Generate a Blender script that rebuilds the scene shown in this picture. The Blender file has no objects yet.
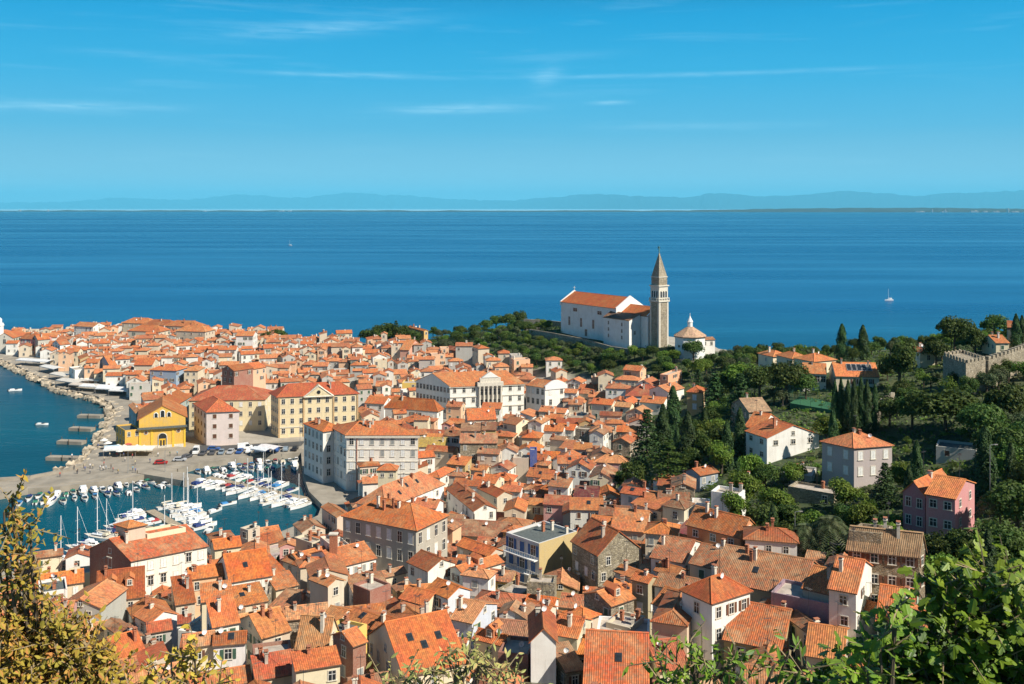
import bpy, math, random
import numpy as np
from mathutils import Vector, Matrix, Quaternion
R = math.radians
random.seed(7)
scene = bpy.context.scene
COL = scene.collection
# ------------------------------------------------------------------ camera
CZ, F, HX, HY = 88.0, 1000.0, 512.0, 208.0
cam = bpy.data.objects.new('camera', bpy.data.cameras.new('camera'))
COL.objects.link(cam)
cam.location = (0, 0, CZ)
cam.rotation_euler = (R(90), 0, 0)
cam.data.sensor_width = 36
cam.data.lens = 36 * F / 1024
cam.data.shift_y = -(342 - HY) / 1024
cam.data.clip_start = 0.5
cam.data.clip_end = 250000
scene.camera = cam
# ------------------------------------------------------------------ world, sun, exposure
SUN = Vector((0.84, -0.545, 0)).normalized() * math.cos(R(43)) + Vector((0, 0, math.sin(R(43))))
world = bpy.data.worlds.new('World')
scene.world = world
world.use_nodes = True
wt = world.node_tree
wt.nodes.clear()
def wn(t, **k):
    n = wt.nodes.new(t)
    for a, b in k.items(): setattr(n, a, b)
    return n
def wmath(op, a, b=None, c=None):
    n = wn('ShaderNodeMath', operation=op)
    for i, v in enumerate((a, b, c)):
        if v is None: continue
        if isinstance(v, (int, float)): n.inputs[i].default_value = v
        else: wt.links.new(v, n.inputs[i])
    return n.outputs[0]
sky = wn('ShaderNodeTexSky', sky_type='NISHITA', sun_disc=False)
sky.sun_elevation = R(43)
sky.sun_rotation = math.atan2(SUN.x, SUN.y)
sky.altitude = 90
sky.air_density = 1.0
sky.dust_density = 0.3
sky.ozone_density = 3.0
tc = wn('ShaderNodeTexCoord')
sep = wn('ShaderNodeSeparateXYZ')
wt.links.new(tc.outputs['Generated'], sep.inputs[0])
def wramp(fac, stops):
    r = wn('ShaderNodeValToRGB')
    while len(r.color_ramp.elements) < len(stops): r.color_ramp.elements.new(0.5)
    for e, (p, c) in zip(r.color_ramp.elements, stops): e.position = p; e.color = (*c, 1)
    wt.links.new(fac, r.inputs[0])
    return r.outputs[0]
SKYG = 1.0
elev = sep.outputs[2]
grade = wramp(wmath('MULTIPLY', elev, 1 / 0.6), [(0.0, (.270, .500, .640)), (0.05, (.220, .475, .635)), (0.13, (.075, .375, .610)), (0.22, (.018, .315, .580)), (0.31, (.000, .260, .530)), (0.36, (.000, .190, .42)), (0.50, (.012, .10, .24)), (1.0, (.02, .055, .13))])
gm = wn('ShaderNodeVectorMath', operation='SCALE'); gm.inputs['Scale'].default_value = 10.0 * SKYG
wt.links.new(grade, gm.inputs[0])
mixs = wn('ShaderNodeMix', data_type='RGBA')
mr = wn('ShaderNodeMapRange'); wt.links.new(elev, mr.inputs[0])
mr.inputs[1].default_value = 0.25; mr.inputs[2].default_value = 0.7; mr.inputs[3].default_value = 0.97; mr.inputs[4].default_value = 0.85
wt.links.new(mr.outputs[0], mixs.inputs[0])
wt.links.new(sky.outputs[0], mixs.inputs[6]); wt.links.new(gm.outputs[0], mixs.inputs[7])
# cirrus: thin streaks laid out by bearing and elevation
azi = wmath('ARCTAN2', sep.outputs[0], sep.outputs[1])
comb = wn('ShaderNodeCombineXYZ')
wt.links.new(wmath('MULTIPLY', azi, 5.0), comb.inputs[0]); wt.links.new(wmath('MULTIPLY', elev, 70.0), comb.inputs[1])
nz = wn('ShaderNodeTexNoise'); nz.inputs['Scale'].default_value = 1.0; nz.inputs['Detail'].default_value = 7; nz.inputs['Roughness'].default_value = .62; nz.inputs['Distortion'].default_value = .35
wt.links.new(comb.outputs[0], nz.inputs[0])
veil = wmath('MULTIPLY', wmath('MAXIMUM', wmath('SUBTRACT', nz.outputs[0], 0.55), 0.0), 0.45)
comb2 = wn('ShaderNodeCombineXYZ')
wt.links.new(wmath('MULTIPLY', azi, 26.0), comb2.inputs[0]); wt.links.new(wmath('MULTIPLY', elev, 260.0), comb2.inputs[1])
nz2 = wn('ShaderNodeTexNoise'); nz2.inputs['Scale'].default_value = 1.0; nz2.inputs['Detail'].default_value = 5; nz2.inputs['Distortion'].default_value = .6
wt.links.new(comb2.outputs[0], nz2.inputs[0])
def streak(px, py, w, h, amt, tilt=0.0):
    a0 = math.atan((px - HX) / F); e0 = math.sin(math.atan((HY - py) / F))
    da = wmath('SUBTRACT', azi, a0)
    de = wmath('SUBTRACT', wmath('SUBTRACT', elev, e0), wmath('MULTIPLY', da, tilt))
    q = wmath('ADD', wmath('POWER', wmath('ABSOLUTE', wmath('DIVIDE', da, w / F)), 2.0), wmath('POWER', wmath('ABSOLUTE', wmath('DIVIDE', de, h / F)), 2.0))
    g = wmath('POWER', 2.718, wmath('MULTIPLY', q, -1.0))
    return wmath('MULTIPLY', wmath('MULTIPLY', g, amt), wmath('MAXIMUM', wmath('MULTIPLY_ADD', nz2.outputs[0], 2.6, -0.55), 0.0))
tot = veil
for s in [(465, 109, 62, 4, .30, .03), (60, 115, 80, 4, .30, .02), (320, 32, 90, 7, .20, .10), (350, 77, 90, 2.2, .22, -.01), (640, 77, 130, 2.0, .17, 0), (800, 76, 110, 2, .10, 0), (548, 76, 14, 9, .2, .2), (608, 103, 18, 2, .25, 0), (120, 64, 40, 3, .10, 0), (700, 128, 120, 4, .10, 0), (560, 57, 50, 4, .10, .05)]:
    tot = wmath('ADD', tot, streak(*s))
mixc = wn('ShaderNodeMix', data_type='RGBA')
wt.links.new(wmath('MINIMUM', tot, 0.8), mixc.inputs[0])
wt.links.new(mixs.outputs[2], mixc.inputs[6]); mixc.inputs[7].default_value = (5.2 * SKYG, 8.2 * SKYG, 9.6 * SKYG, 1)
bg = wn('ShaderNodeBackground'); bg.inputs[1].default_value = 0.1
wt.links.new(mixc.outputs[2], bg.inputs[0])
wo = wn('ShaderNodeOutputWorld'); wt.links.new(bg.outputs[0], wo.inputs[0])
sun = bpy.data.objects.new('sun', bpy.data.lights.new('sun', 'SUN'))
COL.objects.link(sun)
sun.data.energy = 5.0
sun.data.angle = R(0.5)
sun.data.color = (1.0, 0.93, 0.80)
sun.rotation_euler = (-SUN).to_track_quat('-Z', 'Y').to_euler()
sun.location = (200, -100, 300)
vs = scene.view_settings
vs.view_transform = 'Standard'; vs.look = 'None'; vs.gamma = 1; vs.exposure = 0.52
vs.use_curve_mapping = False
scene.cycles.max_bounces = 5; scene.cycles.diffuse_bounces = 2; scene.cycles.glossy_bounces = 2; scene.cycles.transmission_bounces = 2
scene.cycles.transparent_max_bounces = 4; scene.cycles.volume_bounces = 0
# ------------------------------------------------------------------ materials
def new_mat(name):
    m = bpy.data.materials.new(name); m.use_nodes = True
    nt = m.node_tree; b = nt.nodes['Principled BSDF']
    return m, nt, b
def nd(nt, t, ins=None, **k):
    n = nt.nodes.new(t)
    for a, b in k.items(): setattr(n, a, b)
    for i, v in (ins or {}).items():
        if hasattr(v, 'is_linked') or isinstance(v, bpy.types.NodeSocket): nt.links.new(v, n.inputs[i])
        else: n.inputs[i].default_value = v
    return n
def mixcol(nt, fac, a, b, mode='MIX'):
    n = nt.nodes.new('ShaderNodeMix'); n.data_type = 'RGBA'; n.blend_type = mode
    for i, v in ((0, fac), (6, a), (7, b)):
        if isinstance(v, bpy.types.NodeSocket): nt.links.new(v, n.inputs[i])
        else: n.inputs[i].default_value = v if i == 0 else (*v, 1)
    return n.outputs[2]
def rng(nt, v, a, b, c, d):
    n = nd(nt, 'ShaderNodeMapRange', {0: v, 1: a, 2: b, 3: c, 4: d})
    return n.outputs[0]
def flat(name, col, rough=0.7, metal=0, var=0.15, scale=2.0):
    m, nt, b = new_mat(name)
    t = nd(nt, 'ShaderNodeTexCoord')
    n = nd(nt, 'ShaderNodeTexNoise', {0: t.outputs['Object'], 'Scale': scale, 'Detail': 4})
    c = mixcol(nt, rng(nt, n.outputs[0], .3, .7, 0, 1), [x * (1 - var) for x in col], [min(1, x * (1 + var)) for x in col])
    nt.links.new(c, b.inputs['Base Color'])
    b.inputs['Roughness'].default_value = rough; b.inputs['Metallic'].default_value = metal
    return m
def plaster_mat(name, col=None):
    m, nt, b = new_mat(name)
    if col is None:
        oi = nd(nt, 'ShaderNodeObjectInfo'); base = oi.outputs['Color']; rnd = oi.outputs['Random']
    else:
        base = nd(nt, 'ShaderNodeRGB').outputs[0]; base.default_value = (*col, 1); rnd = 0.3
    g = nd(nt, 'ShaderNodeNewGeometry')
    n1 = nd(nt, 'ShaderNodeTexNoise', {0: g.outputs['Position'], 'Scale': .35, 'Detail': 6, 'Roughness': .65})
    mp = nd(nt, 'ShaderNodeMapping', {0: g.outputs['Position'], 3: (1.6, 1.6, .12)})
    n2 = nd(nt, 'ShaderNodeTexNoise', {0: mp.outputs[0], 'Scale': 1.0, 'Detail': 5, 'Roughness': .7})
    n3 = nd(nt, 'ShaderNodeTexNoise', {0: g.outputs['Position'], 'Scale': 5.0, 'Detail': 3})
    c = mixcol(nt, rng(nt, n1.outputs[0], .42, .75, 0, .30), base, (.38, .31, .23))
    c = mixcol(nt, rng(nt, n2.outputs[0], .52, .82, 0, .42), c, (.24, .20, .16))
    c = mixcol(nt, rng(nt, n3.outputs[0], .3, .7, .12, 0), c, (.85, .8, .7))
    nt.links.new(c, b.inputs['Base Color'])
    b.inputs['Roughness'].default_value = .9
    bp = nd(nt, 'ShaderNodeBump', {'Strength': .25, 'Distance': .05, 'Height': n3.outputs[0]}); nt.links.new(bp.outputs[0], b.inputs['Normal'])
    return m
def stone_mat(name, col=None):
    m, nt, b = new_mat(name)
    if col is None:
        oi = nd(nt, 'ShaderNodeObjectInfo'); base = oi.outputs['Color']
    else:
        base = nd(nt, 'ShaderNodeRGB').outputs[0]; base.default_value = (*col, 1)
    g = nd(nt, 'ShaderNodeNewGeometry')
    mp = nd(nt, 'ShaderNodeMapping', {0: g.outputs['Position'], 3: (1, 1, 1.7)})
    v = nd(nt, 'ShaderNodeTexVoronoi', {0: mp.outputs[0], 'Scale': 2.1}, feature='F1')
    e = nd(nt, 'ShaderNodeTexVoronoi', {0: mp.outputs[0], 'Scale': 2.1}, feature='DISTANCE_TO_EDGE')
    n1 = nd(nt, 'ShaderNodeTexNoise', {0: g.outputs['Position'], 'Scale': .4, 'Detail': 6, 'Roughness': .7})
    hs = nd(nt, 'ShaderNodeSeparateColor', {0: v.outputs['Color']})
    c = mixcol(nt, rng(nt, hs.outputs[0], 0, 1, 0, .75), base, (.16, .13, .09))
    c = mixcol(nt, rng(nt, hs.outputs[1], .6, 1, 0, .55), c, (.62, .55, .44))
    c = mixcol(nt, rng(nt, e.outputs[0], 0, .09, .8, 0), c, (.10, .085, .065))
    c = mixcol(nt, rng(nt, n1.outputs[0], .42, .7, 0, .6), c, (.14, .12, .09))
    nt.links.new(c, b.inputs['Base Color']); b.inputs['Roughness'].default_value = .95
    bp = nd(nt, 'ShaderNodeBump', {'Strength': .6, 'Distance': .1, 'Height': rng(nt, e.outputs[0], 0, .15, 0, 1)}); nt.links.new(bp.outputs[0], b.inputs['Normal'])
    return m
def roof_mat(name, col=None, wear=.3):
    m, nt, b = new_mat(name)
    oi = nd(nt, 'ShaderNodeObjectInfo')
    if col is None: base = oi.outputs['Color']; al = oi.outputs['Alpha']
    else:
        base = nd(nt, 'ShaderNodeRGB').outputs[0]; base.default_value = (*col, 1)
        al = nd(nt, 'ShaderNodeValue').outputs[0]; al.default_value = wear
    g = nd(nt, 'ShaderNodeNewGeometry')
    uv = nd(nt, 'ShaderNodeUVMap')
    sp = nd(nt, 'ShaderNodeSeparateXYZ', {0: uv.outputs[0]})
    mp = nd(nt, 'ShaderNodeMapping', {0: uv.outputs[0], 3: (3.4, 2.5, 1)})
    wn_ = nd(nt, 'ShaderNodeTexWhiteNoise', {0: nd(nt, 'ShaderNodeVectorMath', {0: mp.outputs[0]}, operation='FLOOR').outputs[0]}, noise_dimensions='2D')
    n1 = nd(nt, 'ShaderNodeTexNoise', {0: g.outputs['Position'], 'Scale': .28, 'Detail': 6, 'Roughness': .65})
    n2 = nd(nt, 'ShaderNodeTexNoise', {0: g.outputs['Position'], 'Scale': 1.5, 'Detail': 6, 'Roughness': .75})
    mp2 = nd(nt, 'ShaderNodeMapping', {0: uv.outputs[0], 3: (1.7, .22, 1)})
    n3 = nd(nt, 'ShaderNodeTexNoise', {0: mp2.outputs[0], 'Scale': 1.0, 'Detail': 4})
    h = nd(nt, 'ShaderNodeHueSaturation', {'Saturation': 1.0, 'Color': base, 'Value': rng(nt, wn_.outputs['Value'], 0, 1, .72, 1.22)})
    h.inputs['Hue'].default_value = .5
    nt.links.new(rng(nt, n1.outputs[0], .3, .7, .488, .512), h.inputs['Hue'])
    c = h.outputs[0]
    c = mixcol(nt, rng(nt, n3.outputs[0], .44, .75, 0, .5), c, (.15, .06, .03))
    w2 = nd(nt, 'ShaderNodeMath', {0: rng(nt, n2.outputs[0], .47, .62, 0, 1), 1: al}, operation='MULTIPLY').outputs[0]
    c = mixcol(nt, w2, c, (.20, .15, .09))
    w3 = nd(nt, 'ShaderNodeMath', {0: rng(nt, n1.outputs[0], .5, .72, 0, .9), 1: al}, operation='MULTIPLY').outputs[0]
    c = mixcol(nt, w3, c, (.50, .32, .19))
    # the gap of shade between barrel tiles is left to the bump
    nt.links.new(c, b.inputs['Base Color']); b.inputs['Roughness'].default_value = .85
    s1 = nd(nt, 'ShaderNodeMath', {0: nd(nt, 'ShaderNodeMath', {0: sp.outputs[0], 1: 6.2832 * 3.4}, operation='MULTIPLY').outputs[0]}, operation='SINE').outputs[0]
    fr = nd(nt, 'ShaderNodeMath', {0: nd(nt, 'ShaderNodeMath', {0: sp.outputs[1], 1: 2.5}, operation='MULTIPLY').outputs[0]}, operation='FRACT').outputs[0]
    hh = nd(nt, 'ShaderNodeMath', {0: s1, 1: .45, 2: nd(nt, 'ShaderNodeMath', {0: fr, 1: .6}, operation='MULTIPLY').outputs[0]}, operation='MULTIPLY_ADD').outputs[0]
    hh = nd(nt, 'ShaderNodeMath', {0: n2.outputs[0], 1: 1.2, 2: hh}, operation='MULTIPLY_ADD').outputs[0]
    bp = nd(nt, 'ShaderNodeBump', {'Strength': .8, 'Distance': .07, 'Height': hh}); nt.links.new(bp.outputs[0], b.inputs['Normal'])
    return m
def leaf_mat(name, c1, c2, c3=None, trans=.35, scale=.6, rough=.6):
    m, nt, b = new_mat(name)
    oi = nd(nt, 'ShaderNodeObjectInfo'); g = nd(nt, 'ShaderNodeNewGeometry'); t = nd(nt, 'ShaderNodeTexCoord')
    n = nd(nt, 'ShaderNodeTexNoise', {0: g.outputs['Position'], 'Scale': scale, 'Detail': 3})
    c = mixcol(nt, rng(nt, n.outputs[0], .35, .65, 0, 1), c1, c2)
    rp = g.outputs['Random Per Island']
    if c3: c = mixcol(nt, rng(nt, rp, .72, .9, 0, 1), c, c3)
    h = nd(nt, 'ShaderNodeHueSaturation', {'Hue': rng(nt, oi.outputs['Random'], 0, 1, .478, .52), 'Saturation': 1.0, 'Value': rng(nt, rp, 0, 1, .65, 1.35), 'Color': c})
    h2 = nd(nt, 'ShaderNodeHueSaturation', {'Value': rng(nt, oi.outputs['Random'], 0, 1, .7, 1.3), 'Color': h.outputs[0]})
    nt.links.new(h2.outputs[0], b.inputs['Base Color']); b.inputs['Roughness'].default_value = rough
    b.inputs['Specular IOR Level'].default_value = .25
    tr = nd(nt, 'ShaderNodeBsdfTranslucent', {0: h2.outputs[0]})
    ms = nd(nt, 'ShaderNodeMixShader', {0: trans, 1: b.outputs[0], 2: tr.outputs[0]})
    nt.links.new(ms.outputs[0], nt.nodes['Material Output'].inputs[0])
    return m
M = {}
M['plaster'] = plaster_mat('painted_plaster')
M['stone'] = stone_mat('rubble_stone')
M['roof'] = roof_mat('clay_roof_tiles')
M['eave'] = flat('eave_wood', (.13, .08, .055))
M['trim'] = flat('stone_trim', (.62, .57, .48))
M['white'] = flat('white_paint', (.78, .77, .74), .55, var=.05)
M['gel'] = flat('boat_gelcoat', (.80, .80, .80), .25, var=.04)
M['glass'] = flat('window_glass', (.025, .03, .035), .12, var=.3)
M['sh_brown'] = flat('brown_shutter', (.13, .055, .03))
M['sh_green'] = flat('green_shutter', (.045, .10, .065))
M['sh_blue'] = flat('blue_shutter', (.03, .10, .27))
M['sh_white'] = flat('white_shutter', (.70, .70, .68))
M['sh_grey'] = flat('grey_shutter', (.30, .31, .30))
M['brick'] = flat('chimney_brick', (.36, .14, .075), .9, var=.35, scale=4)
M['dark'] = flat('dark_metal', (.04, .04, .045), .5)
M['steel'] = flat('steel', (.45, .46, .47), .35, .7)
M['alu'] = flat('mast_aluminium', (.68, .68, .66), .35, .2, var=.05)
M['rail'] = flat('iron_railing', (.30, .28, .26), .5)
M['deck'] = flat('roof_terrace', (.42, .36, .30), .9, var=.25, scale=.8)
M['slate'] = flat('slate_roofing', (.10, .115, .11), .8, var=.3)
M['wood'] = flat('weathered_planks', (.34, .28, .20), .9, var=.3, scale=1.5)
M['conc'] = flat('pale_stone_paving', (.29, .255, .205), .9, var=.22, scale=.25)
M['rock'] = flat('riprap_limestone', (.42, .35, .26), .95, var=.4, scale=.8)
M['twig'] = flat('pale_twigs', (.24, .18, .10), .9, var=.3, scale=3)
M['bark'] = flat('bark', (.10, .075, .05), .95, var=.35, scale=3)
M['tint'] = None
def tint_mat():
    m, nt, b = new_mat('coloured_fabric')
    oi = nd(nt, 'ShaderNodeObjectInfo'); g = nd(nt, 'ShaderNodeNewGeometry')
    n = nd(nt, 'ShaderNodeTexNoise', {0: g.outputs['Position'], 'Scale': 1.5, 'Detail': 3})
    h = nd(nt, 'ShaderNodeHueSaturation', {'Value': rng(nt, n.outputs[0], .3, .7, .8, 1.1), 'Color': oi.outputs['Color']})
    nt.links.new(h.outputs[0], b.inputs['Base Color']); b.inputs['Roughness'].default_value = .6
    return m
M['tint'] = tint_mat()
M['leaf_a'] = leaf_mat('broad_leaves', (.040, .085, .018), (.105, .15, .03))
M['leaf_b'] = leaf_mat('bright_leaves', (.09, .17, .02), (.17, .23, .035))
M['leaf_c'] = leaf_mat('dark_needles', (.022, .055, .016), (.055, .10, .025), trans=.15)
M['leaf_d'] = leaf_mat('olive_leaves', (.065, .10, .04), (.12, .14, .065))
M['leaf_fig'] = leaf_mat('fig_leaves', (.10, .23, .02), (.25, .36, .035), (.06, .12, .03), trans=.22, scale=1.2, rough=.45)
M['leaf_aut'] = leaf_mat('turning_leaves', (.44, .42, .06), (.74, .56, .07), (.58, .32, .08), trans=.25, scale=1.5)
M['leaf_oliv'] = leaf_mat('dry_olive_leaves', (.22, .24, .08), (.36, .32, .11), (.36, .22, .10), trans=.22, scale=1.5)
# ------------------------------------------------------------------ mesh builder
class MB:
    def __init__(s): s.v = []; s.f = []; s.m = []; s.uv = []; s.mats = []
    def mi(s, m):
        m = M[m] if isinstance(m, str) else m
        if m not in s.mats: s.mats.append(m)
        return s.mats.index(m)
    def face(s, pts, mat, uv=None):
        i = len(s.v); s.v += [tuple(p) for p in pts]
        s.f.append(tuple(range(i, i + len(pts)))); s.m.append(s.mi(mat))
        s.uv.append(uv if uv else [(0, 0)] * len(pts))
    def add(s, verts, faces, mat):
        i = len(s.v); s.v += [tuple(p) for p in verts]; k = s.mi(mat)
        for f in faces:
            s.f.append(tuple(i + j for j in f)); s.m.append(k); s.uv.append([(0, 0)] * len(f))
    def prism(s, poly, z0, z1, mat, cap=True, bottom=False):
        n = len(poly)
        vs_ = [(p[0], p[1], z0) for p in poly] + [(p[0], p[1], z1) for p in poly]
        fs = [(i, (i + 1) % n, n + (i + 1) % n, n + i) for i in range(n)]
        if cap: fs.append(tuple(range(n, 2 * n)))
        if bottom: fs.append(tuple(reversed(range(n))))
        s.add(vs_, fs, mat)
    def box(s, c, sx, sy, sz, mat, rot=0.0):   # c = centre of the base
        ca, sa = math.cos(rot), math.sin(rot)
        poly = [(c[0] + x * ca - y * sa, c[1] + x * sa + y * ca) for x, y in ((-sx / 2, -sy / 2), (sx / 2, -sy / 2), (sx / 2, sy / 2), (-sx / 2, sy / 2))]
        s.prism(poly, c[2], c[2] + sz, mat, True, True)
    def tube(s, pts, rads, mat, n=6):
        rings = []
        for k, p in enumerate(pts):
            p = Vector(p)
            d = Vector(pts[min(k + 1, len(pts) - 1)]) - Vector(pts[max(k - 1, 0)])
            q = d.to_track_quat('Z', 'Y')
            rings.append([tuple(p + q @ Vector((math.cos(2 * math.pi * i / n) * rads[k], math.sin(2 * math.pi * i / n) * rads[k], 0))) for i in range(n)])
        vs_ = [v for r in rings for v in r]; fs = []
        for k in range(len(rings) - 1):
            for i in range(n): fs.append((k * n + i, k * n + (i + 1) % n, (k + 1) * n + (i + 1) % n, (k + 1) * n + i))
        fs.append(tuple(range((len(rings) - 1) * n, len(rings) * n))); fs.append(tuple(reversed(range(n))))
        s.add(vs_, fs, mat)
    def lathe(s, c, prof, mat, n=12):           # prof: (radius, z) from bottom to top
        vs_ = []; fs = []
        for r, z in prof: vs_ += [(c[0] + r * math.cos(2 * math.pi * i / n), c[1] + r * math.sin(2 * math.pi * i / n), c[2] + z) for i in range(n)]
        for k in range(len(prof) - 1):
            for i in range(n): fs.append((k * n + i, k * n + (i + 1) % n, (k + 1) * n + (i + 1) % n, (k + 1) * n + i))
        fs.append(tuple(range((len(prof) - 1) * n, len(prof) * n)))
        s.add(vs_, fs, mat)
    def mesh(s, name, smooth=False):
        me = bpy.data.meshes.new(name)
        me.from_pydata(s.v, [], s.f)
        for m in s.mats: me.materials.append(m)
        me.polygons.foreach_set('material_index', s.m)
        if smooth: me.polygons.foreach_set('use_smooth', [True] * len(s.f))
        ul = me.uv_layers.new(name='UVMap')
        ul.data.foreach_set('uv', [c for f in s.uv for u in f for c in u])
        me.update()
        return me
    def build(s, name, parent=None, loc=(0, 0, 0), color=None, smooth=False):
        return link(name, s.mesh(name, smooth), parent, loc, color)
def link(name, me, parent=None, loc=(0, 0, 0), color=None, rotz=0.0):
    o = bpy.data.objects.new(name, me); COL.objects.link(o)
    o.location = loc
    if rotz: o.rotation_euler = (0, 0, rotz)
    if parent: o.parent = parent
    if color: o.color = color if len(color) == 4 else (*color, 1)
    return o
def empty(name, loc, rotz=0.0):
    o = bpy.data.objects.new(name, None); COL.objects.link(o)
    o.location = loc; o.rotation_euler = (0, 0, rotz); o.empty_display_size = .5
    return o
def tag(o, label, cat, group=None):
    o['label'] = label; o['category'] = cat
    if group: o['group'] = group
    return o
def structure(o): o['kind'] = 'structure'; return o
def stuff(o, label=None, cat=None):
    o['kind'] = 'stuff'
    if label: o['label'] = label; o['category'] = cat
    return o
def copy_thing(src, loc, rotz=0.0, scale=None, colors=None):
    c = src.copy(); COL.objects.link(c); c.location = loc; c.rotation_euler = (0, 0, rotz)
    if scale: c.scale = scale if not isinstance(scale, (int, float)) else (scale,) * 3
    for ch in list(src.children):
        d = ch.copy(); COL.objects.link(d); d.parent = c
        for g in list(ch.children):
            e = g.copy(); COL.objects.link(e); e.parent = d
    return c
# ------------------------------------------------------------------ terrain
def pxz(px, py, z):                              # where the sight line through a pixel meets height z
    D = (CZ - z) * F / (py - HY)
    return Vector(((px - HX) / F * D, D))
def at(px, D): return Vector(((px - HX) / F * D, D))
def proj(x, y, z): return HX + x / y * F, HY + (CZ - z) / y * F
ctrl = []
for px, D, z in [(500,130,18),(500,160,14),(500,200,9),(500,230,5.5),(500,265,3),(500,330,2.2),(500,400,2.5),(420,420,2),(560,420,4),(350,370,2),(300,370,1.7),(250,370,1.7),(200,367,1.7),(150,357,1.7),(100,330,1.7),(60,325,1.6),
                 (330,300,1.7),(350,270,2.5),(250,130,17.5),(100,130,17),(250,160,12.5),(100,160,12),(250,200,6.5),(100,200,6.5),(250,230,3.2),(100,230,3),(200,255,1.8),(90,248,1.8),(0,240,1.8),(0,200,6),(0,150,14),(-150,200,8),
                 (650,165,16),(620,200,13),(640,250,14),(640,300,12),(640,350,11),(580,200,9),(570,250,5),(570,300,4),(600,400,8),(600,430,11),(640,430,17),(560,490,22),(561,505,25.3),(602,480,24.7),(644,455,23.8),(659,450,25.4),(690,440,23),(700,425,20),(730,430,24),(690,470,22),(620,520,24),
                 (740,165,18.5),(740,192,21),(715,215,22),(720,260,23),(745,290,25.5),(690,330,15),(760,330,29),(780,350,31),(772,250,26),(810,235,27),(780,275,27.5),(810,300,29.5),(790,186,24.5),(820,200,25.5),(840,335,35),(850,280,29.5),(855,225,27.5),(885,160,26.5),(840,165,23.5),(850,130,20.5),(800,130,21),(700,130,20),
                 (940,175,31),(985,190,31.5),(985,265,38),(1000,300,43),(1030,235,38),(925,260,36),(900,300,34),(1060,160,37),(1000,125,29),(900,118,22),(1000,330,44),(920,355,37),(860,385,33),(770,385,27),(800,420,20),(900,420,26),(1050,400,34),(740,460,14),(1100,300,46),(1200,200,46),
                 (545,530,23.5),(505,525,19),(480,540,16),(430,560,12),(380,570,9),(440,480,5),(480,450,5.5),(520,455,7),(300,600,5),(300,500,3),(170,500,2.5),(170,600,4.5),(170,660,4),(60,600,2.2),(20,590,1.8),(0,640,2),(100,450,1.8),(380,480,3),(-30,620,2)]:
    p = at(px, D); ctrl.append((p.x, p.y, z))
for x, y, z in [(0,15,77),(-60,10,74),(60,15,77),(30,60,52),(-40,60,50),(0,100,30),(-80,95,27),(70,95,34),(150,40,64),(-160,40,50),(250,60,60),(-260,120,22),(0,-60,86),(200,-60,86),(-200,-60,70),(420,120,50),(420,330,48),(-330,200,8)]: ctrl.append((x, y, z))
CT = np.array(ctrl, float)
def _phi(ax, ay, bx, by): return np.sqrt((ax[:, None] - bx[None]) ** 2 + (ay[:, None] - by[None]) ** 2 + 9.0)
_A = _phi(CT[:, 0], CT[:, 1], CT[:, 0], CT[:, 1])
_n = len(CT)
_B = np.zeros((_n + 3, _n + 3)); _B[:_n, :_n] = _A - 0.0 * np.eye(_n)
_B[:_n, _n] = 1; _B[:_n, _n + 1] = CT[:, 0]; _B[:_n, _n + 2] = CT[:, 1]; _B[_n:, :_n] = _B[:_n, _n:].T
_W = np.linalg.solve(_B, np.concatenate([CT[:, 2], [0, 0, 0]]))
def terr_raw(x, y):
    x = np.atleast_1d(np.asarray(x, float)); y = np.atleast_1d(np.asarray(y, float))
    z = _phi(x, y, CT[:, 0], CT[:, 1]) @ _W[:_n] + _W[_n] + _W[_n + 1] * x + _W[_n + 2] * y
    return np.maximum(z, 1.5)
def gz(x, y): return float(terr_raw(x, y)[0])
SH_PX = [(-70,350),(0,359),(28,371),(60,388),(98,397),(111,403),(117,412),(110,425),(101,440),(92,452),(82,463),(62,470),(30,476),(-60,482),
         (-60,500),(0,494),(28,489),(60,487),(100,482),(130,478),(150,474),(178,470),(200,463.5),(240,458.5),(275,455),(301,453),(303,475),(309,492),(322,505),(318,516),(296,526),(262,540),(205,549),(130,557),(92,562),(45,569),(-60,577)]
SH = [pxz(a, b, 1.7) for a, b in SH_PX]
LAND = SH + [Vector(p) for p in [(-420, 180), (-420, -150), (900, -150), (900, 330), (560, 380), (330, 420), (200, 450), (140, 480), (100, 520), (60, 560), (0, 590), (-60, 600), (-105, 622), (-150, 640), (-200, 672), (-250, 690), (-300, 680), (-345, 655), (-370, 630)]]
LA = np.array([tuple(p) for p in LAND])
def land_dist(x, y):                             # signed distance to the shoreline, positive on land
    x = np.asarray(x, float); y = np.asarray(y, float)
    d = np.full(x.shape, 1e9); ins = np.zeros(x.shape, bool)
    for i in range(len(LA)):
        ax, ay = LA[i]; bx, by = LA[(i + 1) % len(LA)]
        ux, uy = bx - ax, by - ay
        t = np.clip(((x - ax) * ux + (y - ay) * uy) / (ux * ux + uy * uy + 1e-9), 0, 1)
        d = np.minimum(d, np.hypot(x - ax - t * ux, y - ay - t * uy))
        c = (ay > y) != (by > y)
        xi = ax + (y - ay) / ((by - ay) if by != ay else 1e-9) * ux
        ins ^= c & (x < xi)
    return np.where(ins, d, -d)
def in_poly(px, py, poly):
    c = False
    for i in range(len(poly)):
        ax, ay = poly[i]; bx, by = poly[(i + 1) % len(poly)]
        if (ay > py) != (by > py) and px < ax + (py - ay) / (by - ay) * (bx - ax): c = not c
    return c
def solve(px, py, h, d0=70.0, d1=800.0):          # first place along the sight line that is h above the ground
    D = np.arange(d0, d1, .5)
    zt = terr_raw((px - HX) / F * D, D) + h
    zr = CZ - (py - HY) / F * D
    k = np.argmax(zr <= zt) if (zr <= zt).any() else len(D) - 1
    return float(D[k])
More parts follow.
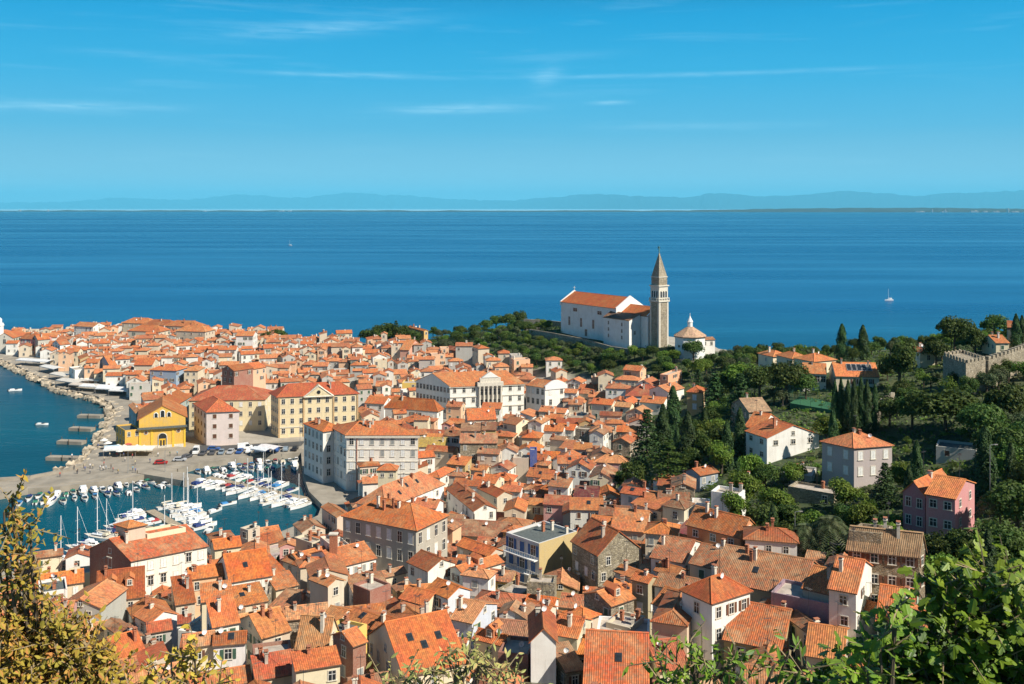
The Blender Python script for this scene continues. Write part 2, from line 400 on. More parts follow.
# ------------------------------------------------------------------ setting: ground, sea, quays, far coast, air
HILL = [(356,330),(430,328),(470,322),(560,326),(660,345),(720,352),(800,352),(1100,330),(1100,720),(880,720),(862,640),(850,603),(842,575),(775,573),(745,545),(735,520),(690,505),(672,492),(612,497),(612,470),(640,455),(640,410),(662,385),(684,380),(664,381),(600,377),(560,371),(500,365),(430,352),(400,346),(356,342)]
def is_green(x, y):
    z = gz(x, y); px, py = proj(x, y, z)
    return in_poly(px, py, HILL)
gx = np.arange(-430, 640, 5.0); gy = np.arange(-70, 780, 5.0)
XX, YY = np.meshgrid(gx, gy)
ld = land_dist(XX.ravel(), YY.ravel())
zz = terr_raw(XX.ravel(), YY.ravel())
zl = np.where(ld > 1.5, -4.5 + (zz + 4.5) * np.clip((ld - 1.5) / np.where(zz > 6, 14.0, 4.0), 0, 1), -4.5)
tv = [(float(a), float(b), float(c)) for a, b, c in zip(XX.ravel(), YY.ravel(), zl)]
nx, ny = len(gx), len(gy)
tf = [(j * nx + i, j * nx + i + 1, (j + 1) * nx + i + 1, (j + 1) * nx + i) for j in range(ny - 1) for i in range(nx - 1)]
me = bpy.data.meshes.new('terrain'); me.from_pydata(tv, [], tf)
me.polygons.foreach_set('use_smooth', [True] * len(tf))
ca = me.color_attributes.new('cover', 'FLOAT_COLOR', 'POINT')
cols = []
for (x, y, z) in tv:
    if y < 60: g = 1.0
    else:
        px, py = proj(x, y, z); g = 1.0 if in_poly(px, py, HILL) or y < 118 else 0.0
    cols += [g, g, g, 1]
ca.data.foreach_set('color', cols)
m, nt, b = new_mat('hillside_and_town_ground')
g = nd(nt, 'ShaderNodeNewGeometry'); at_ = nd(nt, 'ShaderNodeAttribute', attribute_name='cover')
n1 = nd(nt, 'ShaderNodeTexNoise', {0: g.outputs['Position'], 'Scale': .12, 'Detail': 8, 'Roughness': .7})
n2 = nd(nt, 'ShaderNodeTexNoise', {0: g.outputs['Position'], 'Scale': 1.2, 'Detail': 5})
gr = mixcol(nt, rng(nt, n1.outputs[0], .4, .65, 0, 1), (.025, .05, .015), (.10, .11, .04))
gr = mixcol(nt, rng(nt, n2.outputs[0], .6, .75, 0, .8), gr, (.20, .16, .09))
pv = mixcol(nt, rng(nt, n1.outputs[0], .35, .65, 0, 1), (.26, .23, .19), (.42, .38, .32))
nt.links.new(mixcol(nt, at_.outputs[0], pv, gr), b.inputs['Base Color']); b.inputs['Roughness'].default_value = .95
me.materials.append(m)
ter = structure(link('terrain', me))
# sea: one sheet to the far coast
m, nt, b = new_mat('sea_water')
g = nd(nt, 'ShaderNodeNewGeometry'); sp = nd(nt, 'ShaderNodeSeparateXYZ', {0: g.outputs['Position']})
mpa = nd(nt, 'ShaderNodeMapping', {0: g.outputs['Position'], 2: (0, 0, R(4)), 3: (.0011, .0065, 0)})
sl = nd(nt, 'ShaderNodeTexNoise', {0: mpa.outputs[0], 'Scale': 1.0, 'Detail': 5, 'Roughness': .6})
mpb = nd(nt, 'ShaderNodeMapping', {0: g.outputs['Position'], 2: (0, 0, R(-2)), 3: (.00014, .0011, 0)})
sl2 = nd(nt, 'ShaderNodeTexNoise', {0: mpb.outputs[0], 'Scale': 1.0, 'Detail': 5, 'Roughness': .6})
slick = nd(nt, 'ShaderNodeMath', {0: sl.outputs[0], 1: sl2.outputs[0]}, operation='ADD').outputs[0]
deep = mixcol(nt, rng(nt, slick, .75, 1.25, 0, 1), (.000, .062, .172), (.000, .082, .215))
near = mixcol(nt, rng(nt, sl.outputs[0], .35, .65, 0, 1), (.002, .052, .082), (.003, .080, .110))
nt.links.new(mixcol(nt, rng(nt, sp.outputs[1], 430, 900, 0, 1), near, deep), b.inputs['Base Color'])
b.inputs['Specular IOR Level'].default_value = .12
b.inputs['IOR'].default_value = 1.33
nt.links.new(rng(nt, slick, .8, 1.2, .30, .20), b.inputs['Roughness'])
wv = nd(nt, 'ShaderNodeTexNoise', {0: g.outputs['Position'], 'Scale': .55, 'Detail': 4, 'Roughness': .6})
wv2 = nd(nt, 'ShaderNodeTexNoise', {0: nd(nt, 'ShaderNodeMapping', {0: g.outputs['Position'], 3: (.5, 1, 1)}).outputs[0], 'Scale': .09, 'Detail': 4})
hh = nd(nt, 'ShaderNodeMath', {0: wv2.outputs[0], 1: 2.5, 2: wv.outputs[0]}, operation='MULTIPLY_ADD').outputs[0]
bp = nd(nt, 'ShaderNodeBump', {'Strength': .32, 'Distance': .35, 'Height': hh}); nt.links.new(bp.outputs[0], b.inputs['Normal'])
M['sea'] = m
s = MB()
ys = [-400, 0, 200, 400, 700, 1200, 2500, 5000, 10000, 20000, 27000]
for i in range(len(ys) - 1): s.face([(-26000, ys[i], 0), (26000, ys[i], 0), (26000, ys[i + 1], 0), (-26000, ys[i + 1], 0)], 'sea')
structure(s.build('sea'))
# quay edge along the shore
s = MB()
NQ = len(SH)
inn = []
for i in range(NQ):
    a = SH[max(i - 1, 0)]; c = SH[min(i + 1, NQ - 1)]
    t = (c - a).normalized(); inn.append(SH[i] + Vector((-t.y, t.x)) * -1 * 0)
def inward(i, w):
    a = SH[max(i - 1, 0)]; c = SH[min(i + 1, NQ - 1)]
    t = (c - a).normalized(); n = Vector((-t.y, t.x))
    p = SH[i] + n * 3
    if land_dist(np.array([p.x]), np.array([p.y]))[0] < 0: n = -n
    return SH[i] + n * w
ZQ = 1.9
for i in range(NQ - 1):
    a, c = SH[i], SH[i + 1]; ai, ci = inward(i, 9), inward(i + 1, 9)
    if 13 <= i <= 14: ai, ci = inward(i, 3), inward(i + 1, 3)
    top = [(a.x, a.y, ZQ), (c.x, c.y, ZQ), (ci.x, ci.y, ZQ), (ai.x, ai.y, ZQ)]
    nrm = (Vector(top[1]) - Vector(top[0])).cross(Vector(top[2]) - Vector(top[0]))
    s.face(top if nrm.z > 0 else top[::-1], 'conc')
    s.face([(a.x, a.y, -4), (c.x, c.y, -4), (c.x, c.y, ZQ), (a.x, a.y, ZQ)], 'conc')
    s.face([(ai.x, ai.y, -1), (ci.x, ci.y, -1), (ci.x, ci.y, ZQ), (ai.x, ai.y, ZQ)], 'conc')
structure(s.build('quay'))
# open paved quay in front of the yellow hall, and the mole
s = MB()
pq = [pxz(a, c, 1.95) for a, c in [(92,456),(118,440),(190,448),(300,440),(303,451),(275,453),(240,456.5),(200,461.5),(178,467),(150,471),(130,475),(100,479),(60,484),(28,486),(-40,492),(-40,484),(28,476),(62,472),(84,465)]]
s.prism(pq, -1, 2.0, 'conc')
structure(s.build('quay_paving'))
m, nt, b = new_mat('asphalt'); b.inputs['Base Color'].default_value = (.07, .07, .07, 1); b.inputs['Roughness'].default_value = .9
M['asphalt'] = m
s = MB()
for a, c in zip([(190,450.5),(215,451),(245,449.5),(275,448)], [(215,451),(245,449.5),(275,448),(301,446)]):
    p, q = pxz(*a, 2.0), pxz(*c, 2.0)
    s.face([(p.x, p.y, 2.006), (q.x, q.y, 2.006), (q.x, q.y + 8, 2.006), (p.x, p.y + 8, 2.006)], 'asphalt')
structure(s.build('quayside_road'))
# the air over the gulf
hz = MB(); hz.prism([(-85000, -3000), (85000, -3000), (85000, 135000), (-85000, 135000)], -6, 2100, 'white', True, True)
ho = hz.build('haze'); ho['kind'] = 'stuff'
m = bpy.data.materials.new('sea_air'); m.use_nodes = True
nt = m.node_tree; nt.nodes.clear()
pvn = nt.nodes.new('ShaderNodeVolumePrincipled'); pvn.inputs['Density'].default_value = 1.9e-5
pvn.inputs['Color'].default_value = (.19, .73, 1.0, 1); pvn.inputs['Anisotropy'].default_value = 0.0
out = nt.nodes.new('ShaderNodeOutputMaterial'); nt.links.new(pvn.outputs[0], out.inputs['Volume'])
ho.data.materials.clear(); ho.data.materials.append(m)
# far coast and mountains: long ridges with real depth
def ridge(name, base, prof, depth, mat, seed, jag):
    rnd = random.Random(seed)
    s = MB(); pts = []
    n = len(base)
    rows = []
    for i, ((x, y), h) in enumerate(zip(base, prof)):
        d = Vector((x, y)).normalized() * depth
        rows.append([(x, y, -1), (x + d.x * .35, y + d.y * .35, h * .62 * (1 + rnd.uniform(-jag, jag))), (x + d.x * .6, y + d.y * .6, h), (x + d.x, y + d.y, -1)])
    for i in range(n - 1):
        for k in range(3): s.face([rows[i][k], rows[i + 1][k], rows[i + 1][k + 1], rows[i][k + 1]], mat)
    return structure(s.build(name))
M['coast'] = flat('haze_tinted_coast', (.03, .065, .075), 1, var=.3, scale=.002)  # coast colour is bluish: distance haze put into the base colour
M['mount'] = flat('mountain_forest', (.012, .022, .025), 1, var=.2, scale=.0005)
rnd = random.Random(3)
xs = [i / 90 for i in range(91)]
def cpos(px, D): return ((px - HX) / F * D, D)
base, prof = [], []
for t in xs:
    px = -60 + 1150 * t; D = 24500 - 5000 * t ** 1.5
    base.append(cpos(px, D)); prof.append(rnd.uniform(10, 26) * (1 + .8 * (px > 690) * math.sin((px - 690) / 400 * math.pi) * 1.2) * (D / 20000 + .2))
ridge('far_coast', base, prof, 2200, 'coast', 1, .2)
def sm(px, knots):
    for (a, h), (c, k) in zip(knots, knots[1:]):
        if a <= px <= c:
            t = (px - a) / (c - a); t = t * t * (3 - 2 * t); return h + (k - h) * t
    return knots[-1][1]
kn = [(-80, 4), (60, 6), (120, 10), (180, 8), (240, 13), (300, 10), (350, 15), (400, 12), (450, 9), (500, 7), (545, 10), (590, 14), (640, 12), (680, 11), (720, 15), (760, 12), (800, 13), (845, 17), (880, 15), (910, 12), (960, 15), (1010, 17), (1060, 21), (1120, 18)]
base, prof = [], []
for i in range(241):
    px = -80 + 1200 * i / 240
    D = 50000 if px < 520 else 40000
    base.append(cpos(px, 108000 - 30000 * min(1, max(0, (px - 420) / 200)))); 
    Dp = base[-1][1] * 1.12
    prof.append(CZ + (sm(px, kn) + rnd.uniform(-.7, .7)) / F * Dp)
ridge('far_mountains', base, prof, 16000, 'mount', 2, .15)
# lighter strip of hills behind the eastern shore
base, prof = [], []
for i in range(61):
    px = 690 + 400 * i / 60
    base.append(cpos(px, 23500)); prof.append(26 + 60 * max(0, math.sin((px - 690) / 420 * math.pi)) + rnd.uniform(0, 14))
ridge('shore_hills', base, prof, 2600, 'coast', 5, .2)
for i, (px, w, h) in enumerate([(920,260,26),(944,160,30),(974,220,40),(985,120,30),(996,180,30),(1008,40,85),(1015,200,28),(945,40,60),(932,36,60),(205,120,20),(282,180,26),(290,130,30),(48,60,45),(20,60,45)]):
    D = 24300 - 5000 * max(0, (px + 60) / 1150) ** 1.5 - 120; w *= .7; h *= .75
    x, y = cpos(px, D)
    s = MB(); s.box((0, 0, -.5), w, 60, h, 'steel')
    s.box((w * .2, 0, h - .5), w * .3, 40, h * .3, 'trim'); s.box((-w * .3, 3, h - .5), w * .2, 40, h * .12, 'trim')
    tag(s.build('distant_building', None, (x, y, 0)), 'tiny pale building on the far shore across the gulf', 'building', 'pale buildings on the far shore')
# ------------------------------------------------------------------ houses
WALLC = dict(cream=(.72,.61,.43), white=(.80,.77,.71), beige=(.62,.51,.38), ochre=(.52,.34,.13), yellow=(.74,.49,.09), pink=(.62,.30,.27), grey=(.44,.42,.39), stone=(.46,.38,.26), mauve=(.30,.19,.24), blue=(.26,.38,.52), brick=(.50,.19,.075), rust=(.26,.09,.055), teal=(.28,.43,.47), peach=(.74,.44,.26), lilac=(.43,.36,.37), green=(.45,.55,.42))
WALLW = dict(cream='cream', white='white', beige='beige', ochre='ochre', yellow='yellow', pink='pink', grey='grey', stone='rubble stone', mauve='mauve', blue='pale blue', brick='orange brick', rust='rust red', teal='blue grey', peach='peach', lilac='lilac grey', green='pale green')
ROOFC = dict(orange=(.56,.152,.042,.3), light=(.62,.215,.08,.45), red=(.46,.105,.04,.2), brown=(.36,.14,.065,.7), weathered=(.46,.15,.06,1.0), maroon=(.22,.03,.035,.1), slate=(.10,.115,.11,.2), moss=(.50,.30,.05,.9), plain=(.56,.14,.03,.12), deck=(.42,.36,.30,.3))
ROOFW = dict(orange='orange', light='pale orange', red='deep red', brown='brown', weathered='lichened', maroon='maroon', slate='slate', moss='mossy', plain='smooth orange', deck='terrace')
def vary(c, a=.08):
    k = 1 + random.uniform(-a, a)
    return tuple(min(.9, max(.01, v * k * (1 + random.uniform(-a, a) * .4))) for v in c[:3])
WIN_CACHE = {}
def win_geo(s, kind, w, h, P=lambda x, y, z: (x, y, z), t=1.0):
    """a window standing on local z = 0, facing local -y"""
    def bx(x0, x1, y0, y1, z0, z1, mat):
        v = [P(x, y, z) for z in (z0, z1) for x, y in ((x0, y0), (x1, y0), (x1, y1), (x0, y1))]
        s.add(v, [(0, 1, 5, 4), (1, 2, 6, 5), (3, 0, 4, 7), (4, 5, 6, 7), (3, 2, 1, 0)], mat)
    fr = 'trim'
    bx(-w / 2 - .14, -w / 2, -.07, .02, 0, h, fr); bx(w / 2, w / 2 + .14, -.07, .02, 0, h, fr)
    bx(-w / 2 - .14, w / 2 + .14, -.07, .02, h, h + .14, fr); bx(-w / 2 - .22, w / 2 + .22, -.16, .02, -.12, 0, fr)
    bx(-w / 2, w / 2, -.012, .02, 0, h, 'glass')
    if kind.startswith('open'):
        bx(-.03, .03, -.045, -.012, 0, h, 'white'); bx(-w / 2, -.03, -.045, -.012, h * .62, h * .62 + .05, 'white'); bx(.03, w / 2, -.045, -.012, h * .62, h * .62 + .05, 'white')
        mt = 'sh_' + kind[5:]
        bx(-w - .16, -w / 2 - .15, -.10, -.04, 0, h, mt); bx(w / 2 + .15, w + .16, -.10, -.04, 0, h, mt)
    elif kind.startswith('shut'):
        mt = 'sh_' + kind[5:]
        bx(-w / 2, -.015, -.06, -.013, 0, h, mt); bx(.015, w / 2, -.06, -.013, 0, h, mt)
    else:
        bx(-.03, .03, -.045, -.012, 0, h, 'white'); bx(-w / 2, -.03, -.045, -.012, h * .62, h * .62 + .05, 'white'); bx(.03, w / 2, -.045, -.012, h * .62, h * .62 + .05, 'white')
    if kind == 'hood':
        bx(-w / 2 - .3, w / 2 + .3, -.35, .02, h + .25, h + .42, fr)
def win_mesh(kind, w, h):
    k = (kind, round(w, 2), round(h, 2))
    if k not in WIN_CACHE:
        s = MB(); win_geo(s, kind, w, h); WIN_CACHE[k] = s.mesh('window')
    return WIN_CACHE[k]
CHIM = {}
def chimney_mesh(style, h):
    k = (style, round(h, 1))
    if k not in CHIM:
        s = MB(); mt = {0: 'trim', 1: 'brick', 2: 'deck'}[style]
        s.box((0, 0, -.8), .46, .64, h + .8, mt); s.box((0, 0, h), .66, .84, .1, mt)
        for x in (-.2, .2): s.box((x, 0, h + .1), .08, .56, .28, mt)
        s.box((0, 0, h + .36), .62, .8, .09, 'brick')
        CHIM[k] = s.mesh('chimney')
    return CHIM[k]
ANT = None
def antenna_mesh():
    global ANT
    if ANT is None:
        s = MB(); s.tube([(0, 0, -.5), (0, 0, 2.6)], [.035, .03], 'dark', 4); s.tube([(-.6, 0, 2.4), (.6, 0, 2.4)], [.02, .02], 'dark', 4)
        for i in range(6): s.tube([(-.55 + .2 * i, -.28, 2.4), (-.55 + .2 * i, .28, 2.4)], [.015, .015], 'dark', 3)
        ANT = s.mesh('antenna')
    return ANT
DISH = None
def dish_mesh():
    global DISH
    if DISH is None:
        s = MB()
        s.tube([(0, .1, -.5), (0, .1, .5)], [.035, .035], 'steel', 5)
        n = 12; rings = []
        for r, y in ((0.02, .12), (.2, .09), (.42, -.02)): rings += [(r * math.cos(6.283 * i / n), y - r * .0, .55 + r * math.sin(6.283 * i / n)) for i in range(n)]
        fs = [(k * n + i, k * n + (i + 1) % n, (k + 1) * n + (i + 1) % n, (k + 1) * n + i) for k in range(2) for i in range(n)]
        s.add(rings, fs, 'gel')
        s.tube([(0, .05, .3), (0, -.4, .5)], [.02, .02], 'steel', 4)
        DISH = s.mesh('satellite_dish')
    return DISH
SKYL = None
def skylight_mesh():
    global SKYL
    if SKYL is None:
        s = MB(); s.box((0, 0, -.1), .9, 1.3, .2, 'dark'); s.box((0, 0, .1), .72, 1.1, .03, 'glass'); SKYL = s.mesh('skylight')
    return SKYL
V3 = lambda p, z: Vector((p[0], p[1], z))
HOUSES = []                                      # (root, quad, info)
FOOT = []
def build_house(name, quad, zb, ze, roof='gable', axis=0, rise=None, wall='cream', tone='orange', label=None, cat='house', group=None, detail=2, win=.7, rows=2, reg=None,
                chim=None, skyl=0, dorm=0, ant=None, dish=None, ov=.35, root=None, wcol=None, rcol=None, wins=None, winsize=None, edges=None, gablecol=None, noroofmesh=False, wkinds=None, mb=None, zfloor=None):
    q = [Vector((p[0], p[1])) for p in quad]
    cx = sum(p.x for p in q) / 4; cy = sum(p.y for p in q) / 4
    o = Vector((cx, cy, zb)) if root is None else root.location.copy()
    own = root is None
    if own and mb is None: root = empty(name, o)
    if mb is not None: o = Vector((0, 0, 0))
    L = lambda p, z: Vector((p[0], p[1], z)) - o
    wmat = 'stone' if wall == 'stone' else 'plaster'
    rmat = 'roof'
    if tone == 'slate': rmat = 'slate'
    wcolr = wcol or vary(WALLC[wall])
    rc = rcol or ROOFC[tone]; kq = random.random(); rc_ = [v_ * (.70 if kq < .22 else 1.12 if kq > .85 else 1) for v_ in rc[:3]]
    if rcol is None and kq > .55: rc_ = [rc_[0] * .94, rc_[1] * 1.14, rc_[2] * 1.25]
    rcolr = (*vary(rc_, .12), min(1, max(0, rc[3] + random.uniform(-.25, .5))))
    if mb is not None: wmat, rmat = mb['w'], mb['r']
    W = MB() if mb is None else mb['mb']; RO = MB() if mb is None else mb['mb']
    qa = q if axis == 0 else q[1:] + q[:1]
    e = (qa[1] - qa[0]); le = e.length; e = e / le
    wd = ((qa[3] - qa[0]).length + (qa[2] - qa[1]).length) / 2
    m0, m1 = (qa[0] + qa[3]) / 2, (qa[1] + qa[2]) / 2
    f0, f1 = (m0 - qa[0]).normalized(), (m1 - qa[1]).normalized()
    if rise is None: rise = wd * .5 * random.uniform(.36, .50)
    z_low = ze
    # walls
    for i in range(4):
        a, c = q[i], q[(i + 1) % 4]
        W.face([L(a, zb - 1.5), L(c, zb - 1.5), L(c, ze), L(a, ze)], wmat)
    th = .16
    ridge_pts = None
    if roof == 'gable':
        zr = ze + rise
        for (a, c, mm) in ((qa[1], qa[2], m1), (qa[3], qa[0], m0)): W.face([L(a, ze), L(c, ze), L(mm, zr)], wmat)
        g = .22; k = rise / (wd / 2)
        for s_, (pa, pb, ma, mb_, fa, fb) in enumerate(((qa[0], qa[1], m0, m1, f0, f1), (qa[2], qa[3], m1, m0, -f1, -f0))):
            ee = (pb - pa).normalized()
            A = pa - ee * g - fa * ov; B = pb + ee * g - fb * ov; Cc = mb_ + ee * g; Dd = ma - ee * g
            zz = ze - k * ov
            t = [L(A, zz + th), L(B, zz + th), L(Cc, zr + th), L(Dd, zr + th)]
            lu = (B - A).length; lv = math.hypot((m0 - pa).length + ov, rise + k * ov)
            ou = random.uniform(0, 50)
            RO.face(t, rmat, [(ou, 0), (ou + lu, 0), (ou + lu, lv), (ou, lv)])
            u = [p - Vector((0, 0, th)) for p in t]
            RO.face(u[::-1], 'eave'); RO.face([u[0], u[1], t[1], t[0]], 'eave')
            RO.face([u[1], u[2], t[2], t[1]], rmat); RO.face([u[3], u[0], t[0], t[3]], rmat)
        if detail >= 1:
            A, B = m0 - e * g, m1 + e * g; n2 = Vector((-e.y, e.x)) * .16
            p = [L(A - n2, zr + th - .02), L(B - n2, zr + th - .02), L(B, zr + th + .13), L(A, zr + th + .13), L(B + n2, zr + th - .02), L(A + n2, zr + th - .02)]
            RO.face([p[0], p[1], p[2], p[3]], rmat); RO.face([p[3], p[2], p[4], p[5]], rmat)
        def roof_point(t, s, side=0):            # t along the ridge 0..1, s from ridge (0) to eave (1)
            mm = m0.lerp(m1, t); ed = (qa[0].lerp(qa[1], t) if side == 0 else qa[3].lerp(qa[2], t))
            pz = mm.lerp(ed, s); return pz, zr + th - rise * s
    elif roof == 'hip':
        zr = ze + rise; ins = min(wd / 2 * .95, le * .48)
        r0, r1 = m0 + (m1 - m0).normalized() * ins, m1 - (m1 - m0).normalized() * ins
        cen = (m0 + m1) / 2
        ex = [p + (p - cen).normalized() * ov * 1.4 for p in qa]
        zz = ze - .05
        fcs = [([ex[0], ex[1]], [r1, r0]), ([ex[1], ex[2]], [r1]), ([ex[2], ex[3]], [r0, r1]), ([ex[3], ex[0]], [r0])]
        for lo, hi in fcs:
            d = (lo[1] - lo[0]); lu = d.length; d = d / lu; nn = Vector((-d.y, d.x)); ou = random.uniform(0, 50)
            pts = [L(p, zz + th) for p in lo] + [L(p, zr + th) for p in hi]
            RO.face(pts, rmat, [(ou + (p - lo[0]).dot(d), math.hypot((p - lo[0]).dot(nn), rise * (1 if j > 1 else 0))) for j, p in enumerate(lo + hi)])
        for i in range(4): RO.face([L(ex[i], zz), L(ex[(i + 1) % 4], zz), L(ex[(i + 1) % 4], zz + th), L(ex[i], zz + th)], 'eave')
        RO.face([L(p, zz) for p in ex][::-1], 'eave')
        if detail >= 1:
            for a, c, za in [(r0, r1, zr)] + [(ex[0], r0, zz), (ex[1], r1, zz), (ex[2], r1, zz), (ex[3], r0, zz)]:
                if (a - c).length > .3: RO.tube([L(a, za + th), L(c, zr + th)], [.13, .13], rmat, 5)
        def roof_point(t, s, side=0):
            t2 = .2 + .6 * t; mm = r0.lerp(r1, t); ed = (qa[0].lerp(qa[1], t2) if side == 0 else qa[3].lerp(qa[2], t2))
            return mm.lerp(ed, s), zr + th - rise * s
    elif roof == 'shed':
        zr = ze + rise
        W.face([L(qa[2], ze), L(qa[3], ze), L(qa[3], zr), L(qa[2], zr)], wmat)
        W.face([L(qa[1], ze), L(qa[2], ze), L(qa[2], zr)], wmat); W.face([L(qa[3], ze), L(qa[0], ze), L(qa[3], zr)], wmat)
        k = rise / wd; g = .2
        A = qa[0] - e * g - f0 * ov; B = qa[1] + e * g - f1 * ov; Cc = qa[2] + e * g + f1 * .15; Dd = qa[3] - e * g + f0 * .15
        t = [L(A, ze - k * ov + th), L(B, ze - k * ov + th), L(Cc, zr + k * .15 + th), L(Dd, zr + k * .15 + th)]
        lu = (B - A).length; lv = wd + ov
        RO.face(t, rmat, [(0, 0), (lu, 0), (lu, lv), (0, lv)])
        u = [p - Vector((0, 0, th)) for p in t]
        RO.face(u[::-1], 'eave')
        for i in range(4): RO.face([u[i], u[(i + 1) % 4], t[(i + 1) % 4], t[i]], rmat if i else 'eave')
        def roof_point(t_, s, side=0):
            return qa[3].lerp(qa[2], t_).lerp(qa[0].lerp(qa[1], t_), s), zr + th - rise * s
    else:                                        # flat terrace behind a parapet
        zr = ze; cen = (q[0] + q[2]) / 2
        it = [p + (cen - p).normalized() * .45 for p in q]
        dm = {'slate': 'slate', 'deck': 'deck'}.get(tone, 'deck')
        RO.face([L(p, ze - .5) for p in it], dm if mb is None else 'deck')
        for i in range(4):
            a, c, ai, ci = q[i], q[(i + 1) % 4], it[i], it[(i + 1) % 4]
            W.face([L(a, ze), L(c, ze), L(ci, ze), L(ai, ze)], wmat); W.face([L(ai, ze - .55), L(ci, ze - .55), L(ci, ze), L(ai, ze)][::-1], wmat)
        def roof_point(t, s, side=0): return qa[3].lerp(qa[2], t).lerp(qa[0].lerp(qa[1], t), s), ze - .5
    def baked(kind, w, h, p, nrm, z):
        ang = math.atan2(nrm.x, -nrm.y); ca, sa = math.cos(ang), math.sin(ang)
        win_geo(W, kind, w, h, lambda x, y, zz: (p.x + x * ca - y * sa - o.x, p.y + x * sa + y * ca - o.y, z + zz - o.z))
    roofo = None
    if mb is None:
        wo_ = W
        roofo = RO.build('roof', root, (0, 0, 0), rcolr)
    # windows
    wk = wkinds or random.choice([['plain', 'open_brown', 'shut_brown'], ['open_green', 'shut_green', 'plain'], ['plain', 'shut_white'], ['open_brown', 'plain'], ['plain', 'plain', 'shut_grey'], ['shut_green', 'plain']])
    ws = winsize or (random.choice([.8, .9, 1.0]), random.choice([1.2, 1.35, 1.5]))
    for i in range(4):
        if edges is not None and i not in edges: continue
        a, c = q[i], q[(i + 1) % 4]; d = c - a; ln = d.length; d = d / ln; nrm = Vector((d.y, -d.x))
        mid = (a + c) / 2
        if nrm.dot(Vector((-mid.x, -mid.y)).normalized()) < .02 or ln < 2.2: continue
        if reg and i in reg: ncol, nrow = reg[i]
        else: ncol, nrow = max(1, int(ln / 2.9)), rows
        fl = 2.9 if not reg else (wins or 3.1)
        for r in range(nrow):
            zw = ze - .75 - ws[1] - fl * r
            if zw < zb + .3: continue
            for k in range(ncol):
                if not reg and random.random() > win: continue
                t = (k + .5) / ncol + (0 if reg else random.uniform(-.08, .08))
                p = a + d * ln * t
                kind = random.choice(wk)
                if mb is not None or detail == 0: baked(kind, ws[0], ws[1], p, nrm, zw)
                else:
                    link('window', win_mesh(kind, *ws), root, L(p, zw), None, math.atan2(nrm.x, -nrm.y))
        if roof == 'gable' and ((axis == 0 and i in (1, 3)) or (axis == 1 and i in (0, 2))) and wd > 5 and random.random() < .6 and win > 0:
            if mb is not None or detail == 0: baked('plain', .7, .9, mid, nrm, ze + .2)
            else: link('window', win_mesh('plain', .7, .9), root, L(mid, ze + rise * .12), None, math.atan2(nrm.x, -nrm.y))
    # chimneys and rooftop things
    nch = chim if chim is not None else random.choice([0, 1, 1, 2])
    for k in range(nch):
        t, s_ = random.uniform(.12, .88), random.uniform(.05, .5)
        p, z = roof_point(t, s_, 0 if random.random() < .7 else 1)
        hh = (zr + th - z) * .9 + random.choice([.3, .5, .8, 1.0])
        st = random.choice([0, 0, 1, 2])
        if mb is not None or detail == 0: 
            (W if mb is None else mb['mb']).box((p.x - o.x, p.y - o.y, z - .5 - o.z), .6, .8, hh + .5, 'trim' if st == 0 else 'brick', random.uniform(0, 1.5))
        else: link('chimney', chimney_mesh(st, hh), roofo, L(p, z), None, math.atan2(e.y, e.x))
    if mb is None and detail >= 1:
        for k in range(skyl):
            p, z = roof_point((k + 1) / (skyl + 1) + random.uniform(-.08, .08), random.uniform(.35, .6))
            x = link('skylight', skylight_mesh(), roofo, L(p, z + .02))
            x.rotation_euler = Vector((0, 0, 1)).rotation_difference(Vector((0, 0, 1))).to_euler()
            fl_ = Vector((f0.x, f0.y, 0)); slope = math.atan2(rise, wd / 2 if roof in ('gable', 'hip') else wd)
            x.rotation_euler = (Matrix.Rotation(math.atan2(e.y, e.x), 3, 'Z') @ Matrix.Rotation(slope, 3, 'X')).to_euler()
        for k in range(dorm):
            p, z = roof_point((k + .8) / (dorm + .6), .62)
            s = MB(); w_, h_ = 1.5, 1.3
            s.prism([(-w_ / 2, -.1), (w_ / 2, -.1), (w_ / 2, 2.2), (-w_ / 2, 2.2)], -.6, h_, M['plaster'])
            s.face([(-w_ / 2, -.1, h_), (w_ / 2, -.1, h_), (0, -.1, h_ + .5)], 'plaster')
            for sg in (-1, 1): s.face([(sg * (w_ / 2 + .2), -.3, h_ - .05), (0, -.3, h_ + .6), (0, 2.6, h_ + .6), (sg * (w_ / 2 + .2), 2.6, h_ - .05)], M['roof'])
            dm_ = s.build('dormer', roofo, L(p, z), (.7, .6, .5)); dm_.rotation_euler = (0, 0, math.atan2(e.y, e.x))
            dm_.color = (.52, .16, .05, .2)
            link('window', win_mesh('plain', .6, .9), dm_, (0, -.11, .2))
        if (ant if ant is not None else random.random() < .6):
            p, z = roof_point(random.uniform(.1, .9), 0.02); x = link('antenna', antenna_mesh(), roofo, L(p, z), None, random.uniform(0, 3)); x.scale = (1, 1, random.uniform(.8, 1.9))
        if (dish if dish is not None else random.random() < .25):
            p, z = roof_point(random.uniform(.1, .9), random.uniform(.1, .6)); link('satellite_dish', dish_mesh(), roofo, L(p, z + .3), None, random.uniform(-.2, .9))
    if mb is None:
        wl = W.build('wall', root, (0, 0, 0), wcolr)
    FOOT.append(q)
    if own and mb is None:
        HOUSES.append(dict(root=root, q=q, wall=wall, tone=tone, roof=roof, label=label, cat=cat, group=group, c=Vector((cx, cy)), ze=ze, nch=nch))
        if label: tag(root, label, cat, group)
    return root
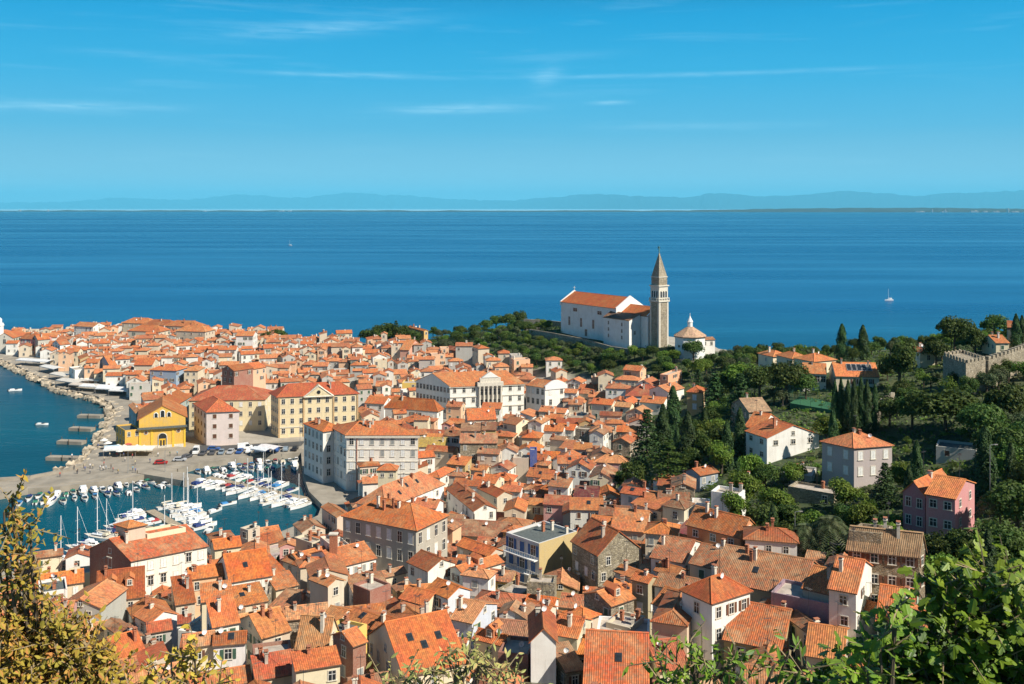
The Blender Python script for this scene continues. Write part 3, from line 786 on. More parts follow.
def quad2(a, b, d, h, zabs=None, skew=0.0):
    D = solve(a[0], a[1], h) if zabs is None else (CZ - zabs) * F / (a[1] - HY)
    A = at(a[0], D); ze = CZ - (a[1] - HY) / F * D
    D2 = (CZ - ze) * F / (b[1] - HY); B = at(b[0], D2)
    e = (B - A)
    if abs(e.y) > 1.3 * abs(e.x): B = A + Vector((e.x, math.copysign(1.3 * abs(e.x), e.y)))
    n = Vector((-(B - A).y, (B - A).x)).normalized()
    return [A, B, B + n * d, A + n * d], ze
def perp_to(Cp, dirv, px):                       # length along dirv from Cp so that it projects to column px
    k = (px - HX) / F
    den = dirv.x - k * dirv.y
    if abs(den) < 1e-4: return None
    t = (k * Cp.y - Cp.x) / den
    return t if 1.5 < t < 60 else None
def quad3(l, c, r, h, zabs=None, raw=False):
    D = solve(c[0], c[1], h) if zabs is None else (CZ - zabs) * F / (c[1] - HY)
    ze = CZ - (c[1] - HY) / F * D
    C_ = at(c[0], D)
    def pt(p): return at(p[0], (CZ - ze) * F / max(p[1] - HY, 8))
    Lp, Rp = pt(l), pt(r)
    if not raw:
        def lim(v):                              # keep a measured edge within a sensible bearing
            if v.length > 40: v = v.normalized() * 40
            return v
        el, er = lim(Lp - C_), lim(Rp - C_)
        if abs(r[0] - c[0]) >= abs(c[0] - l[0]):
            dr = er.normalized(); n = Vector((-dr.y, dr.x)); t = perp_to(C_, n, l[0])
            Rp = C_ + er
            Lp = C_ + n * min(t, 12) if t else C_ + n * min(11, max(5, el.length))
        else:
            dl = el.normalized(); n = Vector((dl.y, -dl.x)); t = perp_to(C_, n, r[0])
            Lp = C_ + el
            Rp = C_ + n * min(t, 12) if t else C_ + n * min(11, max(5, er.length))
    return [Lp, C_, Rp, Lp + Rp - C_], ze
def hand(pts, h, roof='e', wall='cream', tone='orange', d=8, raw=False, **k):
    if len(pts) == 2: q, ze = quad2(pts[0], pts[1], d, h)
    else: q, ze = quad3(*pts, h, raw=raw)
    kind = {'e': 'gable', 'g': 'gable', 'L': 'gable', 'R': 'gable', 'h': 'hip', 'f': 'flat', 's': 'shed'}[roof]
    axis = {'e': 0, 'g': 1, 'L': 0, 'R': 1, 's': 0, 'f': 0}.get(roof, 0)
    if roof == 'h': axis = 0 if (q[1] - q[0]).length >= (q[2] - q[1]).length else 1
    if roof == 's' and len(pts) == 3: axis = k.pop('axis', 1)
    zb = min(gz(p.x, p.y) for p in q); zb = min(zb, ze - 3)
    nm = k.pop('name', 'house')
    return build_house(nm, q, zb, ze, kind, axis, k.pop('rise', None if kind != 'shed' else 1.3), wall, tone, **k)
# ------------------------------------------------------------------ landmarks
LM = {}
def lm(name, root): LM[name] = root.location.copy(); return root
def wall_win(root, a, c, t, z, mesh, par=None):
    a, c = Vector((a[0], a[1])), Vector((c[0], c[1])); d = (c - a).normalized(); n = Vector((d.y, -d.x))
    p = a.lerp(c, t)
    return link('window', mesh, par or root, Vector((p.x, p.y, z)) - root.location, None, math.atan2(n.x, -n.y))
# --- the church of the hill
A, B = at(561, 505), at(644, 455)
u = (B - A).normalized(); v = Vector((-u.y, u.x))          # v points away from the camera
if v.y < 0: v = -v
CHL = (B - A).length
def cp(s_, w_): return A + u * s_ + v * w_
church = empty('church', (A.x, A.y, 24.0))
tag(church, 'long white church with orange roofs on the green ridge beside the bell tower', 'church')
lm('white church', church)
s0 = .69 * CHL
def church_vol(s1, s2, w1, w2, ze, rise, gable_up=0.0):
    q = [cp(s1, w1), cp(s2, w1), cp(s2, w2), cp(s1, w2)]
    build_house('church', q, 20.0, ze, 'gable', 0, rise, 'white', 'plain', root=church, win=0, chim=0, ant=False, dish=False, ov=.5, wcol=(.80, .78, .74))
    return q
qn = church_vol(0, s0, 0, 17, 40.8, 4.6)
qc = church_vol(s0 + .3, CHL, 2.5, 14.5, 38.6, 3.6)
s = MB()                                                   # raised gable walls with white coping
for sa, w1, w2, ze, rise in ((s0, -.4, 17.4, 41.0, 5.4), (CHL - .2, 2.2, 14.8, 38.9, 4.2), (0, -.4, 17.4, 41.0, 5.2)):
    pts = [cp(sa - .35, w1), cp(sa + .35, w1), cp(sa + .35, (w1 + w2) / 2), cp(sa - .35, (w1 + w2) / 2), cp(sa + .35, w2), cp(sa - .35, w2)]
    P_ = [(p.x - A.x, p.y - A.y) for p in pts]; zb_ = ze - 24
    for (i, j, za, zc) in ((0, 3, 0, rise), (3, 5, rise, 0)):
        k1, k2 = (1, 2) if (i, j) == (0, 3) else (2, 4)
        lo = -16 if sa > 10 else -2
        V = [(*P_[i], zb_ + lo), (*P_[j], zb_ + lo), (*P_[k2], zb_ + lo), (*P_[k1], zb_ + lo), (*P_[i], zb_ + za), (*P_[j], zb_ + zc), (*P_[k2], zb_ + zc), (*P_[k1], zb_ + za)]
        s.add(V, [(0, 1, 5, 4), (1, 2, 6, 5), (2, 3, 7, 6), (3, 0, 4, 7), (4, 5, 6, 7)], 'white')
s.build('gable_wall', church)
s = MB()                                                   # sacristy with its dark lean-to roof
q = [cp(s0 - 4, -4.5), cp(CHL - 5, -4.5), cp(CHL - 5, 2.3), cp(s0 - 4, -.1)]
build_house('church', q, 20.0, 36.6, 'shed', 0, 2.4, 'white', 'brown', root=church, win=0, chim=0, ant=False, dish=False, wcol=(.78, .77, .74))
cw = win_mesh('plain', 1.3, 4.2); cs = win_mesh('plain', .8, 1.5); cl = win_mesh('plain', 3.0, 1.6)
a0, a1 = cp(0, 0), cp(s0, 0)
for t in (.16, .38, .60, .82): wall_win(church, a0, a1, t, 29.6 if t < .9 else 30, cw)
for t in (.27, .71): wall_win(church, a0, a1, t, 36.8, cl)
d_ = wall_win(church, a0, a1, .47, 25.5, win_mesh('plain', 1.6, 3.2)); d_.name = 'door'
a0, a1 = cp(s0 - 4, -4.5), cp(CHL - 5, -4.5)
for t in (.2, .72):
    for z in (27.6, 30.6, 33.6): wall_win(church, a0, a1, t, z, cs)
a0, a1 = cp(CHL - 5, -4.5), cp(CHL - 5, 2.3)
wall_win(church, a0, a1, .5, 30, cs)
a0, a1 = cp(CHL, 2.5), cp(CHL, 14.5)
for t in (.3, .7): wall_win(church, a0, a1, t, 30, cw)
s = MB(); s.tube([(0, 0, 0), (0, 0, 2.2)], [.12, .12], 'trim', 5); s.tube([(-.6, 0, 1.5), (.6, 0, 1.5)], [.1, .1], 'trim', 5)
p = cp(.2, 8.5); s.build('cross', church, (p.x - A.x, p.y - A.y, 46.0 - 24))
# --- the bell tower
T = at(659, 450)
tower = empty('bell_tower', (T.x, T.y, 25.0)); lm('bell tower', tower)
tag(tower, 'tall square stone bell tower with clock, belfry and pointed spire beside the church', 'bell tower')
ra = math.atan2(u.y, u.x)
cx_, cy_ = (-u * 2.9 + v * 2.9)
def tp(x, y): return (cx_ + u.x * x + v.x * y, cy_ + u.y * x + v.y * y)
def sq(r): return [tp(r, -r), tp(r, r), tp(-r, r), tp(-r, -r)]
M['tower'] = stone_mat('tower_stone', (.50, .42, .30))
s = MB(); s.prism(sq(2.9), -6, 21.0, 'tower')
for k in (-2.45, 2.45):                                    # corner pilasters
    for ax in (0, 1):
        for sg in (-1, 1):
            c_ = tp(k, sg * 2.93) if ax == 0 else tp(sg * 2.93, k)
            s.box((c_[0], c_[1], -5), .8 if ax == 0 else .18, .18 if ax == 0 else .8, 25.4, 'trim', ra)
s.build('shaft', tower)
s = MB(); s.prism(sq(3.35), 20.6, 21.3, 'trim', True, True)
for i in range(4):
    for k in (-3.0, -1.5, 0, 1.5, 3.0): 
        c_ = [tp(k, -3.2), tp(k, 3.2), tp(3.2, k), tp(-3.2, k)][i]; s.box((c_[0], c_[1], 21.3), .3, .3, .9, 'trim', ra)
    a_, b_ = sq(3.2)[i], sq(3.2)[(i + 1) % 4]; s.tube([(*a_, 22.2), (*b_, 22.2)], [.15, .15], 'trim', 4)
s.build('balcony', tower)
s = MB(); s.prism(sq(2.75), 21.3, 27.6, 'trim', True)
s.build('belfry', tower)
for i in range(4):                                         # three arches on each face of the belfry
    for k in (-1.5, 0, 1.5):
        c_ = [(tp(k, -2.76), ra), (tp(2.76, k), ra + math.pi / 2), (tp(k, 2.76), ra + math.pi), (tp(-2.76, k), ra - math.pi / 2)][i]
        w = MB(); pts = [(-.45, -.06, 0), (.45, -.06, 0)] + [(.45 * math.cos(a), -.06, 2.4 + .45 * math.sin(a)) for a in [j * math.pi / 6 for j in range(7)]]
        w.face(pts, 'glass'); w.tube([(-.55, -.1, 0), (-.55, -.1, 2.4)], [.1, .1], 'white', 5); w.tube([(.55, -.1, 0), (.55, -.1, 2.4)], [.1, .1], 'white', 5)
        if 'arch' not in M: M['arch'] = w.mesh('arch_opening')
        link('arch_opening', M['arch'], tower, (*c_[0], 22.6), None, c_[1])
s = MB(); s.prism(sq(3.2), 27.6, 28.1, 'trim', True, True); s.prism(sq(2.5), 28.1, 31.6, 'tower'); s.prism(sq(2.7), 31.6, 32.0, 'trim', True, True)
s.build('drum', tower)
s = MB(); b4 = sq(2.5); ap = tp(0, 0)
for i in range(4): s.face([(*b4[i], 32), (*b4[(i + 1) % 4], 32), (*ap, 43.2)], M['tower'])
s.build('spire', tower)
s = MB(); s.tube([(*ap, 43), (*ap, 43.8)], [.35, .25], 'tint', 6); s.tube([(*ap, 43.8), (*ap, 45.4)], [.28, .16], 'tint', 6); s.tube([(*ap, 45.3), (*ap, 45.8)], [.2, .12], 'tint', 6)
a_ = tp(.9, .3); s.tube([(*ap, 44.9), (*a_, 45.3)], [.1, .05], 'tint', 5); a_ = tp(-.7, -.2); s.face([(*ap, 45.2), (*a_, 45.7), (*a_, 44.2)], 'tint')
s.build('angel_statue', tower, (0, 0, 0), (.10, .22, .19))
for i, (c_, r_) in enumerate(((tp(-2.92, 0), ra - math.pi / 2),)):
    w = MB(); n = 24
    w.face([(1.25 * math.cos(6.283 * j / n), -.10, 1.25 * math.sin(6.283 * j / n)) for j in range(n)], 'white')
    for j in range(n): 
        a1_, a2_ = 6.283 * j / n, 6.283 * (j + 1) / n
        w.face([(1.25 * math.cos(a1_), -.10, 1.25 * math.sin(a1_)), (1.25 * math.cos(a2_), -.10, 1.25 * math.sin(a2_)), (1.4 * math.cos(a2_), .05, 1.4 * math.sin(a2_)), (1.4 * math.cos(a1_), .05, 1.4 * math.sin(a1_))], 'trim')
    for j in range(12):
        a1_ = 6.283 * j / 12; w.tube([(1.0 * math.cos(a1_), -.12, 1.0 * math.sin(a1_)), (1.15 * math.cos(a1_), -.12, 1.15 * math.sin(a1_))], [.04, .04], 'dark', 4)
    w.tube([(0, -.13, 0), (.35, -.13, .55)], [.05, .03], 'dark', 4); w.tube([(0, -.13, 0), (-.2, -.13, .9)], [.04, .03], 'dark', 4)
    w.build('clock_face', tower, (*c_, 15.6)).rotation_euler = (0, 0, r_)
# --- the baptistery
Bp = at(690, 441)
bap = empty('baptistery', (Bp.x, Bp.y, 22.5)); lm('octagonal baptistery', bap)
tag(bap, 'white octagonal chapel with tiled pyramid roof and white lantern', 'chapel')
def octg(r, rot=0.2): return [(r * math.cos(rot + i * math.pi / 4), r * math.sin(rot + i * math.pi / 4)) for i in range(8)]
s = MB(); s.prism(octg(7.0), -4, 9.0, 'white'); s.prism(octg(7.25), 8.7, 9.3, 'trim', True, True); s.build('wall', bap)
s = MB(); o1, o2 = octg(7.6), octg(1.3)
for i in range(8):
    j = (i + 1) % 8
    s.face([(*o1[i], 9.3), (*o1[j], 9.3), (*o2[j], 13.2), (*o2[i], 13.2)], 'roof', [(i * 6, 0), (i * 6 + 5.8, 0), (i * 6 + 3.4, 7.3), (i * 6 + 2.4, 7.3)])
    s.face([(*o1[i], 9.0), (*o1[j], 9.0), (*o1[j], 9.3), (*o1[i], 9.3)], 'eave')
s.build('roof', bap, (0, 0, 0), (.60, .38, .25, .9))
s = MB(); s.lathe((0, 0, 13), [(1.15, 0), (1.15, 2.2), (1.4, 2.3), (1.3, 2.5), (.5, 4.0), (.12, 5.0), (.1, 6.2)], 'white', 8); s.build('lantern', bap)
for i in range(8):
    a_, b_ = octg(7.0)[i], octg(7.0)[(i + 1) % 8]
    mid = Vector(((a_[0] + b_[0]) / 2, (a_[1] + b_[1]) / 2)); n_ = mid.normalized()
    if n_.y < .3: link('window', win_mesh('plain', 1.3, .9), bap, (mid.x, mid.y, 4.6), None, math.atan2(n_.x, -n_.y))
q = [Bp + Vector(p) for p in ((5.5, 1.0), (11.5, 2.5), (10.5, 8), (4.5, 6.5))]
build_house('baptistery', q, 20, 29.6, 'gable', 0, .7, 'white', 'weathered', root=bap, win=.9, rows=1, chim=0, ant=False, dish=False, wkinds=['plain'])
# --- ridge walls
def wall_thing(name, pts, h, th, mat, label, cat='wall', group=None, coping='trim', base=-2.0, cren=0, zs=None):
    """pts: ground points; follows the ground; th metres thick"""
    o = empty(name, (pts[0][0], pts[0][1], (zs[0] if zs else gz(*pts[0]))))
    s = MB()
    for i in range(len(pts) - 1):
        a, c = Vector(pts[i]), Vector(pts[i + 1]); n = max(1, int((c - a).length / 6)); d = (c - a).normalized(); w = Vector((-d.y, d.x)) * th / 2
        for k in range(n):
            p, r = a.lerp(c, k / n), a.lerp(c, (k + 1) / n)
            z1 = (zs[i] + (zs[i + 1] - zs[i]) * k / n) if zs else gz(p.x, p.y); z2 = (zs[i] + (zs[i + 1] - zs[i]) * (k + 1) / n) if zs else gz(r.x, r.y)
            V = []
            for (pp, z) in ((p, z1), (r, z2)):
                for sg in (1, -1): V += [(pp.x + sg * w.x - o.location.x, pp.y + sg * w.y - o.location.y, z + base - o.location.z), (pp.x + sg * w.x - o.location.x, pp.y + sg * w.y - o.location.y, z + h - o.location.z)]
            s.add(V, [(0, 4, 5, 1), (6, 2, 3, 7), (1, 5, 7, 3), (0, 1, 3, 2), (4, 6, 7, 5)], mat)
            if cren:
                m_ = max(1, int((r - p).length / cren))
                for j in range(m_):
                    pp = p.lerp(r, (j + .5) / m_); zz_ = z1 + (z2 - z1) * (j + .5) / m_
                    s.box((pp.x - o.location.x, pp.y - o.location.y, zz_ + h - .05 - o.location.z), cren * .68, th * .8, 1.0, mat, math.atan2(d.y, d.x))
    s.build('masonry', o)
    tag(o, label, cat, group)
    return o
M['rubble'] = stone_mat('retaining_wall_stone', (.45, .39, .29))
M['oldwall'] = stone_mat('old_town_wall_stone', (.46, .39, .28))
def gp(px, py, z): p = pxz(px, py, z); return (p.x, p.y)
wall_thing('retaining_wall', [cp(-16, -8), cp(5, -9), cp(30, -9), cp(50, -10), cp(60, -7)], 1.2, .7, 'rubble', 'low pale stone parapet along the terrace below the white church', zs=[24.6, 24.9, 24.6, 23.4, 23.0], base=-6)
wall_thing('retaining_wall', [at(668, 436), at(690, 428), at(714, 428), at(728, 436)], 1.0, .8, 'rubble', 'stone terrace wall below the octagonal chapel', zs=[21.5, 21.5, 21.5, 21.5], base=-5)
wall_thing('stone_wall', [at(524, 545), at(544, 540), at(562, 532)], 5.5, 1.0, 'rubble', 'tall dark stone wall on the ridge west of the church', zs=[22, 22, 22])
wall_thing('stone_wall', [at(760, 186), at(783, 183), at(810, 182)], 3.0, .7, 'rubble', 'grey stone retaining wall along the lane under the palm garden', base=-3)
wall_thing('stone_wall', [at(862, 252), at(873, 256), at(884, 264), at(893, 270)], 5.0, .9, 'rubble', 'curved stone garden wall below the cypress row', base=-3)
# --- the old town wall, with its tower
Tw = [at(943, 280), at(966, 266), at(986, 272)]
Tw.append(Tw[0] + Tw[2] - Tw[1])
tw = empty('fortified_wall_tower', (Tw[1].x, Tw[1].y, 37.5)); lm('old town wall', tw)
tag(tw, 'crenellated square tower of the old stone town wall, one side in shade', 'tower')
s = MB(); q = [p - Vector((Tw[1].x, Tw[1].y)) for p in Tw]
s.prism([tuple(p) for p in q], -8, 9.2, 'oldwall'); s.build('masonry', tw)
for i in range(4):
    a_, b_ = q[i], q[(i + 1) % 4]; d = b_ - a_; n = max(2, int(d.length / 1.9))
    for k in range(n):
        p = a_.lerp(b_, (k + .5) / n) + (sum(q, Vector((0, 0))) / 4 - a_.lerp(b_, (k + .5) / n)).normalized() * .35
        s = MB(); hh = .8; s.box((0, 0, 0), 1.25, .6, hh, 'oldwall', 0); s.face([(-.6, -.3, hh), (0, -.3, hh + .35), (.6, -.3, hh)], 'oldwall')
        if 'merlon' not in M: M['merlon'] = s.mesh('merlon')
        link('merlon', M['merlon'], tw, (p.x, p.y, 9.2), None, math.atan2(d.y, d.x))
wall_thing('fortified_wall', [Tw[2], at(1006, 278), at(1030, 288), at(1075, 305)], 8.8, 1.4, 'oldwall', 'long crenellated stretch of old town wall running off from its tower', cren=1.9, zs=[37.8, 38.6, 39.8, 41.5], base=-9)
# --- buildings round the harbour
def portico(root, q, ze, t0, t1, mat='white'):
    pass
pal = hand([(416,381),(450,386.5),(524,383.5)], 13.5, 'R', 'white', 'orange', raw=True, name='palace', label='white palace with columned portico and pediment behind the square', cat='palace', reg={0: (10, 3), 1: (8, 3)}, winsize=(1.1, 1.9), wins=4.2, wkinds=['plain'], chim=3, rise=4.2, ant=False, dish=False, ov=.7)
lm('white palace', pal)
H_ = HOUSES[-1]; C1, R1 = H_['q'][1], H_['q'][2]; ze = H_['ze']; d = (R1 - C1).normalized(); n = Vector((d.y, -d.x)); ro = pal.location
s = MB(); a_, b_ = C1.lerp(R1, .37), C1.lerp(R1, .70)
def pl(p, z): return (p.x - ro.x, p.y - ro.y, z - ro.z)
pw = (b_ - a_).length
def pbox(p0, p1, out, z0, z1, mat='white', inn=.5):
    V = [p0 - n * inn, p1 - n * inn, p1 + n * out, p0 + n * out]
    s.prism([(p.x - ro.x, p.y - ro.y) for p in V[::-1]], z0 - ro.z, z1 - ro.z, mat, True, True)
pbox(a_, b_, 1.2, 0.5, ze - 8.6, 'trim'); pbox(a_, b_, .35, ze - 8.6, ze, 'trim'); pbox(a_ - d * .3, b_ + d * .3, 1.5, ze - .2, ze + 1.3, 'trim'); pbox(a_ + d * .8, b_ - d * .8, 1.1, ze + 1.3, ze + 3.0, 'trim')
s.build('portico', pal)
for k in range(5):
    for z_ in (ze - 8.2, ze - 4.0): link('window', win_mesh('plain', 1.0, 2.4), pal, pl(a_.lerp(b_, .15 + .175 * k) + n * .36, z_), None, math.atan2(n.x, -n.y))
for k in range(6):
    p = a_.lerp(b_, .06 + .88 * k / 5) + n * .95
    c = MB(); c.lathe((0, 0, 0), [(.55, 0), (.55, .3), (.42, .4), (.36, 7.6), (.55, 7.9), (.55, 8.4)], 'trim', 8)
    if 'col' not in M: M['col'] = c.mesh('column')
    link('column', M['col'], pal, pl(p, ze - 8.6))
s = MB(); mm = a_.lerp(b_, .5)
for (o_, zz_) in ((1.12, 0),):
    P3 = [a_.lerp(b_, .15), a_.lerp(b_, .85)]
    f_ = [pl(P3[0] + n * o_, ze + 3.2), pl(P3[1] + n * o_, ze + 3.2), pl(mm + n * o_, ze + 5.6)]; bk = [pl(P3[0] - n * .3, ze + 3.2), pl(P3[1] - n * .3, ze + 3.2), pl(mm - n * .3, ze + 5.6)]
    s.face(f_, 'white'); s.face([f_[1], bk[1], bk[2], f_[2]], 'trim'); s.face([f_[2], bk[2], bk[0], f_[0]], 'trim'); s.face(bk[::-1], 'white')
s.build('pediment', pal)
s = MB(); pbox(C1, R1, .3, ze - 4.6, ze - 4.3, 'trim'); pbox(C1, R1, .3, ze - 8.9, ze - 8.5, 'trim'); pbox(C1 - d * .4, R1 + d * .4, .5, ze - .6, ze - .1, 'trim'); s.build('cornice', pal)
cv = hand([(526,385),(545,388),(567,386)], 10.5, 'L', 'white', 'orange', raw=True, name='courthouse', label='white building with arched gable beside the palace', cat='building', reg={0: (4, 2), 1: (2, 2)}, winsize=(1.2, 2.2), wins=4.2, wkinds=['plain', 'shut_white'], chim=0, rise=2.2, ant=False, dish=False)
lm('arched white building', cv)
H_ = HOUSES[-1]; C1, R1 = H_['q'][1], H_['q'][2]; ze = H_['ze']; d = (R1 - C1).normalized(); n = Vector((d.y, -d.x)); ro = cv.location
s = MB(); W_ = (R1 - C1).length; mm = C1.lerp(R1, .5); nn = 14
arc = [(-W_ / 2 + W_ * k / nn, 1.0 + 2.2 * math.sin(math.pi * k / nn)) for k in range(nn + 1)]
V = []
for o_ in (.35, -.6): V += [pl(mm + d * x + n * o_, ze - .3 + z) for x, z in arc] + [pl(mm + d * arc[-1][0] + n * o_, ze - .8), pl(mm + d * arc[0][0] + n * o_, ze - .8)]
k_ = nn + 3
s.add(V, [tuple(range(k_))[::-1], tuple(range(k_, 2 * k_))] + [(i, (i + 1) % k_, k_ + (i + 1) % k_, k_ + i) for i in range(k_)], 'white'); s.build('arched_gable', cv)
crt = hand([(271,393),(279,397.5),(357.5,394)], 15.2, 'h', 'cream', 'red', raw=True, name='courthouse', label='large pale yellow courthouse with triangular pediment above the harbour', cat='building', reg={0: (4, 4), 1: (9, 4)}, winsize=(1.15, 1.8), wins=3.7, wkinds=['plain'], chim=2, rise=4.0, ant=False, dish=False, wcol=(.74, .60, .36), ov=.7)
lm('yellow courthouse', crt)
H_ = HOUSES[-1]; C1, R1 = H_['q'][1], H_['q'][2]; ze = H_['ze']; d = (R1 - C1).normalized(); n = Vector((d.y, -d.x)); ro = crt.location
a_, b_ = C1.lerp(R1, .31), C1.lerp(R1, .69)
s = MB(); mm = a_.lerp(b_, .5)
f_ = [pl(a_ + n * .7, ze - .2), pl(b_ + n * .7, ze - .2), pl(mm + n * .7, ze + 3.9)]; bk = [pl(a_ - n * 5, ze - .2), pl(b_ - n * 5, ze - .2), pl(mm - n * 5, ze + 3.9)]
s.face(f_, 'tint'); s.face([f_[1], bk[1], bk[2], f_[2]], 'roof', [(0, 0), (0, 6), (6, 6), (6, 0)]); s.face([f_[2], bk[2], bk[0], f_[0]], 'roof', [(0, 0), (0, 6), (6, 6), (6, 0)])
s.tube([Vector(f_[0]), Vector(f_[2])], [.3, .3], 'trim', 4); s.tube([Vector(f_[2]), Vector(f_[1])], [.3, .3], 'trim', 4); s.tube([Vector(f_[0]), Vector(f_[1])], [.3, .3], 'trim', 4)
x = s.build('pediment', crt, (0, 0, 0), (.72, .60, .38))
c = MB(); c.lathe((0, 0, 0), [(.7, 0), (.7, .1)], 'glass', 14)
y = c.build('oculus', x); y.location = pl(mm + n * .72, ze + 1.5); y.rotation_euler = (R(90), 0, math.atan2(d.y, d.x))
s = MB()
for t in (0.31, .69, .0, 1.0):
    p = C1.lerp(R1, t); pbox(p - d * .3, p + d * .3, .22, 1, ze - .1, 'tint')
pbox(C1, R1, .2, ze - 11.5, ze - 11.2, 'trim')
s.build('pilaster', crt, (0, 0, 0), (.50, .33, .17))
pnk = hand([(194,404),(206.5,412.5),(239,411.5)], 12.2, 'h', 'cream', 'red', raw=True, name='customs_house', label='pale pinkish hip roofed house with red shutters standing on the quay', cat='house', reg={0: (4, 3), 1: (2, 3)}, winsize=(1.3, 1.5), wins=3.6, wkinds=['shut_brown'], chim=0, rise=3.6, ant=False, dish=False, wcol=(.72, .60, .56), rcol=(.50, .12, .045, .3))
lm('pale pink quay house', pnk)
q, ze_ = quad2((189, 401), (264.5, 400), 19, 12)
cyb = build_house('palazzo', q, 1.5, ze_, 'hip', 0, 4.0, 'cream', 'red', 'broad cream building with wide red hip roof behind the pinkish quay house', 'building', reg={0: (8, 3), 1: (3, 3)}, winsize=(1.1, 1.7), wins=3.6, wkinds=['plain', 'shut_white'], wcol=(.74, .62, .38), ant=False)
lm('broad cream building', cyb)
# yellow waterfront hall
q, ze_ = quad2((139, 419.5), (185.5, 416.5), 19, 11)
hall = build_house('waterfront_hall', q, 1.9, ze_, 'gable', 1, 4.3, 'yellow', 'plain', 'bright yellow waterfront hall with low gable and arched door', 'hall', win=0, chim=0, ant=False, dish=False, ov=.7, wcol=(.68, .39, .03))
lm('yellow hall', hall)
C1, R1 = q[0], q[1]; ze = ze_; d = (R1 - C1).normalized(); n = Vector((d.y, -d.x)); ro = hall.location
s = MB(); pbox(C1 - d * .5, R1 + d * .5, 1.1, ze - 3.6, ze - 3.0, 'slate', .2); s.build('ledge', hall)
s = MB()
for t in (.02, .27, .73, .98): p = C1.lerp(R1, t); pbox(p - d * .35, p + d * .35, .18, 1.5, ze - 3.6, 'tint', .1)
pbox(C1, R1, .12, 1.5, 2.9, 'trim', .1)
s.build('pilaster', hall, (0, 0, 0), (.80, .50, .05))
def arch(name, w, h, mat, fr):
    s = MB(); nn = 10
    o_ = [(w / 2 * math.cos(a), h - w / 2 + w / 2 * math.sin(a)) for a in [math.pi * j / nn for j in range(nn + 1)]]
    s.face([(-w / 2, -.04, 0), (w / 2, -.04, 0)] + [(x, -.04, z) for x, z in o_[0:]], mat)
    pr = [(w / 2, 0)] + o_ + [(-w / 2, 0)]
    for (x1, z1), (x2, z2) in zip(pr, pr[1:]): s.tube([(x1, -.08, z1), (x2, -.08, z2)], [.16, .16], fr, 4)
    return s
o_ = arch('door', 3.0, 5.0, 'glass', 'trim').build('door', hall, pl(C1.lerp(R1, .5), 2.2)); o_.rotation_euler = (0, 0, math.atan2(n.x, -n.y))
x = MB(); x.box((0, -.07, 0), 2.2, .1, 3.0, 'tint'); x.box((-.5, -.13, .5), .6, .04, 2.0, 'glass'); x.box((.5, -.13, .5), .6, .04, 2.0, 'glass'); x.build('leaf', o_, (0, 0, 0), (.72, .42, .03))
for t in (.15, .85):
    c = MB(); c.lathe((0, 0, 0), [(.75, 0), (.75, .12)], 'trim', 14); c.lathe((0, 0, .12), [(.55, 0), (.55, .04)], 'sh_brown', 14)
    y = c.build('oculus', hall, pl(C1.lerp(R1, t), ze - 4.9)); y.rotation_euler = (R(90), 0, math.atan2(d.y, d.x))
for t, w, h in ((.36, 1.3, 1.7), (.5, 1.5, 2.5), (.64, 1.3, 1.7)):
    o_ = arch('window', w, h, 'glass', 'white').build('window', hall, pl(C1.lerp(R1, t), ze + .3)); o_.rotation_euler = (0, 0, math.atan2(n.x, -n.y))
x = hand([(116,425),(125,430.5),(141,429)], 7.5, 'f', 'yellow', 'slate', raw=True, root=hall, reg={1: (2, 1)}, win=.5, chim=0, wcol=(.66, .37, .03), ant=False, dish=False, rise=1)
# blue grey houses behind the hall
th_ = hand([(150,404),(178,404)], 9.5, 'g', 'teal', 'orange', d=16, label='blue grey gabled house directly behind the yellow hall', rise=2.6, reg={0: (1, 1)}, wcol=(.33, .45, .46)); lm('blue grey house', th_)
hand([(129,405),(136,413),(144,412)], 10, 'L', 'blue', 'light', raw=True, label='narrow turquoise house with patched orange roof at the quay corner', wcol=(.25, .45, .50))
# white corner block
wb = hand([(330,427),(346.5,435.5),(418,435.5)], 17, 'h', 'white', 'orange', raw=True, name='apartment_block', label='tall white block with four rows of shuttered windows by the marina', cat='building', reg={0: (5, 4), 1: (7, 4)}, winsize=(1.15, 2.0), wins=3.7, wkinds=['shut_white', 'shut_white', 'shut_white', 'shut_grey', 'hood'], chim=4, rise=3.0, wcol=(.80, .76, .68), ant=False, dish=False)
lm('white marina block', wb)
H_ = HOUSES[-1]; C1, R1 = H_['q'][1], H_['q'][2]; ze = H_['ze']; d = (R1 - C1).normalized(); n = Vector((d.y, -d.x)); ro = wb.location
s = MB(); pbox(C1 - d * .4, R1 + d * .4, .5, ze - .7, ze - .1, 'trim')
for k in (4.1, 7.8, 11.5): pbox(C1, R1, .18, ze - k - .2, ze - k, 'trim')
s.build('cornice', wb)
s = MB(); p = C1.lerp(R1, .145) + n * .15; s.tube([pl(p, 2), pl(p, ze)], [.12, .12], 'brick', 6); s.build('drainpipe', wb)
hand([(304,424),(323,432),(345,429)], 16.5, 'h', 'white', 'orange', raw=True, root=wb, reg={0: (5, 4), 1: (2, 4)}, winsize=(1.15, 2.0), wins=3.7, wkinds=['plain', 'shut_grey', 'plain'], chim=2, rise=1.6, wcol=(.74, .71, .66), ant=False, dish=False)
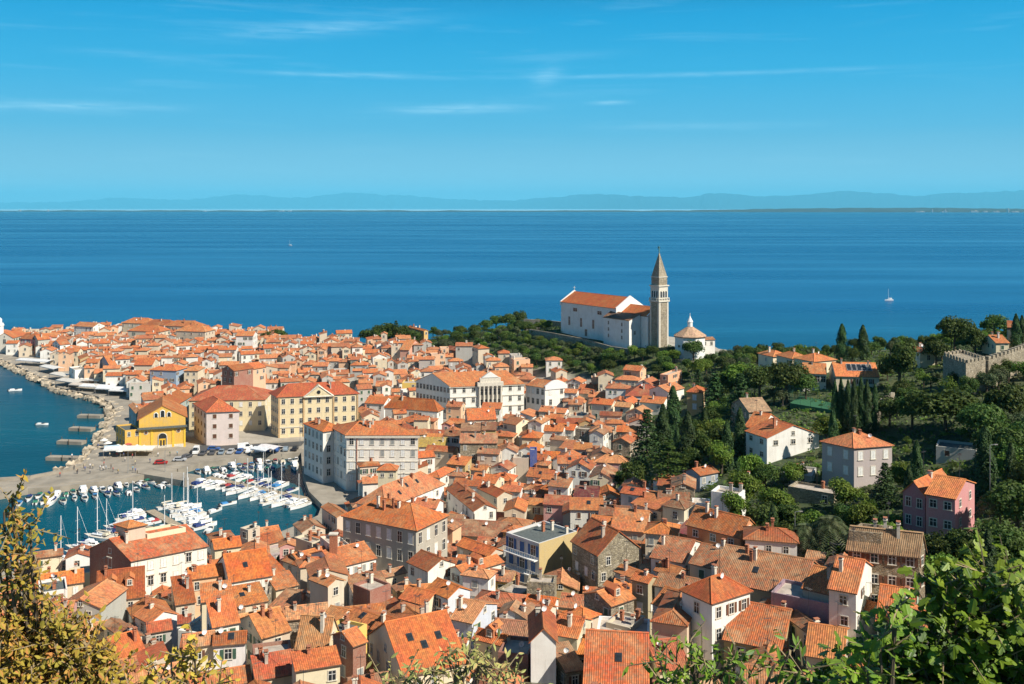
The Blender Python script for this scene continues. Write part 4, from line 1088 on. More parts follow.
# church on the point with its round light tower
pc = hand([(-4,338),(13,338)], 9, 'g', 'white', 'orange', d=18, name='seaside_church', label='small pale stone church at the tip of the town', cat='church', rise=3, reg={0: (1, 1)}, winsize=(1.6, 2.6), chim=0, wcol=(.66, .60, .50), ant=False, dish=False); lm('seaside church', pc)
p = at(0, 598); s = MB(); s.lathe((0, 0, -2), [(2.0, 0), (2.0, 16.5), (2.4, 16.7), (2.4, 17.3), (2.0, 17.3), (2.0, 18.2), (1.1, 18.2), (1.1, 20.2), (1.3, 20.3), (.2, 21.5)], 'white', 14)
tag(s.build('light_tower', None, (p.x, p.y, 3)), 'round white light tower beside the seaside church', 'lighthouse')
rh = hand([(20,338.5),(39,339.5)], 9, 'e', 'pink', 'orange', d=10, label='rose red house near the seaside church', reg={0: (5, 3)}, winsize=(1.0, 1.6), wkinds=['shut_white', 'plain'], wcol=(.62, .24, .24)); lm('rose red house', rh)
# ------------------------------------------------------------------ houses placed one by one: left to right, near slope first
h = hand
x = h([(90,549),(131,561),(207,546)], 11, 'R', 'white', 'orange', raw=True, label='long white villa with brown gable end and rooftop terrace above the boats', reg={1: (6, 2), 0: (1, 1)}, chim=4, rise=3.2, wkinds=['hood', 'shut_white'], winsize=(1.0, 1.7), rcol=(.50, .13, .045, .25)); lm('long white villa', x)
q = HOUSES[-1]['q']; ze = HOUSES[-1]['ze']; e_ = (q[2] - q[1]).normalized(); f_ = (q[0] - q[1]).normalized()
def sub(o, l0, l1, w0, w1): return [o + e_ * l0 + f_ * w0, o + e_ * l1 + f_ * w0, o + e_ * l1 + f_ * w1, o + e_ * l0 + f_ * w1]
build_house('villa', sub(q[1], 2.5, 6.0, 5.0, 9.0), ze - 1, ze + 5.2, 'hip', 0, .9, 'beige', 'orange', root=x, win=0, chim=0, ant=False, dish=False)
build_house('villa', sub(q[1], 6.1, 14, 4.6, 9.0), ze - 1, ze + 3.4, 'flat', 0, .9, 'cream', 'deck', root=x, win=0, chim=0, ant=False, dish=False)
w_ = MB(); pts = [q[0] + (q[0] - q[1]).normalized() * 0 , q[1]]
# the brown rendered gable end is a skin of its own, proud of the wall
mm = (q[0] + q[1]) / 2; nrm = -e_ * .06
V = [Vector((*(p + nrm), z)) - x.location for p, z in ((q[0], 2), (q[1], 2), (q[1], ze), (mm, ze + 3.1), (q[0], ze))]
w_.face(V, 'plaster'); w_.build('gable_render', x, (0, 0, 0), (.26, .085, .05))
h([(97,602),(144,596)], 7, 'e', 'cream', 'plain', d=11, dorm=2, skyl=0, chim=1, label='cream house with two small dormers on its plain brownish orange roof', rcol=(.46, .12, .035, .1), rise=3.6)
h([(135,612),(150,623),(177,614)], 6, 'L', 'white', 'orange', label='white gabled house with bright gable wall below the dormered roof')
h([(104,624),(127,640),(142,632)], 6, 'L', 'beige', 'light')
h([(104,607),(122,612),(132,604)], 5, 'L', 'beige', 'weathered')
h([(118,662),(146,654)], 6, 'e', 'stone', 'orange', d=9, chim=1)
h([(180,652),(208,650)], 6, 'e', 'cream', 'brown', d=6, rcol=(.40, .12, .05, .5))
h([(60,606),(101,608)], 8, 'g', 'grey', 'light', d=9, label='grey gable end half hidden by the turning tree', win=.1)
h([(202,602),(232,598)], 11, 's', 'cream', 'orange', d=4, rise=1.5)
h([(213,627),(239,622)], 10, 's', 'white', 'orange', d=5, rise=2.4, rows=3, label='white tower like house with two stepped orange roofs', reg={0: (2, 3)})
h([(176,605),(195,602)], 6, 's', 'beige', 'plain', d=8, rise=2.4)
h([(196,580),(220,577)], 5, 's', 'lilac', 'orange', d=6, rise=1.6)  # purple shadow on these walls is put into the lilac wall colour
h([(150,612),(178,600)], 4, 'f', 'cream', 'deck', d=5)
h([(178,630),(205,634)], 6, 'f', 'white', 'deck', d=7, label='white roof terrace with a parapet between orange roofs')
x = h([(208,563),(230,582),(272,575)], 8, 'R', 'white', 'plain', skyl=1, chim=0, rise=3.4, label='white walled house with broad plain orange roof and single skylight', rcol=(.56, .13, .025, .05), win=.4); lm('broad orange roofed house', x)
h([(268,575),(284,569)], 8, 'e', 'white', 'plain', d=9, rcol=(.56, .13, .025, .05))
h([(206,541),(219,550),(243,546)], 6, 'h', 'white', 'orange', chim=2, label='white house with orange hip roof at the marina edge')
h([(240,524),(248,530),(260,526)], 10, 'f', 'beige', 'slate', label='square beige stair tower with flat green grey roof', wcol=(.55, .46, .36))
h([(262,537),(281,534)], 7, 'e', 'white', 'orange', d=6); h([(250,548),(284,540)], 6, 'e', 'beige', 'orange', d=6)
h([(258,556),(286,552)], 5, 'f', 'lilac', 'deck', d=6)
h([(283,556),(299,566),(319,559)], 6, 'L', 'white', 'orange'); h([(302,566),(333,558)], 6, 'e', 'cream', 'orange', d=8)
x = h([(335,568),(376,558)], 7, 'e', 'white', 'orange', d=11, chim=1, label='white house with long orange roof and tall brick chimney', reg={0: (5, 1)})
s = MB(); s.box((0, 0, -3), 1.6, 1.0, 8.5, 'brick'); s.box((0, 0, 5.5), 1.9, 1.3, .3, 'trim'); p = HOUSES[-1]; m_ = p['q'][0].lerp(p['q'][1], .2) + (p['q'][3] - p['q'][0]) * .4
s.build('chimney', x.children[0] if x.children[0].name.startswith('roof') else x, Vector((m_.x, m_.y, p['ze'])) - x.location)
h([(294,537),(312,543),(322,540)], 8, 'f', 'beige', 'deck'); h([(320,540),(336,549),(352,546)], 9, 'f', 'peach', 'deck', wcol=(.80, .62, .50))
h([(294,545),(312,549)], 5, 's', 'brick', 'orange', d=6)
x = h([(310,579),(328,586),(344,575)], 10, 'L', 'beige', 'orange', label='tall narrow house with cream stone side wall and bright orange roof', wcol=(.62, .54, .42), rows=2); lm('cream stone sided house', x)
h([(270,606),(303,616)], 5, 'e', 'stone', 'weathered', d=9, chim=2)
h([(232,597),(271,594)], 6, 'f', 'stone', 'deck', d=4, label='bare rubble stone wall house below the broad orange roof', win=0)
h([(276,590),(298,585)], 6, 's', 'cream', 'orange', d=5)
x = h([(275,636),(296,647),(327,649)], 8, 'R', 'cream', 'light', label='cream house with small square shuttered window and dark gable', rise=3.6, reg={1: (2, 1)}, wkinds=['shut_brown'], winsize=(1, 1.1)); lm('cream house with dark gable', x)
h([(262,638),(290,630)], 7, 'e', 'beige', 'orange', d=9)
x = h([(254,661),(293,656)], 7, 'f', 'rust', 'deck', d=6, label='roof terrace with thin iron railing over red tiles', win=0)
q = HOUSES[-1]['q']; ze = HOUSES[-1]['ze']; s = MB(); a_, b_ = q[0], q[1]
for k in range(9): p = a_.lerp(b_, k / 8); s.tube([Vector((p.x, p.y, ze - .1)) - x.location, Vector((p.x, p.y, ze + 1.0)) - x.location], [.03, .03], 'rail', 4)
for z in (.5, 1.0): s.tube([Vector((*a_, ze + z)) - x.location, Vector((*b_, ze + z)) - x.location], [.035, .035], 'rail', 4)
s.build('railing', x)
h([(256,680),(295,673)], 6, 's', 'cream', 'red', d=4, rise=1.6, label='low cream house with pale blue door under the railed terrace')
h([(296,671),(340,664)], 8, 's', 'cream', 'orange', d=4, rise=.8, rows=1)
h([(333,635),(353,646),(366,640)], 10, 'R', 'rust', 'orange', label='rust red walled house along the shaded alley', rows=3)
h([(317,622),(333,628),(361,611)], 8, 'L', 'beige', 'orange', chim=0); h([(342,619),(368,629),(392,614)], 8, 'L', 'beige', 'orange', skyl=1, chim=0); h([(372,625),(392,634),(412,622)], 8, 'L', 'cream', 'orange')
h([(342,627),(350,635),(367,624)], 9, 'f', 'yellow', 'slate', label='small yellow rooftop room with flat grey lid', win=0)
h([(353,584),(370,591),(375,587)], 8, 'f', 'rust', 'deck', win=0, label='windowless dark brown gable block')
x = h([(404,676),(466,662)], 7, 'e', 'cream', 'plain', d=15, skyl=3, chim=1, rise=4.6, label='house under a big smooth orange roof with three skylights', rcol=(.58, .15, .035, .15)); lm('three skylight roof', x)
h([(427,583),(448,598),(470,590)], 8, 'L', 'white', 'plain', label='blue white gabled house with smooth orange roof', wcol=(.62, .66, .72))
h([(400,598),(425,605),(444,592)], 7, 'L', 'cream', 'orange', label='cream house with red door below its gable')
h([(432,619),(445,622),(456,611)], 6, 'L', 'beige', 'weathered')
h([(451,617),(472,623),(497,604)], 8, 'L', 'blue', 'light', label='pale blue front house with pinkish roof', wcol=(.55, .60, .70))
h([(470,586),(480,590),(489,583)], 5, 's', 'yellow', 'plain', axis=0, label='tiny pale yellow lean-to house', wcol=(.75, .65, .35))
x = h([(497,589),(519,595),(536,586)], 6, 'f', 'stone', 'deck', label='stone roof garden terrace below the blue shuttered house', win=.3); lm('roof garden', x)
h([(474,638),(501,645),(512,634)], 8, 'L', 'cream', 'orange', dorm=1); h([(498,652),(528,655)], 8, 'f', 'rust', 'deck', d=6, label='open loggia terrace with brown posts')
x = h([(531,641),(556,641)], 11, 'g', 'white', 'orange', label='tall blank white gable wall', win=0, rise=1.7, d=9, chim=1, wcol=(.84, .82, .78)); lm('tall blank white gable', x)
h([(524,606),(548,612),(556,604)], 7, 'L', 'peach', 'orange', wcol=(.76, .60, .48), label='peach house with curved terrace parapet')
h([(515,620),(537,627),(553,617)], 7, 's', 'beige', 'brown', axis=1)
x = h([(584,693),(648,697)], 6, 'e', 'beige', 'orange', d=15, rise=5, skyl=1, chim=0, label='big tiled roof with ribbed rows and one tiny roof hatch', rcol=(.50, .125, .035, .55)); lm('big ribbed tile roof', x)
x = h([(596,634.5),(649,638)], 8, 'f', 'white', 'deck', d=7, win=0, label='white flat roofed house with long glazed balcony')
q = HOUSES[-1]['q']; ze = HOUSES[-1]['ze']; lm('glazed balcony house', x); ro = x.location
d = (q[1] - q[0]).normalized(); n = Vector((d.y, -d.x)); s = MB(); L_ = (q[1] - q[0]).length
for k in range(5):
    p = q[0] + d * (L_ * (.10 + .14 * k)); w_ = link('window', win_mesh('plain', L_ * .115, 1.7), x, pl(p, ze - 2.6), None, math.atan2(n.x, -n.y))
pbox(q[0] + d * .1, q[0] + d * L_ * .78, 1.2, ze - 3.0, ze - 2.8, 'conc', .1)
for k in range(14): p = q[0] + d * (.1 + L_ * .77 * k / 13) + n * 1.15; s.tube([pl(p, ze - 2.9), pl(p, ze - 1.9)], [.03, .03], 'dark', 4)
s.tube([pl(q[0] + d * .1 + n * 1.15, ze - 1.9), pl(q[0] + d * L_ * .78 + n * 1.15, ze - 1.9)], [.05, .05], 'dark', 4); s.build('balcony', x)
x = h([(652,621),(687,626),(704,624)], 10, 'h', 'peach', 'orange', raw=False, rise=.8, chim=0, label='plain beige block with low roof and few tiny windows', wcol=(.66, .48, .34), win=.4, wkinds=['plain'], winsize=(.7, .8)); lm('plain beige block', x)
x = h([(653,603),(687,614),(712,600)], 9, 'L', 'grey', 'orange', label='grey gabled house with bright white windows', wkinds=['shut_white'], chim=2); lm('grey gabled house', x)
x = h([(682,586),(712,604),(750,592)], 13, 'h', 'white', 'plain', rise=2.2, reg={1: (3, 4), 0: (1, 1)}, wins=3.1, winsize=(.9, 1.5), wkinds=['plain', 'open_brown'], chim=1, label='tall white house with three columns of dark windows', rcol=(.55, .14, .035, .1), wcol=(.78, .76, .72)); lm('tall white house', x)
h([(584,594),(611,606),(634,598)], 8, 'R', 'stone', 'orange', dorm=1, label='stone gabled house with white dormer')
h([(617,612),(628,616),(638,612)], 5, 'h', 'beige', 'orange'); x = h([(565,613),(583,621),(599,617)], 7, 'h', 'beige', 'plain', chim=0, label='small hip roofed house with dark plain orange roof')
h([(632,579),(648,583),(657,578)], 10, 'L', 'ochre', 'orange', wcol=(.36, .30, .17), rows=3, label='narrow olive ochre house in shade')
h([(553,634),(577,638)], 9, 'e', 'cream', 'orange', d=7, label='pale greenish cream house with satellite dish', dish=True, wcol=(.58, .54, .38))
h([(571,652),(592,656),(599,648)], 6, 's', 'beige', 'plain', axis=0); h([(606,622),(630,628),(645,622)], 8, 'f', 'beige', 'deck', chim=2); h([(566,672),(584,669)], 6, 's', 'stone', 'brown', d=6)
h([(660,671),(690,668)], 6, 'e', 'cream', 'red', d=10); h([(600,612),(612,618),(622,613)], 6, 'L', 'beige', 'orange')
x = h([(712,579),(801,597)], 9, 'e', 'ochre', 'weathered', d=14, chim=3, rise=3.6, skyl=1, label='long house with lichen patched terracotta roof', wcol=(.32, .27, .17), rows=2); lm('long lichened roof', x)
h([(690,563),(716,569)], 8, 'e', 'beige', 'weathered', d=10)
x = h([(771,592),(843,606.5),(853,604)], 9, 'f', 'mauve', 'deck', label='long mauve walled terrace block', win=0, wcol=(.27, .17, .22)); lm('mauve block', x)
h([(803,588),(829,594)], 11, 'e', 'beige', 'orange', d=10, chim=2); h([(829,588),(856,593),(874,577)], 12, 'L', 'white', 'orange', chim=1, label='white gabled house behind the mauve block')
x = h([(724,639),(781,650)], 8, 'e', 'ochre', 'orange', d=14, wcol=(.45, .30, .12), label='ochre house under a wide low orange roof', chim=1, rise=3.0); lm('ochre wide roofed house', x)
h([(788,617),(811,634),(829,627)], 8, 'L', 'cream', 'weathered'); h([(761,612),(776,618),(783,613)], 7, 's', 'blue', 'plain', axis=0, label='small house with blue side wall in the hollow')
h([(806,655),(843,661)], 8, 'e', 'beige', 'orange', d=11); h([(748,667),(782,672)], 6, 'h', 'cream', 'orange', d=7); h([(744,688),(784,692)], 7, 'e', 'cream', 'light', d=7)
x = h([(343,516.5),(416,531),(449,522)], 13, 'h', 'grey', 'plain', rise=3.4, chim=6, reg={0: (7, 2), 1: (4, 2)}, wins=4.0, winsize=(1.1, 2.3), wkinds=['plain', 'shut_white'], label='large grey stone mansion with tall windows and orange hip roof', wcol=(.40, .37, .31)); lm('grey mansion', x)
x = h([(357,499),(386,509),(444,485)], 9, 'h', 'white', 'light', rise=4, chim=2, skyl=3, label='big hip roofed white house with rooftop turret', reg={1: (4, 1)}); lm('turreted white house', x)
q = HOUSES[-1]['q']; ze = HOUSES[-1]['ze']; c_ = (q[0] + q[2]) / 2 + Vector((-4, 2))
build_house('house', [c_ + Vector(p) for p in ((-2.4, -2), (2.4, -2), (2.4, 2), (-2.4, 2))], ze, ze + 6.2, 'hip', 0, 1.2, 'cream', 'orange', root=x, win=0, chim=0, ant=False, dish=False, reg={0: (2, 1)}, winsize=(.8, .9))
h([(322,507),(337,517),(350,513)], 9, 'L', 'beige', 'orange', label='orange roofed house with potted plants terrace at the marina')
h([(447,489),(474,511),(496,503)], 8, 'L', 'white', 'orange', chim=2); h([(449,514),(466,520),(471,514)], 5, 'L', 'white', 'orange')
h([(447,534),(506,538)], 6, 'e', 'beige', 'weathered', d=9, rcol=(.34, .14, .07, .9)); h([(457,545),(489,556),(503,541)], 6, 'L', 'beige', 'orange'); x = h([(450,564),(463,574),(503,562)], 7, 'R', 'white', 'orange', dorm=1, label='white house with long roof and single dormer')
h([(408,565),(428,571),(455,563)], 8, 'L', 'white', 'orange', label='white gabled house in front of the mansion'); h([(379,572),(385,577),(406,572)], 6, 'R', 'beige', 'weathered'); h([(478,488),(497,497),(512,490)], 7, 'L', 'beige', 'orange')
x = h([(506,538),(539,543.5),(577,531)], 12, 'f', 'blue', 'slate', reg={0: (3, 3), 1: (2, 2)}, wins=3.2, winsize=(1.3, 2.1), edges=[0], wkinds=['open_blue', 'shut_blue'], chim=3, label='blue shuttered house with balconies and yellow side wall', wcol=(.58, .58, .58)); lm('blue shuttered house', x)
H_ = HOUSES[-1]; q = H_['q']; ze = H_['ze']; ro = x.location; d = (q[1] - q[0]).normalized(); n = Vector((d.y, -d.x))
for k in (3.4, 6.6):
    s = MB(); pbox(q[0] + d * .3, q[1] - d * .3, 1.1, ze - k - .2, ze - k, 'white', .05)
    for j in range(14): p = q[0].lerp(q[1], (j + .5) / 14) + n * 1.05; s.tube([pl(p, ze - k), pl(p, ze - k + 1)], [.03, .03], 'white', 4)
    s.tube([pl(q[0] + n * 1.05, ze - k + 1), pl(q[1] + n * 1.05, ze - k + 1)], [.04, .04], 'white', 4); s.build('balcony', x)
s = MB(); d2 = (q[2] - q[1]).normalized(); n2 = Vector((d2.y, -d2.x)) * .05
s.face([Vector((*(p + n2), z)) - ro for p, z in ((q[1], 3), (q[2], 3), (q[2], ze), (q[1], ze))], 'plaster'); s.build('side_render', x, (0, 0, 0), (.50, .37, .15))
h([(549,552),(561,556),(573,541)], 8, 's', 'stone', 'orange', axis=0); x = h([(572,546),(598,555),(639,547)], 10, 'L', 'stone', 'orange', rise=3.8, label='large rubble stone house with one white window in its gable', wcol=(.44, .38, .26)); lm('rubble stone house', x)
h([(574,497),(598,498)], 8, 's', 'white', 'maroon', d=6, rise=1.2, label='white walled house with maroon metal roof', win=.1); h([(600,498),(620,498)], 5, 'g', 'cream', 'plain', d=8); h([(600,501),(624,501)], 6, 'f', 'stone', 'deck', d=3)
h([(632,503),(661,511),(665,507)], 6, 's', 'beige', 'orange', axis=0); h([(657,509),(688,511)], 6, 'e', 'beige', 'brown', d=10, chim=3); h([(611,529),(645,532),(656,522)], 6, 'L', 'beige', 'orange')
x = h([(687,524),(740,537),(758,533)], 7, 'L', 'brick', 'plain', rise=2.6, chim=2, reg={1: (1, 2), 0: (3, 1)}, label='orange brick house with pointed gable at the wood edge', wcol=(.62, .22, .07)); lm('orange brick house', x)
h([(677,532),(706,539)], 5, 's', 'rust', 'maroon', d=4, label='low lean-to with maroon roof', win=.2); x = h([(700,493),(711,491),(739,495)], 8, 'f', 'white', 'deck', win=.15, label='blank white flat roofed house against the trees', wcol=(.82, .81, .78)); lm('blank white house', x)
h([(692,503),(710,504)], 5, 'f', 'white', 'deck', d=4); h([(651,557),(684,563),(708,548)], 7, 'L', 'white', 'weathered', label='white gabled house with heavily lichened roof'); h([(615,571),(634,578),(647,572)], 7, 'L', 'beige', 'orange'); h([(655,570),(676,576),(687,568)], 7, 'L', 'beige', 'orange')
x = h([(460,443),(497,443)], 11, 'e', 'stone', 'brown', d=8, rise=2, label='tall old stone tower house with narrow brown roof', rcol=(.42, .16, .08, .6), rows=2, win=.4); lm('old stone tower house', x)
h([(461,431),(481,431)], 12, 's', 'beige', 'brown', d=6); h([(482,430),(496,430)], 12, 's', 'ochre', 'brown', d=6); h([(468,420),(496,419)], 9, 'e', 'beige', 'orange', d=9, rise=3)
h([(503,424),(516,425),(531,421)], 9, 'L', 'cream', 'light', label='cream gabled house in front of the palace'); h([(419,447),(446,447)], 6, 's', 'white', 'moss', d=7, rise=1.6, label='house with yellow mossy lean-to roof'); h([(426,473),(440,478),(455,470)], 7, 'h', 'white', 'orange')
h([(530,450),(537,450)], 11, 'f', 'blue', 'deck', d=4, win=0, chim=0, label='scaffolded wall wrapped in deep blue sheeting', wcol=(.005, .05, .30), dish=False, ant=False)
h([(385,408),(437,412),(443,403)], 8, 'h', 'white', 'plain', rise=4, label='white house with broad hip roof before the palace', chim=2); h([(365,403),(384,404)], 8, 'e', 'white', 'orange', d=9); h([(402,383),(416,383)], 8, 'f', 'yellow', 'deck', d=8, label='small yellow house beside the palace')
# hill side
x = h([(746,431),(767,438),(819,434.5)], 6.5, 'L', 'white', 'orange', raw=True, rise=2.7, label='broad white gabled house above the wood', reg={1: (3, 1)}, winsize=(1.1, 1.1), wkinds=['plain'], chim=2, wcol=(.84, .82, .78)); lm('white hillside house', x)
h([(745,424),(761,429),(780,421)], 6, 'L', 'white', 'orange', label='orange roofed house tucked behind the white hillside house')
x = h([(822,442),(854,448.5),(892,446)], 9, 'h', 'lilac', 'light', raw=True, rise=2.4, reg={0: (2, 2), 1: (3, 2)}, winsize=(1.0, 1.8), wins=3.4, wkinds=['shut_white'], chim=2, label='lilac grey villa with white shutters among trees', wcol=(.42, .36, .36)); lm('lilac villa', x)
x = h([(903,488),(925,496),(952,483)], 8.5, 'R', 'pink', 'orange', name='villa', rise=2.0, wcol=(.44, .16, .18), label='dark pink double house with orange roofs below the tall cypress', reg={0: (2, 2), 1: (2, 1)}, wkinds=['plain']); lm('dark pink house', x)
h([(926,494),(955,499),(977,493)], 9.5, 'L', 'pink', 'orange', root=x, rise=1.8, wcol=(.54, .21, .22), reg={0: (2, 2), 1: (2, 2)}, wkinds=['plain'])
s = MB(); q = FOOT[-1]; zt = x.location.z + 4; p = q[0].lerp(q[1], .3); 
x = h([(848,546),(919,553.5),(925,549)], 10, 'L', 'stone', 'weathered', raw=True, rise=2.6, reg={0: (4, 3)}, wins=3.1, winsize=(.95, 1.3), wkinds=['open_brown'], chim=1, label='old brown stone house with dark shutters and mottled roof', wcol=(.34, .25, .15), rcol=(.36, .20, .11, 1)); lm('old brown stone house', x)
q = HOUSES[-1]['q']; ze = HOUSES[-1]['ze']; e_ = (q[1] - q[0]).normalized(); f_ = (q[3] - q[0]).normalized()
build_house('house', [q[0] + f_ * .3, q[0] + e_ * 4.6 + f_ * .3, q[0] + e_ * 4.6 + f_ * 5, q[0] + f_ * 5], ze - 1, ze + 2.3, 'flat', 0, 1, 'stone', 'deck', root=x, win=0, chim=2, wcol=(.42, .31, .19), ant=False, dish=False)
h([(696,474),(700,475.5),(718,472)], 4, 'R', 'blue', 'orange', label='small blue grey cottage under trees', wcol=(.22, .28, .36)); h([(743,484),(761,486)], 3, 'e', 'stone', 'orange', d=4, label='tiny orange roofed hut in the wood')
h([(731,405),(749,412),(771,411)], 5, 'R', 'stone', 'weathered', label='old stone house with mottled roof under the pines', rcol=(.40, .24, .14, 1)); x = h([(687,392),(702,393)], 9, 'h', 'ochre', 'orange', d=7, label='narrow ochre house with two pale windows', reg={0: (1, 2)}, winsize=(1.2, 1.8), wkinds=['shut_white'], rise=1.5); lm('narrow ochre house', x)
x = h([(626,396),(664,397)], 6, 'h', 'white', 'red', d=12, rise=3.4, label='white house with wide dark red hip roof', rcol=(.40, .10, .045, .3)); lm('dark red hip roof', x)
h([(660,371),(668,375),(682,370)], 7, 'f', 'peach', 'deck', label='flat roofed peach house under the chapel', wcol=(.78, .36, .20)); h([(668,392),(684,388)], 6, 'e', 'white', 'light', d=8); h([(640,402),(663,404)], 6, 'e', 'white', 'orange', d=8)
for p_, hh_, rf, lb in (([(773,357),(789,356)], 5, 'h', 'orange hip roof at the seaward end of the ridge'), ([(792,359),(809,358)], 5, 'h', 'second orange hip roof on the ridge'), ([(814,362),(836,360)], 5, 'h', 'wide orange roof beside the twin cypresses'), ([(920,353),(935,353)], 5, 'h', 'orange roof beyond the big round tree'), ([(1008,329),(1030,330)], 6, 'e', 'pale house on the top of the hill'), ([(996,343),(1009,343)], 4, 'e', 'little brownish roof above the old wall')):
    h(p_, hh_, rf, 'cream', 'orange', d=9, label=lb)
h([(803,373),(826,374)], 6, 'e', 'white', 'orange', d=9, label='white ridge house with terrace and glass doors', reg={0: (4, 1)}, winsize=(1.3, 1.8), rise=2.4)
x = h([(836,376),(879,377)], 5, 'e', 'cream', 'orange', d=12, rise=3.2, label='ridge house with dark solar panels on its roof', chim=2)
q = HOUSES[-1]['q']; ze = HOUSES[-1]['ze']; ro = x.location
rf_ = [c for c in x.children if c.name.startswith('roof')][0]
for k in range(5):
    s = MB(); a_ = q[0].lerp(q[1], .30 + .12 * k); m_ = (q[3] - q[0])
    P = [Vector((*(a_ + m_ * .18 + (q[1] - q[0]) * dx_), ze + 3.2 * .36 + .35)) if hi == 0 else Vector((*(a_ + m_ * .42 + (q[1] - q[0]) * dx_), ze + 3.2 * .84 + .35)) for hi, dx_ in ((0, 0), (0, .10), (1, .10), (1, 0))]
    P = [p - ro for p in P]; s.face(P, 'glass'); s.face([p - Vector((0, 0, .06)) for p in P][::-1], 'steel')
    for i in range(4): s.tube([P[i], P[(i + 1) % 4]], [.05, .05], 'alu', 4)
    s.build('solar_panel', rf_)
h([(783,473),(812,476)], 3, 'f', 'grey', 'deck', d=8, label='low flat grey pavilion above the terraces'); h([(788,486),(834,494)], 3.5, 'f', 'stone', 'deck', d=5, label='long low stone garage with cluttered flat roof', win=.2); h([(936,446),(976,450)], 4, 'f', 'grey', 'slate', d=7, label='low grey house under the dark hillside wood')
h([(857,612),(868,615),(882,607)], 6, 'L', 'white', 'orange'); h([(877,621),(912,627),(929,620)], 6, 'L', 'green', 'orange', label='pale green gabled house behind the fig tree', wcol=(.50, .66, .48)); h([(930,632),(948,628)], 6, 'e', 'beige', 'orange', d=8)
# seafront of the old town
for pts, hh_, rf, wl, lb in (([(69,364),(75,370),(86,369)], 7, 'f', 'white', 'tall white house on the promenade'), ([(96,365),(113,371),(120,370)], 6, 'R', 'blue', 'grey blue promenade house with a long row of windows'), ([(120,366),(133,366)], 9, 'f', 'white', 'bright white cube house beside the promenade'),
                             ([(150,370),(176,371)], 11, 'h', 'blue', 'blue grey house with wide orange roof'), ([(184,371),(198,371)], 11, 'h', 'cream', 'pale house with a blue white front and hip roof'), ([(134,365),(152,365)], 11, 'e', 'beige', 'beige house with a row of dark windows'), ([(222,369),(234,371)], 16, 'g', 'rust', 'tall reddish brown gable rising over the old roofs'), ([(234,368),(248,370)], 15, 'g', 'peach', 'tall peach gable rising over the old roofs'),
                             ([(38,340),(50,339)], 9, 'e', 'grey', 'grey house next to the rose red house'), ([(74,326),(93,327)], 11, 'e', 'white', 'white house with red roof on the skyline'), ([(60,345),(70,344)], 8, 'e', 'white', 'white fronted house on the promenade bend'), ([(80,359),(95,358)], 7, 'g', 'ochre', 'ochre gabled promenade house'), ([(236,336),(253,336)], 13, 'e', 'white', 'white skyline house with red brown roof')):
    h(pts, hh_, rf, wl, 'orange', d=10, label=lb, wcol=None)
h([(408,327),(424,331),(428,329)], 7, 'L', 'yellow', 'plain', label='yellow house with orange roof beyond the ridge trees', wcol=(.70, .42, .12)); h([(400,346),(409,350),(421,345)], 7, 'L', 'pink', 'orange', label='salmon pink house below the ridge trees', wcol=(.66, .32, .22)); h([(445,349),(458,351)], 4, 'e', 'rust', 'red', d=6, label='low dark red roof among the ridge shrubs')
for p_ in ([(122,323),(150,324)], [(142,325),(172,326)], [(165,326),(196,327)], [(128,331),(160,332)], [(176,331),(205,332)]): h(p_, 10, 'h', 'beige', 'orange', d=11, rise=3)
# ------------------------------------------------------------------ the rest of the old town, house by house
def sat(a, c, m=.15):
    for P, Q in ((a, c), (c, a)):
        for i in range(4):
            e = P[(i + 1) % 4] - P[i]; n = Vector((e.y, -e.x))
            if n.length < 1e-6: continue
            n.normalize()
            pa = [p.dot(n) for p in P]; qa = [p.dot(n) for p in Q]
            if max(pa) < min(qa) + m or max(qa) < min(pa) + m: return False
    return True
NOGO = [[(-60,345),(8,362),(22,355),(60,376),(100,392),(128,404),(132,420),(190,428),(190,448),(300,440),(345,500),(350,530),(330,545),(250,562),(130,572),(60,585),(-80,600),(-80,470)],
        [(186,404),(262,402),(275,398),(362,395),(362,446),(186,450)],
        [(376,414),(450,412),(560,412),(566,424),(520,432),(400,424)]]
rs = random.Random(11)
cand = []
for Y in np.concatenate([np.arange(126, 330, 6.6), np.arange(330, 720, 7.6)]):
    hw = Y * .56
    for X in np.arange(-hw, hw, 7.4 if Y < 330 else 8.6):
        x_, y_ = X + rs.uniform(-2.6, 2.6), Y + rs.uniform(-2.4, 2.4)
        cand.append((x_, y_))
CX = np.array(cand); ldc = land_dist(CX[:, 0], CX[:, 1]); zc = terr_raw(CX[:, 0], CX[:, 1])
sel = []
for (x_, y_), l_, z_ in zip(cand, ldc, zc):
    if l_ < 13: continue
    px, py = proj(x_, y_, z_)
    if px < -15 or px > 1040: continue
    if proj(x_, y_, z_ + 8)[1] > 690: continue
    if in_poly(px, py, HILL) or any(in_poly(px, py, g_) for g_ in NOGO): continue
    if px > 690 and py < 560: continue
    if px > 880: continue
    if y_ > 436 and x_ > 26: continue
    if (px > 345 and y_ > 560) or (px > 285 and y_ > 592) or (px > 415 and y_ > 530): continue
    sel.append((y_, x_, z_, px, py))
sel.sort()
walls_ = ['cream'] * 6 + ['white'] * 7 + ['beige'] * 3 + ['grey', 'ochre', 'peach', 'peach', 'pink', 'stone', 'stone', 'yellow']
tones_ = ['orange'] * 9 + ['light'] * 4 + ['weathered'] * 4 + ['red'] * 2 + ['brown'] * 2 + ['plain'] * 3
hub = [f for f in FOOT]
placed = 0; mass = None; nmass = 0
INDIV = 235
cells = {}
def cell_add(q):
    c = sum(q, Vector((0, 0))) / 4; cells.setdefault((int(c.x // 20), int(c.y // 20)), []).append(q)
for f in FOOT: cell_add(f)
